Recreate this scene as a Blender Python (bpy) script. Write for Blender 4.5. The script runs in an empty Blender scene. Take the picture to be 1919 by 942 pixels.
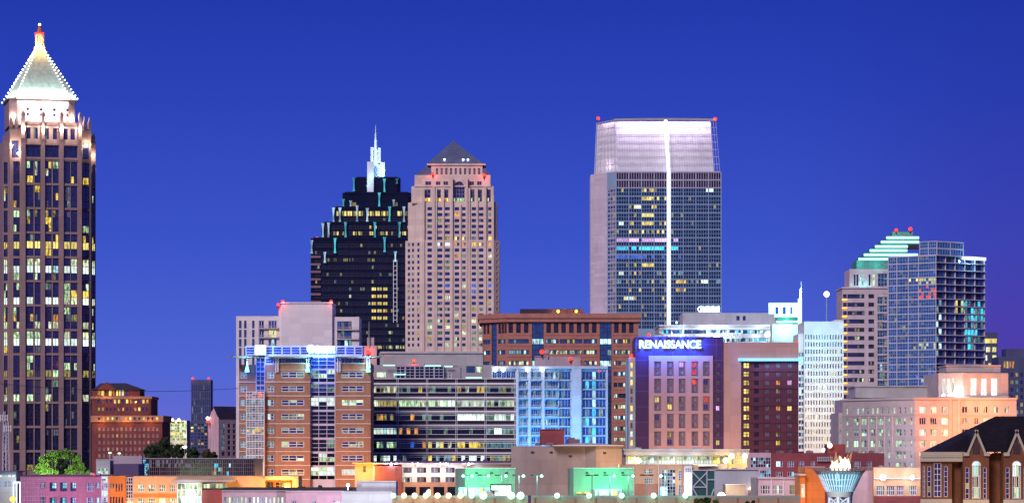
import bpy, bmesh, math, random
from math import radians, sin, cos, pi, atan2, hypot, tan
from mathutils import Vector, Matrix

S = bpy.context.scene
COL = S.collection
rnd = random.Random(7)

# ------------------------------------------------------------------ camera, sky, sun, exposure
FOV = radians(20.0)
K = 2 * tan(FOV / 2) / 1919.0           # metres per photo pixel per metre of distance
HOR = 845.0                             # photo row of the horizon
H = 20.0                                # camera height
EXPO = 0.55

cam = bpy.data.cameras.new('camera')
cam.sensor_width = 36.0
cam.lens = 18.0 / tan(FOV / 2)
cam.shift_y = (HOR - 471.0) / 1919.0
cam.clip_start = 1.0
cam.clip_end = 30000.0
camo = bpy.data.objects.new('camera', cam)
COL.objects.link(camo)
camo.location = (0, 0, H)
camo.rotation_euler = (radians(90), 0, 0)
S.camera = camo

SUN_EL, SUN_AZ = radians(30), radians(-24)      # city glow from behind the camera, from the left
world = bpy.data.worlds.new('World')
S.world = world
world.use_nodes = True
nt = world.node_tree
nt.nodes.clear()
out = nt.nodes.new('ShaderNodeOutputWorld')
bg = nt.nodes.new('ShaderNodeBackground')
tc = nt.nodes.new('ShaderNodeTexCoord')
sep = nt.nodes.new('ShaderNodeSeparateXYZ')
nt.links.new(tc.outputs['Generated'], sep.inputs[0])
mr = nt.nodes.new('ShaderNodeMapRange')
mr.inputs['From Min'].default_value = 0.0
mr.inputs['From Max'].default_value = 0.40
nt.links.new(sep.outputs['Z'], mr.inputs['Value'])


def ramp(stops):
    r = nt.nodes.new('ShaderNodeValToRGB')
    e = r.color_ramp.elements
    for i, (p, c) in enumerate(stops):
        el = e[i] if i < 2 else e.new(p)
        el.position = p
        el.color = (*c, 1)
    nt.links.new(mr.outputs[0], r.inputs[0])
    return r


r1 = ramp([(0.0, (.15, .15, .62)), (0.07, (.080, .135, .66)), (0.18, (.044, .088, .575)), (0.30, (.024, .056, .475)),
           (0.40, (.014, .038, .40)), (1.0, (.008, .018, .20))])
r2 = ramp([(0.0, (.115, .045, .33)), (0.06, (.085, .045, .38)), (0.18, (.045, .055, .45)), (0.30, (.022, .045, .42)),
           (0.40, (.014, .036, .37)), (1.0, (.008, .018, .20))])
mx = nt.nodes.new('ShaderNodeMapRange')
mx.inputs['From Min'].default_value = 0.085
mx.inputs['From Max'].default_value = 0.175
mx.interpolation_type = 'SMOOTHSTEP'
nt.links.new(sep.outputs['X'], mx.inputs['Value'])
mix = nt.nodes.new('ShaderNodeMix')
mix.data_type = 'RGBA'
nt.links.new(mx.outputs[0], mix.inputs['Factor'])
nt.links.new(r1.outputs[0], mix.inputs[6])
nt.links.new(r2.outputs[0], mix.inputs[7])
sky = nt.nodes.new('ShaderNodeTexSky')
sky.sky_type = 'NISHITA'
sky.sun_disc = False
sky.sun_elevation = radians(-4)
sky.sun_rotation = pi - SUN_AZ
skm = nt.nodes.new('ShaderNodeMix')
skm.data_type = 'RGBA'
skm.blend_type = 'ADD'
skm.inputs['Factor'].default_value = 0.10
nt.links.new(mix.outputs[2], skm.inputs[6])
nt.links.new(sky.outputs[0], skm.inputs[7])
nt.links.new(skm.outputs[2], bg.inputs['Color'])
bg.inputs['Strength'].default_value = 1.0 / 2 ** EXPO
nt.links.new(bg.outputs[0], out.inputs[0])

sun = bpy.data.lights.new('sun', 'SUN')
sun.energy = 1.7
sun.angle = radians(18)
sun.color = (1.0, .86, .88)
suno = bpy.data.objects.new('sun', sun)
COL.objects.link(suno)
d = Vector((-sin(SUN_AZ) * cos(SUN_EL), cos(SUN_AZ) * cos(SUN_EL), -sin(SUN_EL)))
suno.rotation_euler = d.to_track_quat('-Z', 'Y').to_euler()
suno.location = (0, -50, 200)

S.view_settings.view_transform = 'Standard'
S.view_settings.look = 'None'
S.view_settings.gamma = 1
S.view_settings.use_curve_mapping = False
S.view_settings.exposure = EXPO
S.render.engine = 'CYCLES'
S.cycles.use_denoising = True
S.cycles.max_bounces = 5
S.cycles.diffuse_bounces = 2
S.cycles.glossy_bounces = 2
S.cycles.sample_clamp_indirect = 4.0

# ------------------------------------------------------------------ materials
MATS = {}


def node_mat(name):
    m = bpy.data.materials.new(name)
    m.use_nodes = True
    t = m.node_tree
    b = t.nodes['Principled BSDF']
    return m, t, b


def wall_mat(key, col, rough=.8, var=.16, joint=None, jcol=.55, scale=.12, spec=.3, metal=0.0):
    """painted / stone / brick wall: uneven tone, stains, optional panel joints"""
    m, t, b = node_mat(key)
    tc = t.nodes.new('ShaderNodeTexCoord')
    n = t.nodes.new('ShaderNodeTexNoise')
    n.inputs['Scale'].default_value = scale
    n.inputs['Detail'].default_value = 6
    n.inputs['Roughness'].default_value = .62
    mp = t.nodes.new('ShaderNodeMapping')
    mp.inputs['Scale'].default_value = (1, 1, .45)
    t.links.new(tc.outputs['Object'], mp.inputs[0])
    t.links.new(mp.outputs[0], n.inputs['Vector'])
    r = t.nodes.new('ShaderNodeMapRange')
    r.inputs['From Min'].default_value = .3
    r.inputs['From Max'].default_value = .7
    r.inputs['To Min'].default_value = 1 - var
    r.inputs['To Max'].default_value = 1 + var
    t.links.new(n.outputs['Fac'], r.inputs['Value'])
    mul = t.nodes.new('ShaderNodeVectorMath')
    mul.operation = 'SCALE'
    mul.inputs[0].default_value = col
    t.links.new(r.outputs[0], mul.inputs['Scale'])
    last = mul.outputs[0]
    if joint:
        s2 = t.nodes.new('ShaderNodeSeparateXYZ')
        t.links.new(tc.outputs['Object'], s2.inputs[0])
        ad = t.nodes.new('ShaderNodeMath')
        ad.operation = 'ADD'
        t.links.new(s2.outputs['X'], ad.inputs[0])
        t.links.new(s2.outputs['Y'], ad.inputs[1])
        cb = t.nodes.new('ShaderNodeCombineXYZ')
        t.links.new(ad.outputs[0], cb.inputs['X'])
        t.links.new(s2.outputs['Z'], cb.inputs['Y'])
        br = t.nodes.new('ShaderNodeTexBrick')
        br.offset = 0.0 if joint[0] > .6 else .5
        br.inputs['Scale'].default_value = 1
        br.inputs['Brick Width'].default_value = joint[0]
        br.inputs['Row Height'].default_value = joint[1]
        br.inputs['Mortar Size'].default_value = joint[2]
        br.inputs['Color1'].default_value = (1, 1, 1, 1)
        br.inputs['Color2'].default_value = (.86, .86, .86, 1)
        br.inputs['Mortar'].default_value = (jcol, jcol, jcol, 1)
        t.links.new(cb.outputs[0], br.inputs['Vector'])
        m2 = t.nodes.new('ShaderNodeVectorMath')
        m2.operation = 'MULTIPLY'
        t.links.new(last, m2.inputs[0])
        t.links.new(br.outputs['Color'], m2.inputs[1])
        last = m2.outputs[0]
    t.links.new(last, b.inputs['Base Color'])
    b.inputs['Roughness'].default_value = rough
    b.inputs['Specular IOR Level'].default_value = spec
    b.inputs['Metallic'].default_value = metal
    MATS[key] = m
    return m


def glass_mat(key, col, rough=.08, ior=1.6, var=.6):
    m, t, b = node_mat(key)
    tc = t.nodes.new('ShaderNodeTexCoord')
    oi = t.nodes.new('ShaderNodeObjectInfo')
    n = t.nodes.new('ShaderNodeTexNoise')
    n.inputs['Scale'].default_value = .55
    ad = t.nodes.new('ShaderNodeVectorMath')
    ad.operation = 'ADD'
    sc = t.nodes.new('ShaderNodeMath')
    sc.operation = 'MULTIPLY'
    sc.inputs[1].default_value = 90
    t.links.new(oi.outputs['Random'], sc.inputs[0])
    t.links.new(tc.outputs['Object'], ad.inputs[0])
    t.links.new(sc.outputs[0], ad.inputs[1])
    t.links.new(ad.outputs[0], n.inputs['Vector'])
    r = t.nodes.new('ShaderNodeMapRange')
    r.inputs['From Min'].default_value = .35
    r.inputs['From Max'].default_value = .7
    r.inputs['To Min'].default_value = 1 - var
    r.inputs['To Max'].default_value = 1 + var
    t.links.new(n.outputs['Fac'], r.inputs['Value'])
    mul = t.nodes.new('ShaderNodeVectorMath')
    mul.operation = 'SCALE'
    mul.inputs[0].default_value = col
    t.links.new(r.outputs[0], mul.inputs['Scale'])
    t.links.new(mul.outputs[0], b.inputs['Base Color'])
    b.inputs['Roughness'].default_value = rough
    b.inputs['IOR'].default_value = ior
    MATS[key] = m


def lit_mat(key, col, s, lo=.14, scale=1.05, flat=False):
    """a lit room behind glass, also glow painted on panes and fins: blinds, furniture and partitions break the glow up"""
    m, t, b = node_mat(key)
    b.inputs['Base Color'].default_value = (.02, .02, .03, 1)
    b.inputs['Roughness'].default_value = .2
    b.inputs['Emission Color'].default_value = (*col, 1)
    s /= 2 ** EXPO
    if flat:
        b.inputs['Emission Strength'].default_value = s
    else:
        tc = t.nodes.new('ShaderNodeTexCoord')
        oi = t.nodes.new('ShaderNodeObjectInfo')
        mp = t.nodes.new('ShaderNodeMapping')
        mp.inputs['Scale'].default_value = (scale, scale, scale * .3)
        ad = t.nodes.new('ShaderNodeVectorMath')
        ad.operation = 'ADD'
        sc = t.nodes.new('ShaderNodeMath')
        sc.operation = 'MULTIPLY'
        sc.inputs[1].default_value = 73
        t.links.new(oi.outputs['Random'], sc.inputs[0])
        t.links.new(tc.outputs['Object'], mp.inputs[0])
        t.links.new(mp.outputs[0], ad.inputs[0])
        t.links.new(sc.outputs[0], ad.inputs[1])
        n = t.nodes.new('ShaderNodeTexNoise')
        n.inputs['Scale'].default_value = 1
        n.inputs['Detail'].default_value = 3
        t.links.new(ad.outputs[0], n.inputs['Vector'])
        r = t.nodes.new('ShaderNodeMapRange')
        r.inputs['From Min'].default_value = .36
        r.inputs['From Max'].default_value = .56
        r.inputs['To Min'].default_value = lo
        r.inputs['To Max'].default_value = 1
        t.links.new(n.outputs['Fac'], r.inputs['Value'])
        r2 = t.nodes.new('ShaderNodeMapRange')
        r2.inputs['To Min'].default_value = .55 * s
        r2.inputs['To Max'].default_value = 1.25 * s
        t.links.new(oi.outputs['Random'], r2.inputs['Value'])
        mm = t.nodes.new('ShaderNodeMath')
        mm.operation = 'MULTIPLY'
        t.links.new(r.outputs[0], mm.inputs[0])
        t.links.new(r2.outputs[0], mm.inputs[1])
        t.links.new(mm.outputs[0], b.inputs['Emission Strength'])
    m.cycles.emission_sampling = 'NONE'
    MATS[key] = m


# walls
wall_mat('rose_granite', (.33, .22, .215), .7, .14, (4.5, 5.5, .12), .75)
wall_mat('copper_roof', (.34, .43, .37), .55, .22, (2.2, 3.0, .12), .7, scale=.3)
wall_mat('beige_stone', (.74, .58, .50), .8, .10, (3.0, 4.45, .10), .82)
wall_mat('slate_roof', (.12, .14, .24), .5, .2, (3, 2, .12), .7)
wall_mat('black_granite', (.008, .008, .016), .12, .3, spec=.4)
wall_mat('white_steel', (.75, .78, .82), .4, .08)
wall_mat('brown_brick', (.19, .055, .055), .85, .25, (.9, .45, .05), .75, scale=.25)
wall_mat('painted_teal_glow', (.10, .30, .27), .6, .2, (3, 2, .08), .75)  # teal-green light on the stepped crown, put into its wall colour
wall_mat('dark_tile_roof', (.035, .028, .05), .6, .3)
wall_mat('dark_tower', (.065, .075, .16), .6, .2)  # blue of distant haze is put into this wall colour
wall_mat('pale_stucco', (.80, .73, .74), .85, .07, (6, 3.3, .08), .88)
wall_mat('shaded_stucco', (.55, .50, .50), .85, .08)  # darker copy of the pale stucco, shade put into the colour
wall_mat('orange_brick', (.42, .21, .135), .85, .18, (1.1, .5, .05), .8, scale=.3)
wall_mat('pale_band', (.66, .56, .50), .7, .08)
wall_mat('red_brick', (.46, .195, .15), .85, .16, (1.4, .7, .05), .82, scale=.2)
wall_mat('dark_panel', (.045, .03, .05), .35, .2)
wall_mat('grey_concrete', (.42, .41, .41), .85, .12, (5, 6, .1), .85)
wall_mat('silver_panel', (.66, .57, .66), .5, .08, (4, 3, .08), .88)
wall_mat('pale_stone', (.62, .51, .55), .8, .10, (3, 4.4, .1), .85)
wall_mat('lilac_panel', (.40, .33, .38), .6, .10, (4, 3, .08), .85)
wall_mat('white_panel', (.78, .76, .76), .6, .06, (4, 3.2, .06), .88)
wall_mat('plum_panel', (.075, .03, .085), .5, .12, (9, 6.4, .12), 1.9)
wall_mat('salmon_stone', (.56, .33, .27), .8, .08, (6.3, 7.0, .10), .85)
wall_mat('mauve_infill', (.24, .13, .15), .7, .1)
wall_mat('maroon_panel', (.115, .03, .05), .5, .2, (7, 3.5, .12), .6)
wall_mat('cream_stone', (.62, .54, .47), .85, .08, (4, 2.4, .07), .85)
wall_mat('court_stone', (.50, .42, .40), .85, .09, (3, 1.8, .06), .85)
wall_mat('gable_brick', (.18, .07, .038), .9, .2, (.6, .25, .03), .7, scale=.6)
wall_mat('cream_trim', (.42, .37, .29), .7, .08)
wall_mat('shingle', (.016, .011, .013), .7, .4, (.6, .4, .05), .6, scale=.8)
wall_mat('tan_wall', (.42, .30, .21), .85, .16, (4, 2.2, .05), .82, scale=.25)
wall_mat('taupe_wall', (.33, .27, .26), .85, .16, (6, 3, .06), .85, scale=.2)
wall_mat('grey_wall', (.50, .50, .54), .8, .15, (6, 4, .06), .85, scale=.2)
wall_mat('pink_brick', (.42, .19, .24), .85, .12, (1, .5, .05), .85, scale=.3)
wall_mat('rose_wall', (.60, .42, .46), .85, .15, (4, 2.5, .05), .85, scale=.3)
wall_mat('orange_wall', (.60, .19, .05), .8, .16, (3, 1.6, .05), .8, scale=.3)
wall_mat('peach_wall', (.60, .37, .22), .85, .15, (4, 2.5, .05), .84, scale=.3)
wall_mat('maroon_brick', (.26, .065, .075), .85, .15, (1, .5, .05), .8, scale=.3)
wall_mat('teal_steel', (.02, .10, .09), .5, .2)
wall_mat('purple_panel', (.10, .065, .16), .6, .15)
wall_mat('roof_felt', (.06, .055, .065), .9, .3, scale=.3)
wall_mat('asphalt', (.05, .048, .05), .9, .3, scale=.05)
wall_mat('pavement', (.22, .20, .19), .9, .2, (3, 3, .05), .7, scale=.2)
wall_mat('green_stucco', (.30, .40, .33), .85, .14, (5, 3.2, .06), .85, scale=.25)
wall_mat('trunk_bark', (.10, .07, .05), .9, .3, scale=2)
# metal / frames
wall_mat('fw', (.72, .70, .72), .5, .05)
wall_mat('fd', (.035, .03, .045), .5, .1)
wall_mat('fb', (.26, .38, .52), .5, .1)
wall_mat('ft', (.36, .26, .25), .6, .1)
wall_mat('fl', (.55, .52, .62), .5, .08)
wall_mat('pole_metal', (.30, .32, .33), .45, .1)
# dark panes
glass_mat('g', (.02, .024, .09), .04, 2.3)
glass_mat('gb', (.018, .06, .17), .04, 2.4, .5)
glass_mat('gt', (.006, .024, .075), .03, 1.75, .6)
glass_mat('gs', (.035, .10, .30), .04, 2.2, .5)
glass_mat('gk', (.005, .006, .014), .05, 1.7)
glass_mat('gp', (.16, .12, .15), .25, 1.5, .4)
glass_mat('gm', (.035, .018, .035), .16, 1.6)
glass_mat('gc', (.20, .22, .26), .3, 1.5, .4)
# lit panes, some also used as painted reflections
lit_mat('w', (.88, 1.0, .62), 1.15)
lit_mat('W', (.80, 1.0, .88), 1.55, .55)
lit_mat('c', (.55, .95, 1.0), 1.3)
lit_mat('cd', (.30, .62, .75), .55)
lit_mat('y', (1.0, .70, .10), 1.15)
lit_mat('Y', (1.0, .80, .20), 1.35, .5)
lit_mat('o', (1.0, .42, .08), .95)
lit_mat('gn', (.66, 1.0, .55), 1.1)
lit_mat('gd', (.34, .60, .44), .5)
lit_mat('yd', (.70, .58, .16), .55)
lit_mat('pk', (.90, .50, 1.0), 1.6, .5, 2.0)
lit_mat('cy', (.06, .68, 1.0), 1.7, .4, 1.6)
lit_mat('bl', (.05, .18, 1.0), .9, .1, 1.6)
lit_mat('rd', (1.0, .10, .05), 1.3, .1, 1.8)
# lamps and signs, painted glow of the fins
lit_mat('lamp_white', (.95, .98, 1.0), 6, flat=True)
lit_mat('lamp_warm', (1.0, .82, .45), 5, flat=True)
lit_mat('lamp_bulb', (1.0, .95, .80), 3.2, flat=True)
lit_mat('lamp_orange', (1.0, .40, .02), 3.0, flat=True)
lit_mat('lamp_red', (1.0, .035, .01), 2.6, flat=True)
lit_mat('lamp_red_core', (1.0, .45, .25), 6.0, flat=True)
lit_mat('lamp_cyan', (.25, .95, 1.0), 2.6, flat=True)
lit_mat('lamp_green', (.45, 1.0, .80), 4.0, flat=True)
lit_mat('led_blue', (.16, .55, 1.0), 2.2, flat=True)
lit_mat('sign_blue', (.50, .85, 1.0), 3.2, flat=True)
lit_mat('sign_white', (.80, .97, 1.0), 3.5, flat=True)
lit_mat('glow_cyan', (.42, .96, 1.0), 2.4, flat=True)
lit_mat('sign_cold', (.50, .86, 1.0), 1.7, flat=True)
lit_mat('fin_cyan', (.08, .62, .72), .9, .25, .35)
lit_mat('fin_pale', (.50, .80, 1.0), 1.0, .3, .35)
lit_mat('strip_white', (1.0, .93, 1.0), 3.5, flat=True)
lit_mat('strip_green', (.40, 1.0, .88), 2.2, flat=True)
lit_mat('flame', (1.0, .86, .60), 3.5, .7, .8)
lit_mat('flame_tip', (1.0, .42, .14), .5, .1, 1.2)
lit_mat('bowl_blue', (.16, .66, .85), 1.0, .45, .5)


# ------------------------------------------------------------------ mesh builder
class MB:
    def __init__(s):
        s.v, s.f, s.m = [], [], []
        s.mi = 0
        s.weld = False

    def quad(s, a, b, c, d):
        n = len(s.v)
        s.v += [tuple(a), tuple(b), tuple(c), tuple(d)]
        s.f.append((n, n + 1, n + 2, n + 3))
        s.m.append(s.mi)

    def poly(s, pts):
        n = len(s.v)
        s.v += [tuple(p) for p in pts]
        s.f.append(tuple(range(n, n + len(pts))))
        s.m.append(s.mi)

    def box(s, x0, x1, y0, y1, z0, z1):
        n = len(s.v)
        s.v += [(x0, y0, z0), (x1, y0, z0), (x1, y1, z0), (x0, y1, z0), (x0, y0, z1), (x1, y0, z1), (x1, y1, z1), (x0, y1, z1)]
        for f in ((0, 1, 5, 4), (1, 2, 6, 5), (2, 3, 7, 6), (3, 0, 4, 7), (4, 5, 6, 7), (3, 2, 1, 0)):
            s.f.append(tuple(n + i for i in f))
            s.m.append(s.mi)

    def frustum(s, base, top, z0, z1, cap=True):
        """base, top: same-length lists of (x, y), counter-clockwise seen from above"""
        k = len(base)
        n = len(s.v)
        s.v += [(x, y, z0) for x, y in base] + [(x, y, z1) for x, y in top]
        for i in range(k):
            j = (i + 1) % k
            s.f.append((n + i, n + j, n + k + j, n + k + i))
            s.m.append(s.mi)
        if cap:
            s.f.append(tuple(n + k + i for i in range(k)))
            s.f.append(tuple(n + k - 1 - i for i in range(k)))
            s.m += [s.mi, s.mi]

    def prism(s, poly, z0, z1):
        s.frustum(poly, poly, z0, z1)

    def cone(s, x, y, z0, z1, r0, r1, k=10):
        a = [2 * pi * i / k for i in range(k)]
        s.frustum([(x + r0 * cos(t), y + r0 * sin(t)) for t in a], [(x + r1 * cos(t), y + r1 * sin(t)) for t in a], z0, z1)

    def bar(s, p, q, r, k=6):
        p, q = Vector(p), Vector(q)
        dr = (q - p).normalized()
        u = dr.orthogonal().normalized()
        w = dr.cross(u)
        n = len(s.v)
        for e, rr in ((p, r if not isinstance(r, tuple) else r[0]), (q, r if not isinstance(r, tuple) else r[1])):
            for i in range(k):
                t = 2 * pi * i / k
                s.v.append(tuple(e + (u * cos(t) + w * sin(t)) * rr))
        for i in range(k):
            j = (i + 1) % k
            s.f.append((n + i, n + j, n + k + j, n + k + i))
            s.m.append(s.mi)
        s.f.append(tuple(n + k + i for i in range(k)))
        s.f.append(tuple(n + k - 1 - i for i in range(k)))
        s.m += [s.mi, s.mi]

    def ball(s, x, y, z, r, k=10, sz=1.0):
        n = len(s.v)
        st = max(4, k // 2)
        for i in range(1, st):
            ph = pi * i / st
            for j in range(k):
                t = 2 * pi * j / k
                s.v.append((x + r * sin(ph) * cos(t), y + r * sin(ph) * sin(t), z + sz * r * cos(ph)))
        a, b = len(s.v), len(s.v) + 1
        s.v += [(x, y, z + sz * r), (x, y, z - sz * r)]
        for i in range(st - 2):
            for j in range(k):
                jj = (j + 1) % k
                s.f.append((n + i * k + j, n + (i + 1) * k + j, n + (i + 1) * k + jj, n + i * k + jj))
                s.m.append(s.mi)
        for j in range(k):
            jj = (j + 1) % k
            s.f.append((a, n + j, n + jj))
            s.f.append((b, n + (st - 2) * k + jj, n + (st - 2) * k + j))
            s.m += [s.mi, s.mi]

    def mesh(s, name, mats):
        me = bpy.data.meshes.new(name)
        if s.weld:
            key, idx, nv = {}, [], []
            for v in s.v:
                k = tuple(round(c, 3) for c in v)
                if k not in key:
                    key[k] = len(nv)
                    nv.append(v)
                idx.append(key[k])
            s.v, s.f = nv, [tuple(idx[i] for i in f) for f in s.f]
        me.from_pydata(s.v, [], s.f)
        for k in ([mats] if isinstance(mats, str) else mats):
            me.materials.append(MATS[k])
        if any(s.m):
            me.polygons.foreach_set('material_index', s.m)
        me.update()
        return me

    def build(s, name, mats, parent=None, label=None, cat=None, group=None, kind=None, loc=None):
        o = bpy.data.objects.new(name, s.mesh(name, mats))
        COL.objects.link(o)
        if parent:
            o.parent = parent
        if loc:
            o.location = loc
        tag(o, label, cat, group, kind)
        return o


def tag(o, label=None, cat=None, group=None, kind=None):
    if label:
        o['label'] = label
    if cat:
        o['category'] = cat
    if group:
        o['group'] = group
    if kind:
        o['kind'] = kind
    return o


def PX(px, Y):
    return (px - 959.5) * K * Y


def PZ(py, Y):
    return H + (HOR - py) * K * Y


WCACHE = {}
# how strong each building's floodlights and added fill lamps burn
LK = {'crown_tower': .55, 'masonry_building': .30, 'stepped_tower': .075, 'pyramid_tower': .20, 'glass_tower': .085, 'canopy_office': .24,
      'blue_apartments': .065, 'hotel': .20, 'grey_long_building': .35, 'mast_tower': .4, 'white_office': .16, 'stepped_crown_tower': .09,
      'courthouse': .30, 'far_tower': .5, 'gabled_building': .25, 'lit_office': .25, 'green_lit_building': .19, 'parapet_wall': .16,
      'lilac_hall': 5.5, 'grey_box_building': 5, 'motel_block': 1.3, 'pink_building': 2.6, 'lit_shop': .25, 'glass_pavilion': .45, 'mall_building': .6, 'leafy_tree': 1.5, 'peach_building': .7}


def win_faces(mb, w, h, spec, slot, ox=None):
    """pane(s) plus raised mullions; x along the wall, y into it, z up"""
    nx, nz, frame, bar, keys = spec
    tf = ox or (lambda x, y, z: (x, y, z))
    cw, ch = w / nx, h / nz
    for j in range(nz):
        for i in range(nx):
            mb.mi = slot(keys[(j * nx + i) % len(keys)])
            x0, x1, z1, z0 = i * cw, (i + 1) * cw, h - j * ch, h - (j + 1) * ch
            mb.quad(tf(x0, 0, z0), tf(x1, 0, z0), tf(x1, 0, z1), tf(x0, 0, z1))
    if frame:
        mb.mi = slot(frame)
        dpt = -.14

        def b(x0, x1, z0, z1, dp):
            p = [tf(x0, dp, z0), tf(x1, dp, z0), tf(x1, dp, z1), tf(x0, dp, z1)]
            q = [tf(x0, 0, z0), tf(x1, 0, z0), tf(x1, 0, z1), tf(x0, 0, z1)]
            mb.quad(*p)
            for a in range(4):
                c = (a + 1) % 4
                mb.quad(p[a], q[a], q[c], p[c])
        hb = bar / 2
        for i in range(nx + 1):
            xc = min(max(i * cw, hb), w - hb)
            b(xc - hb, xc + hb, 0, h, dpt)
        for j in range(nz + 1):
            zc = min(max(j * ch, hb), h - hb)
            b(0, w, zc - hb, zc + hb, dpt - .012)


def win_mesh(w, h, spec):
    key = (round(w, 2), round(h, 2), spec)
    if key not in WCACHE:
        mb = MB()
        slots = []

        def slot(k):
            if k not in slots:
                slots.append(k)
            return slots.index(k)
        win_faces(mb, w, h, spec, slot)
        WCACHE[key] = mb.mesh('window', slots)
    return WCACHE[key]


def sp(keys, nx=1, nz=1, frame=None, bar=.2):
    if isinstance(keys, str):
        keys = (keys,)
    return (nx, nz, frame, bar, tuple(keys))


class Bld:
    """a thing standing at (pxc, D); parts are placed from photo columns/rows at real distances"""

    def __init__(s, name, label, cat, D, pxc, group=None, z=0.0):
        s.D, s.pxc, s.z0 = D, pxc, z
        s.cx = PX(pxc, D)
        s.o = bpy.data.objects.new(name, None)
        s.o.empty_display_size = 5
        COL.objects.link(s.o)
        s.o.location = (s.cx, D, z)
        tag(s.o, label, cat, group)
        s.wins = []

    def X(s, px, dy=0):
        return PX(px, s.D + dy) - s.cx

    def Zr(s, py, dy=0):
        return s.z0 * -1 + (0.0 + s.z0 if py is None else PZ(py, s.D + dy))

    def Z(s, py, dy=0):
        return 0.0 if py is None else PZ(py, s.D + dy) - s.z0

    def m(s, px):
        return px * K * s.D

    def part(s, mb, name, mats, parent=None, label=None, kind=None):
        return mb.build(name, mats, parent or s.o, label, None, None, kind)

    def tpx(s, p0, p1, px):
        """distance along wall p0->p1 (local) at which photo column px meets it"""
        mm = (px - 959.5) * K
        x0, y0 = p0[0] + s.cx, p0[1] + s.D
        dx, dy = p1[0] - p0[0], p1[1] - p0[1]
        t = (mm * y0 - x0) / (dx - mm * dy)
        return t * hypot(dx, dy)

    def seg(s, mb, p0, p1, z0, z1, holes=(), reveal=.35, name='window', local=False):
        """wall from p0 to p1 (outward on the right) with rectangular openings; holes (pxl,pxr,pyt,pyb,spec)"""
        dx, dy = p1[0] - p0[0], p1[1] - p0[1]
        L = hypot(dx, dy)
        ux, uy = dx / L, dy / L
        ix, iy = -uy, ux
        P = lambda u, z, d=0: (p0[0] + ux * u + ix * d, p0[1] + uy * u + iy * d, z)
        hs = []
        for a, b, t, bt, spec in holes:
            if local:
                u0, u1, za, zb = a, b, bt, t
            else:
                zd = p0[1] if abs(dy) < .5 else 0
                u0, u1, za, zb = s.tpx(p0, p1, a), s.tpx(p0, p1, b), s.Z(bt, zd), s.Z(t, zd)
            u0, u1, za, zb = max(u0, 0.02), min(u1, L - .02), max(za, z0 + .02), min(zb, z1 - .02)
            if u1 - u0 > .05 and zb - za > .05:
                hs.append((round(u0, 3), round(u1, 3), round(za, 3), round(zb, 3), spec))
        us = sorted({0.0, L} | {h[0] for h in hs} | {h[1] for h in hs})
        zs = sorted({z0, z1} | {h[2] for h in hs} | {h[3] for h in hs})
        iu = {u: i for i, u in enumerate(us)}
        iz = {z: i for i, z in enumerate(zs)}
        solid = [[True] * (len(us) - 1) for _ in range(len(zs) - 1)]
        for h in hs:
            for j in range(iz[h[2]], iz[h[3]]):
                for i in range(iu[h[0]], iu[h[1]]):
                    solid[j][i] = False
        for j, row in enumerate(solid):
            i = 0
            while i < len(row):
                if row[i]:
                    k = i
                    while k + 1 < len(row) and row[k + 1]:
                        k += 1
                    mb.quad(P(us[i], zs[j]), P(us[k + 1], zs[j]), P(us[k + 1], zs[j + 1]), P(us[i], zs[j + 1]))
                    i = k + 1
                else:
                    i += 1
        for u0, u1, za, zb, spec in hs:
            r = reveal
            mb.quad(P(u0, za), P(u0, za, r), P(u0, zb, r), P(u0, zb))
            mb.quad(P(u1, za, r), P(u1, za), P(u1, zb), P(u1, zb, r))
            mb.quad(P(u0, za), P(u1, za), P(u1, za, r), P(u0, za, r))
            mb.quad(P(u0, zb, r), P(u1, zb, r), P(u1, zb), P(u0, zb))
            if spec is not None:
                s.wins.append((u1 - u0, zb - za, P(u0, za, r), atan2(uy, ux), spec, name))

    def mass(s, mb, px0, px1, pyt, pyb=None, dy=0.0, depth=25.0, holes=(), reveal=.35, name='window', roof=True, lh=(), rh=()):
        x0, x1 = s.X(px0, dy), s.X(px1, dy)
        z1, z0 = s.Z(pyt, dy), (s.Z(pyb, dy) if pyb is not None else -s.z0)
        y0, y1 = dy, dy + depth
        s.seg(mb, (x0, y0), (x1, y0), z0, z1, holes, reveal, name)
        s.seg(mb, (x1, y0), (x1, y1), z0, z1, rh, reveal, name)
        mb.quad((x1, y1, z0), (x0, y1, z0), (x0, y1, z1), (x1, y1, z1))
        s.seg(mb, (x0, y1), (x0, y0), z0, z1, lh, reveal, name)
        if roof:
            mb.quad((x0, y0, z1), (x1, y0, z1), (x1, y1, z1), (x0, y1, z1))

    def footprint(s, mb, pts, pyt, pyb=None, holes=None, reveal=.35, name='window', roof=True, front=None):
        """pts local (x,y) listed left to right as seen by the camera, then round the back"""
        z1, z0 = s.Z(pyt), (s.Z(pyb) if pyb is not None else 0.0)
        k = len(pts)
        for i in range(k):
            s.seg(mb, pts[i], pts[(i + 1) % k], z0, z1, (holes or {}).get(i, ()), reveal, name)
        if roof:
            mb.poly([(x, y, z1) for x, y in pts])

    def pbox(s, mb, px0, px1, pyt, pyb, dy0, dy1):
        mb.box(s.X(px0, dy0), s.X(px1, dy0), dy0, dy1, s.Z(pyb, dy0) if pyb is not None else 0.0, s.Z(pyt, dy0))

    def pt(s, px, py, dy=0):
        return (s.X(px, dy), dy, s.Z(py, dy))

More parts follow.
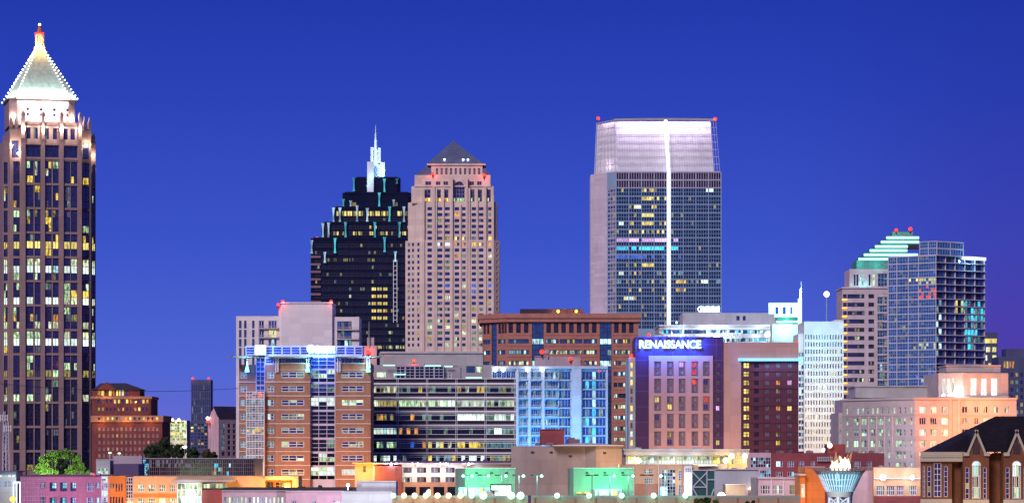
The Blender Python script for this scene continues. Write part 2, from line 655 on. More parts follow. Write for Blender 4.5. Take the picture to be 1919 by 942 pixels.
    def flush(s, cap=100):
        names = {}
        for w in s.wins:
            names.setdefault(w[5], []).append(w)
        for nm, ws in names.items():
            ws.sort(key=lambda w: -w[0] * w[1])
            for w in ws[:cap]:
                o = bpy.data.objects.new(nm, win_mesh(w[0], w[1], w[4]))
                COL.objects.link(o)
                o.parent = s.o
                o.location = w[2]
                o.rotation_euler = (0, 0, w[3])
            if len(ws) > cap:
                mb = MB()
                slots = []

                def slot(k):
                    if k not in slots:
                        slots.append(k)
                    return slots.index(k)
                for w in ws[cap:]:
                    c, sn = cos(w[3]), sin(w[3])
                    l = w[2]
                    win_faces(mb, w[0], w[1], w[4], slot, lambda x, y, z: (l[0] + c * x - sn * y, l[1] + sn * x + c * y, l[2] + z))
                s.part(mb, nm, slots, kind='stuff')
        s.wins = []

    def lamp(s, px, py, dy, power, col, r=.5, typ='POINT', to=None, size=None, blend=.6, spot=70):
        li = bpy.data.lights.new('flood_fill_light', typ)
        li.energy = power * LK.get(s.o.name.split('.')[0], 1.0)
        li.color = col
        if typ == 'AREA':
            li.shape = 'RECTANGLE'
            li.size, li.size_y = size
        else:
            li.shadow_soft_size = r
        if typ == 'SPOT':
            li.spot_size = radians(spot)
            li.spot_blend = blend
        o = bpy.data.objects.new('flood_fill_light', li)
        COL.objects.link(o)
        o.parent = s.o
        o.location = (s.X(px, dy), dy, s.Z(py, dy))
        if to:
            o.rotation_euler = (Vector(s.pt(*to)) - o.location).to_track_quat('-Z', 'Y').to_euler()
        return o

    def beacon(s, px, py, dy=0, r=1.0, stem=True, mat='lamp_red', power=0, col=(1, .05, .03), name='beacon'):
        mb = MB()
        if mat == 'lamp_red':
            r *= .8
        x, y, z = s.pt(px, py, dy)
        mb.mi = 1
        mb.ball(x, y, z, r, 10)
        if stem:
            mb.mi = 0
            mb.cone(x, y, z - 2.2 * r, z - .7 * r, .35 * r, .5 * r, 8)
        s.part(mb, name, ['fd', mat])
        if power:
            s.lamp(px, py, dy - r * 1.6, power, col, r * .5)


def grid(cols, rows, f):
    return [(a, b, t, bt, f(i, j)) for j, (t, bt) in enumerate(rows) for i, (a, b) in enumerate(cols)]


def steps(x0, step, w, n):
    return [(x0 + step * i, x0 + step * i + w) for i in range(n)]


def pick(p, dflt='g'):
    r = rnd.random()
    for k, q in p:
        r -= q
        if r < 0:
            return k
    if dflt in ('g', 'gb', 'gm') and rnd.random() < .10:
        return 'gc' if rnd.random() < .7 else 'gd'       # a drawn blind, a dim room
    return dflt


def text_mesh(txt, size, depth, space=1.0):
    cu = bpy.data.curves.new('lettering', 'FONT')
    cu.body = txt
    cu.size = size
    cu.extrude = depth
    cu.offset = size * .028
    cu.space_character = space
    cu.align_x = 'CENTER'
    o = bpy.data.objects.new('lettering', cu)
    COL.objects.link(o)
    bpy.context.view_layer.update()
    dg = bpy.context.evaluated_depsgraph_get()
    me = bpy.data.meshes.new_from_object(o.evaluated_get(dg))
    bpy.data.objects.remove(o)
    return me


def struct(name, mb, mat):
    return mb.build(name, mat, kind='structure')


# ------------------------------------------------------------------ setting: ground and streets
g = MB()
g.quad((-9000, -500, 0), (9000, -500, 0), (9000, 15000, 0), (-9000, 15000, 0))
struct('ground', g, 'asphalt')
g = MB()
g.box(-330, 330, 470, 505, 0.0, .13)
struct('pavement', g, 'pavement')
g = MB()
g.quad((-600, 446, .004), (600, 446, .004), (600, 464, .004), (-600, 464, .004))
struct('road', g, 'roof_felt')


# ------------------------------------------------------------------ tall masonry tower with lit pyramid crown
def granite_tower():
    b = Bld('crown_tower', 'tall rose granite tower at far left with a bulb-lit pyramid and gold lantern', 'skyscraper', 2000, 72)
    q = K * 2000
    th = radians(15)
    c, sn = cos(th), sin(th)
    a, f, gg, ee = 96.5 * q, 55 * q, 76 * q, 87 * q
    R = lambda u, d: (u * c + d * sn, a * c - d * c + u * sn)
    ud = [(-ee, f), (-gg, f), (-gg, gg), (-f, gg), (-f, a), (f, a), (f, gg), (gg, gg), (gg, f), (ee, f), (ee, -f), (gg, -f), (gg, -gg),
          (f, -gg), (f, -a), (-f, -a), (-f, -gg), (-gg, -gg), (-gg, -f), (-ee, -f)]
    belts = [300 + 45.4 * i for i in range(13)]
    fcols = [(50, 63), (65, 76), (85, 97), (99, 110), (120, 132), (133, 145)]
    segs = {4: fcols, 2: [(25, 37)], 0: [(7, 14.5)], 6: [(155, 167)], 8: [(172.4, 178.5)]}
    holes = {}
    special = {(3, 1): [('Y', .8), ('y', .2)], (4, 0): [('w', .75)], (4, 1): [('W', .8), ('c', .2)], (4, 2): [('gn', .3), ('yd', .2)], (5, 2): [('W', .3), ('gn', .3), ('w', .2)],
               (6, 2): [('w', .55)], (7, 0): [('w', .3), ('gn', .4)], (7, 1): [('W', .85), ('y', .1)], (7, 2): [('y', .12)], (8, 2): [('yd', .45), ('gn', .3)],
               (9, 2): [('gn', .45), ('w', .2)], (12, 1): [], (1, 0): [('y', .16)], (0, 1): [('y', .08), ('w', .06)], (0, 2): [('y', .1)], (1, 1): [('y', .12), ('gn', .05)],
               (2, 0): [('gn', .2), ('yd', .2)], (2, 2): [('gn', .25), ('y', .12)], (8, 1): [('gn', .2)], (5, 0): [('gn', .22)], (5, 1): [('y', .15), ('gn', .2)], (6, 0): [('gn', .2)], (6, 1): [('o', .08), ('y', .1)]}
    for si, cols in segs.items():
        hl = []
        for i in range(13):
            t = belts[i] + 2.2
            bt = belts[i] + 43.2 if i < 12 else belts[i] + 36
            for x0, x1 in cols:
                keys = []
                for j in range(3):
                    p = special.get((i, j), [('y', .05), ('gn', .05)] if i < 9 else [('yd', .03)])
                    k = pick(p)
                    if sum(q2 for _, q2 in p) > .6:
                        keys += [k, k]
                        continue
                    keys += ([k, k] if rnd.random() < .55 else [k, 'g']) if rnd.random() < .5 else [pick(p), k]
                hl.append((x0, x1, t, bt, sp(keys, 2, 3, 'fd', .32)))
        holes[si] = hl
    # crown openings
    holes[4] += [(50, 76, 274, 295, sp('g', 4, 3, 'fd', .25)), (85, 110, 274, 295, sp('g', 4, 3, 'fd', .25)), (120, 145, 274, 295, sp('g', 4, 3, 'fd', .25))]
    holes[6] += [(155, 167, 262.5, 295, sp(('gn', 'gn', 'g', 'g', 'g', 'g'), 2, 3, 'fd', .25))]
    holes[2] += [(22, 35, 263, 295, sp('g', 2, 3, 'fd', .25))]
    w = MB()
    b.footprint(w, [R(*p) for p in ud], 262, None, holes, .9)
    ucr = [(-gg, gg), (-f, gg), (-f, a), (f, a), (f, gg), (gg, gg), (gg, -gg), (-gg, -gg)]
    b2 = [R(*p) for p in ucr]
    tops = [(50, 57.5), (63, 71), (84, 92), (99, 107), (119, 127), (132, 140.5)]
    hh = {2: [(x0, x1, 240, 261, sp(('gd', 'g') if i in (1, 2) else 'g', 2, 2, 'fd', .22)) for i, (x0, x1) in enumerate(tops)]}
    z0 = b.Z(262)
    for i in range(len(b2)):
        top = b.Z(229) if i in (1, 2, 3) else b.Z(240)
        b.seg(w, b2[i], b2[(i + 1) % 8], z0, top, hh.get(i, ()), .9)
    w.poly([(x, y, b.Z(241)) for x, y in b2])

    def rbox(m, u0, u1, d0, d1, z0, z1):
        m.prism([R(u0, d1), R(u1, d1), R(u1, d0), R(u0, d0)], z0, z1)
    # belt courses, piers
    for i, y in enumerate(belts):
        rbox(w, -f, f, a - .3, a + .35, b.Z(y + 2), b.Z(y - 2))
        rbox(w, f, gg, gg - .3, gg + .3, b.Z(y + 2), b.Z(y - 2))
    for y in (297, 270, 238):
        rbox(w, -f - .6, f + .6, a - .3, a + .9, b.Z(y + 2.2), b.Z(y - 1.4))
    U = lambda px: b.tpx(R(-f, a), R(f, a), px) - f
    pin = MB()
    pinn = [(38.5, 48, 4), (76.5, 84.5, 4), (110.5, 119.5, 4), (145.5, 153.5, 4)]
    for x0, x1, _ in pinn:
        u0, u1 = U(x0 + .6), min(U(x1 - .6), f + .4)
        rbox(w, u0, u1, a - .2, a + 1.5, 0, b.Z(262))
        rbox(w, u0 + .3, u1 - .3, a - .2, a + 2.0, b.Z(262), b.Z(219))
    b.part(w, 'wall', 'rose_granite')
    pins = [((U(x0) + U(x1)) / 2, a + .6, 219, 209, 1.5) for x0, x1, _ in pinn]
    pins += [(gg - 1.2, gg, 240, 214, 1.5), (f + 3, gg, 240, 214, 1.4), (-gg + 1, gg, 240, 216, 1.4), (-f - 3, gg, 240, 214, 1.3), (ee - 1.5, f, 262, 240, 1.3), (gg + 2, f, 262, 243, 1.2), (ee - 1, 0, 262, 246, 1.2)]
    for u, dd, y0, y1, r in pins:
        m = MB()
        x, y = R(u, dd)
        m.cone(x, y, b.Z(y0), b.Z((y0 * .55 + y1 * .45)), r, r * .85, 4)
        m.cone(x, y, b.Z((y0 * .55 + y1 * .45)), b.Z(y1), r * 1.05, .08, 4)
        b.part(m, 'pinnacle', 'rose_granite')

    RR = lambda u, d: (R(u, d)[0] - 13 * q, R(u, d)[1])
    ZZ = lambda py: b.Z(py, 30)
    def octo(ap, fp):
        return [RR(*p) for p in [(-fp, ap), (fp, ap), (ap, fp), (ap, -fp), (fp, -ap), (-fp, -ap), (-ap, -fp), (-ap, fp)]]
    ap, fp = 62 * q, 48 * q
    dr = MB()
    oc = octo(ap, fp)
    z0, z1 = ZZ(241), ZZ(192)
    dh = [(x - 2.2, x + 2.2, y, y + 4.5, sp('g')) for x in (52, 77, 102, 127) for y in (199, 209)]
    for i in range(8):
        b.seg(dr, oc[i], oc[(i + 1) % 8], z0, z1, dh if i == 0 else (), .5)
    b.part(dr, 'drum', 'rose_granite')
    ev = MB()
    ev.frustum(octo(ap + 1.2, fp + .6), octo(ap + 1.6, fp + .8), ZZ(192), ZZ(189.6))
    b.part(ev, 'eave', 'copper_roof')
    pr = MB()
    t1 = octo(9.5 * q, 7 * q)
    pr.frustum(octo(ap + 1.0, fp + .5), t1, ZZ(189.6), ZZ(95))
    ro = b.part(pr, 'roof', 'copper_roof')
    bo = octo(ap + 1.5, fp + .9)
    for i in (7, 0, 1, 6, 2):
        for k in range(16):
            tt = k / 15.6
            m = MB()
            x = bo[i][0] * (1 - tt) + t1[i][0] * tt
            y = bo[i][1] * (1 - tt) + t1[i][1] * tt
            z = ZZ(189) * (1 - tt) + ZZ(95) * tt
            m.ball(0, -.3, .5, .62, 8)
            m.build('light_bulb', 'lamp_bulb', ro, loc=(x, y, z))
    ln = MB()
    ln.frustum(octo(10.5 * q, 8 * q), octo(10.5 * q, 8 * q), ZZ(95), ZZ(89))
    ln.frustum(octo(9 * q, 6.5 * q), octo(9 * q, 6.5 * q), ZZ(89), ZZ(86))
    for k in range(8):
        t = 2 * pi * k / 8 + .3
        x, y = RR(7 * q * cos(t), 7 * q * sin(t))
        ln.cone(x, y, ZZ(86), ZZ(67), .55, .55, 6)
    cx, cy = RR(0, 0)
    ln.cone(cx, cy, ZZ(86), ZZ(67), 4.4 * q, 4.4 * q, 8)
    ln.cone(cx, cy, ZZ(67), ZZ(63), 9.5 * q, 8.5 * q, 8)
    lo = b.part(ln, 'lantern', 'cream_stone')
    m = MB()
    m.cone(cx, cy, ZZ(63), ZZ(46), 6.2 * q, .5, 8)
    m.build('spire', 'orange_wall', lo)
    m = MB()
    m.ball(cx, cy, ZZ(45), .95, 8)
    m.build('light_bulb', 'lamp_warm', lo)
    for k in range(4):
        t = 2 * pi * k / 4 + .5
        m = MB()
        m.ball(cx + 8 * q * cos(t), cy - 8 * q * abs(sin(t)), ZZ(62), .8, 8)
        m.build('beacon', 'lamp_red', lo)
    # crown floods: at the pier feet, on the drum ledge, at the eave, in the lantern
    for (u, dd, y, p, cc) in [(U(43), a + 3.2, 243, 9000, (1, .82, .60)), (U(80.5), a + 3.2, 243, 9000, (1, .82, .6)), (U(115), a + 3.2, 243, 9000, (1, .82, .6)),
                              (U(149), a + 3.2, 243, 9000, (1, .82, .6)), (gg - 3, gg + 2.5, 268, 6000, (1, .8, .55)), (gg + 2.5, f + 3, 286, 3500, (1, .8, .55)), (-gg + 2, gg + 2.5, 272, 6000, (1, .8, .55)),
                              (-f - 2, gg + 2.5, 286, 5000, (1, .8, .55))]:
        x, y2 = R(u, dd)
        b.lamp(0, 0, 0, p, cc, .4).location = (x, y2, b.Z(y))
    for u in (-34, -12, 12, 34):
        x, y2 = RR(u * q, ap + 4.5)
        b.lamp(0, 0, 0, 9000, (1, .9, .75), .5).location = (x, y2, ZZ(226))
    for u, dd in ((58, 58), (-58, 58)):
        x, y2 = RR(u * q, dd * q)
        b.lamp(0, 0, 0, 7000, (1, .85, .7), .5).location = (x, y2, ZZ(226))
    for u, dd, p in ((-44, ap + 3, 16000), (-22, ap + 3, 16000), (0, ap + 3, 16000), (22, ap + 3, 16000), (44, ap + 3, 16000)):
        x, y2 = RR(u * q, dd)
        b.lamp(0, 0, 0, p, (.86, 1, .97), .5).location = (x, y2, ZZ(186.5))
    for u, dd in ((58, 57), (-58, 57), (-66, 30), (-66, 0)):
        x, y2 = RR(u * q, dd * q)
        b.lamp(0, 0, 0, 14000, (.86, 1, .97), .5).location = (x, y2, ZZ(186.5))
    for k in range(3):
        b.lamp(0, 0, 0, 9000, (1, .50, .10), .3).location = (cx - 5 + 5 * k, cy - 6.0, ZZ(85))
    b.flush()


granite_tower()


# ------------------------------------------------------------------ brown masonry block behind it
def brown_block():
    b = Bld('masonry_building', 'stepped red brown masonry block with orange uplighting beside the tall granite tower', 'office building', 1700, 245)
    w = MB()
    pr = lambda i, j: sp(pick([('o', .06), ('Y', .05), ('yd', .18)], 'g'), 2, 1, 'ft', .3)
    b.mass(w, 172, 304, 790, None, 0, 40, grid(steps(184, 8.35, 4.2, 14), [(800 + 12.4 * j, 806.5 + 12.4 * j) for j in range(7)], pr), .4)
    b.part(w, 'wall', 'brown_brick')
    w = MB()
    b.mass(w, 170, 306, 778, 790, -1.2, 42, grid(steps(184, 8.35, 3.6, 14), [(781, 786)], lambda i, j: sp(pick([('Y', .12), ('o', .2)], 'g'))), .4)
    b.part(w, 'cornice', 'orange_brick')  # orange uplight on the cornice is put into its colour
    w = MB()
    b.mass(w, 172, 283, 742, 778, 4, 32, grid(steps(183, 7.6, 4, 13), [(748, 755), (763, 769)], lambda i, j: sp(pick([('Y', .2), ('o', .2), ('yd', .2)], 'g'))), .4)
    cn = MB()
    b.pbox(cn, 170, 284.5, 742, 747, 3.2, 37)
    b.part(cn, 'cornice', 'orange_brick')  # orange-lit tone painted into the upper cornice too
    b.mass(w, 172, 262, 729, 742, 8, 22, [(x0, x1, 731, 741, sp(k)) for x0, x1, k in ((183, 188, 'o'), (190, 195, 'Y'), (204, 209, 'Y'), (211, 214.5, 'o'), (218, 221, 'Y'), (222.5, 226, 'Y'), (228, 232, 'W'), (236, 239, 'g'))], .3)
    b.part(w, 'wall', 'brown_brick')
    r = MB()
    x0, x1, xa, xb = b.X(170), b.X(263), b.X(206), b.X(250)
    r.frustum([(x0, 7), (x1, 7), (x1, 31), (x0, 31)], [(b.X(180), 18), (b.X(228), 18), (b.X(228), 20), (b.X(180), 20)], b.Z(729), b.Z(716))
    b.part(r, 'roof', 'dark_tile_roof')
    p = MB()
    p.frustum([(b.X(180), 5.5), (b.X(215), 5.5), (b.X(215), 8), (b.X(180), 8)], [(b.X(197), 5.5), (b.X(198), 5.5), (b.X(198), 8), (b.X(197), 8)], b.Z(729), b.Z(715))
    b.part(p, 'pediment', 'brown_brick')
    for px, py, dy, pw in ((190, 793, -4, 3500), (235, 793, -4, 3500), (280, 793, -4, 3000), (200, 752, -1, 1800), (250, 752, -1, 1800), (198, 738, 2, 1600), (185, 738, 3, 900), (240, 738, 4, 900)):
        b.lamp(px, py, dy, pw * .75, (1, .42, .06), .4)
    for px, pw in ((195, 9000), (222, 9000), (250, 4000)):
        b.lamp(px, 872, -14, pw * .2, (1, .32, .06), .6)
    b.flush()


brown_block()

# ------------------------------------------------------------------ far towers on the left
b = Bld('far_tower', 'far dark slab tower with a red beacon at each roof corner', 'skyscraper', 3200, 376.5)
w = MB()
b.mass(w, 358, 395, 711, None, 0, 22, grid(steps(360, 3.5, 1.6, 10), [(720 + 14 * j, 731 + 14 * j) for j in range(9)], lambda i, j: sp(pick([('yd', .015)], 'g'))), .5)
b.part(w, 'wall', 'dark_tower')
b.beacon(361, 708.5, 1, 1.6, mat='lamp_red', power=1500)
b.beacon(391, 708.5, 1, 1.4, mat='lamp_red', power=1500)
b.flush()

b = Bld('lit_office', 'small yellow green lit office block with three lamps on its roof', 'office building', 2400, 328)
w = MB()
b.mass(w, 305, 350, 787, None, 0, 25, grid(steps(306.5, 4.3, 3.8, 10), [(789 + 5.2 * j, 793.2 + 5.2 * j) for j in range(7)], lambda i, j: sp('Y' if j == 4 and i < 7 else pick([('gn', .5), ('yd', .35)], 'yd'))), .3)
b.part(w, 'wall', 'cream_stone')
for px in (315, 323, 335):
    b.beacon(px, 786, -1, 1.2, mat='lamp_warm', power=1500, col=(1, .9, .5), name='roof_lamp')
b.lamp(340, 815, -14, 22000, (.9, 1, .5), 1)
b.flush()

b = Bld('far_block', 'low dark blue office block at the foot of the far slab tower', 'office building', 2700, 372)
w = MB()
b.mass(w, 350, 396, 790, None, 0, 22, grid(steps(351.5, 6.4, 4.6, 7), [(793 + 6 * j, 796.5 + 6 * j) for j in range(8)], lambda i, j: sp('Y' if (i, j) in ((1, 2), (0, 2), (1, 1)) else pick([('yd', .12), ('o', .05)], 'g'))), .3)
b.part(w, 'wall', 'dark_tower')
b.flush()


def gabled_hall():
    b = Bld('gabled_building', 'dark roofed gabled building with a red and white beacon on its gable', 'building', 1600, 411)
    A = (b.X(387.5), 9.0)
    B = (b.X(410), 0.0)
    C = (b.X(470), 24.0)
    Dd = (A[0] + C[0] - B[0], A[1] + C[1] - B[1])
    w = MB()
    zt = b.Z(784)
    hl = [(x0, x1, 793 + 10.5 * j, 800.5 + 10.5 * j, sp(pick([(k, .75)], 'g'), 2, 2, 'fd', .2)) for x0, x1, k in ((415.5, 421.5, 'cd'), (426.5, 432, 'g'), (436.5, 441, 'g')) for j in range(6)]
    for p, q2, h in ((A, B, ()), (B, C, hl), (C, Dd, ()), (Dd, A, ())):
        b.seg(w, p, q2, 0, zt, h, .3)
    rz = b.Z(763)
    m1 = ((A[0] + B[0]) / 2, (A[1] + B[1]) / 2, rz)
    m2 = ((C[0] + Dd[0]) / 2, (C[1] + Dd[1]) / 2, rz)
    w.poly([(*A, zt), (*B, zt), m1])
    w.poly([(*C, zt), (*Dd, zt), m2])
    ux, uy = (B[0] - A[0]), (B[1] - A[1])
    L = hypot(ux, uy)
    for t in (.08, .36, .64, .92):       # pale pilasters on the gable end
        x, y = A[0] + ux * t, A[1] + uy * t
        w.box(x - .5, x + .5, y - .9, y + .2, 0, zt + (rz - zt) * (1 - abs(t - .5) * 2) * .9)
    b.part(w, 'wall', 'rose_wall')
    r = MB()
    lo = lambda P: (P[0], P[1], zt - .6)
    hi = lambda P: (P[0], P[1], zt + .15)
    r.weld = True
    up = lambda P: (P[0], P[1], P[2] + .8)
    r.quad(hi(B), hi(C), up(m2), up(m1))
    r.quad(hi(Dd), hi(A), up(m1), up(m2))
    r.quad(lo(B), lo(C), hi(C), hi(B))
    r.quad(lo(Dd), lo(A), hi(A), hi(Dd))
    r.poly([m1, lo(B), hi(B), up(m1)])
    r.poly([m1, up(m1), hi(A), lo(A)])
    b.part(r, 'roof', 'dark_tile_roof')
    b.beacon(389, 783, 6, .9, mat='lamp_white', name='beacon')
    b.beacon(389, 789, 5, 1.1, mat='lamp_red', power=900)
    b.flush()


gabled_hall()

# ------------------------------------------------------------------ black stepped tower with white spire
def black_tower():
    b = Bld('stepped_tower', 'black stepped tower with cyan lit corner fins and a bright white needle spire', 'skyscraper', 2300, 704)
    w = MB()
    K4 = lambda i, j: sp([pick([('yd', .10), ('Y', .04), ('gd', .06)], 'gk') for _ in range(2)], 2, 1, 'fd', .3)
    q = K * 2300

    def tier(x0, x1, yt, yb, dy, dep, holes):
        ch = 5 * q
        xa, xb = b.X(x0), b.X(x1)
        pts = [(xa, dy + ch), (xa + ch, dy), (xb - ch, dy), (xb, dy + ch), (xb, dy + dep), (xa, dy + dep)]
        z1, z0 = b.Z(yt, dy), b.Z(yb) - 1 if yb else 0
        for i in range(6):
            b.seg(w, pts[i], pts[(i + 1) % 6], z0, z1, holes if i == 1 else (), .3)
        w.poly([(x, y, z1) for x, y in pts])
        w.box(xa + ch, xb - ch, dy - .6, dy, z1 - 1.2, z1 + .6)
    rows = [(456 + 13.6 * j, 463 + 13.6 * j) for j in range(16)]
    yl = {5: 'o'}

    def body(i, j):
        if 10 <= i <= 12 and 6 <= j <= 10:
            return sp([('Y' if rnd.random() < .85 else 'o') for _ in range(2)], 2, 1, 'fd', .3)
        if j == 2 and i in (2, 3, 5, 6, 7, 9, 10):
            return sp([pick([('yd', .6), ('y', .12)], 'gk') for _ in range(3)], 3, 1, 'fd', .25)
        if j >= 14:
            return sp([pick([('w', .3), ('gd', .3), ('y', .1)], 'gk') for _ in range(3)], 3, 1, 'fd', .25)
        return sp([pick([('yd', .07), ('gd', .06), ('w', .012)], 'gk') for _ in range(2)], 2, 1, 'fd', .3)
    tier(582, 822, 446, None, 0, 60, grid(steps(590, 10.6, 9.2, 17), rows, body))
    tier(601, 805, 417, 446, 7, 48, grid(steps(610, 10.2, 8.6, 17), [(422, 429), (433, 441)], lambda i, j: sp([pick([('Y', .25), ('yd', .3)] if j else [('Y', .10)], 'gk') for _ in range(2)], 2, 1, 'fd', .3)))
    tier(622, 786, 388, 417, 13, 38, grid(steps(630, 10.4, 9.4, 13), [(395, 405), (408, 414)], lambda i, j: sp([pick([('Y', .4), ('yd', .55)] if not j else [('yd', .15), ('o', .06)], 'gk') for _ in range(2)], 2, 1, 'fd', .3)))
    tier(639, 769, 361, 388, 18, 28, grid(steps(648, 11, 9, 10), [(379, 386)], lambda i, j: sp([pick([('yd', .12)], 'gk')], 1, 1)))
    tier(660, 748, 333, 361, 24, 20, ())
    b.part(w, 'wall', 'black_granite')
    # setback balconies on the left edge
    for j in range(7):
        m = MB()
        b.pbox(m, 582.5, 601, 479 + 14 * j, 483 + 14 * j, -1.6, 0)
        b.part(m, 'balcony', 'mauve_infill')
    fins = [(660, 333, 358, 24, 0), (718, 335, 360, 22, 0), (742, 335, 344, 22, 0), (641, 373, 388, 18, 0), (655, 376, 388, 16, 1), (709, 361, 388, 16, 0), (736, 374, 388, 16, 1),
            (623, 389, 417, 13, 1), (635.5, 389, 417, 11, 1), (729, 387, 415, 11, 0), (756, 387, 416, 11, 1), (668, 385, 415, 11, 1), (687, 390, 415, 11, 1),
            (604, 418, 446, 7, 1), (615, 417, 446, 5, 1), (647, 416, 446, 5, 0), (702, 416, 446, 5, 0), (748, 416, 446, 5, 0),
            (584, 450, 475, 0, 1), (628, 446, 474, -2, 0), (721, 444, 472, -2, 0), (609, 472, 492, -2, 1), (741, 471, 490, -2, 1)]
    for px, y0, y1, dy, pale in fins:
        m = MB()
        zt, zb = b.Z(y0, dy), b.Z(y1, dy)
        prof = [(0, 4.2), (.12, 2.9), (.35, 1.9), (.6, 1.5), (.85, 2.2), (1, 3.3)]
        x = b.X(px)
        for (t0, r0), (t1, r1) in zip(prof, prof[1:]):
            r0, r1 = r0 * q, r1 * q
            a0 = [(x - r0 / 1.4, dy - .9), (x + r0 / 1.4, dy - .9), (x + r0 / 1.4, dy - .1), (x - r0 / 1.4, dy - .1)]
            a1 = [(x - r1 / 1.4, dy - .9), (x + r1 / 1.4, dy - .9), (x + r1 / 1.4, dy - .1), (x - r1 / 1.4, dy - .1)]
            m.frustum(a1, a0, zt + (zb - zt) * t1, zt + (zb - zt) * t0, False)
        b.part(m, 'painted_glow_fin', 'fin_pale' if pale else 'fin_cyan')  # no lamps: floodlight on the fins is painted as emission
    # exterior ladder truss
    m = MB()
    for px in (737.5, 744):
        m.bar(b.pt(px, 604, -1.5), b.pt(px, 487, -1.5), .35)
    for j in range(14):
        m.bar(b.pt(737.5, 490 + 8.4 * j, -1.5), b.pt(744, 490 + 8.4 * j, -1.5), .28)
    b.part(m, 'ladder', 'white_steel')
    # spire
    s = MB()
    for x0, x1, yt, yb, dy, dep in ((688, 700, 303, 362, 20.5, 4), (700, 714, 308, 333, 28, 7), (713.5, 721, 304, 333, 27, 6), (694.5, 700, 276, 303, 29, 4), (701, 708, 281, 308, 28.5, 5), (708.5, 713.5, 277, 306, 29, 4), (690, 718, 318, 333, 30, 8)):
        b.pbox(s, x0, x1, yt, yb, dy, dy + dep)
    cx = b.X(704, 31)
    s.cone(cx, 31, b.Z(281, 31), b.Z(262, 31), 3.3 * q, 2.4 * q, 8)
    s.cone(cx, 31, b.Z(262, 31), b.Z(250, 31), 2.0 * q, 1.4 * q, 8)
    s.cone(cx, 31, b.Z(250, 31), b.Z(234, 31), 1.1 * q, .12, 6)
    b.part(s, 'spire', 'white_steel')
    for px, py, dy, pw in ((696, 330, 16, 9000), (712, 328, 21, 16000), (722, 318, 24, 8000), (697, 300, 23, 9000), (710, 300, 22, 9000), (704, 276, 24, 9000), (700, 262, 26, 4000), (708, 250, 26, 2000), (686, 345, 17, 4000)):
        b.lamp(px, py, dy, pw, (.34, .72, 1.0), .5)
    b.beacon(594, 446.5, 2, 1.6, mat='lamp_red', power=1500)
    b.beacon(588, 447, 2, 1.1, mat='lamp_red')
    b.flush()


black_tower()


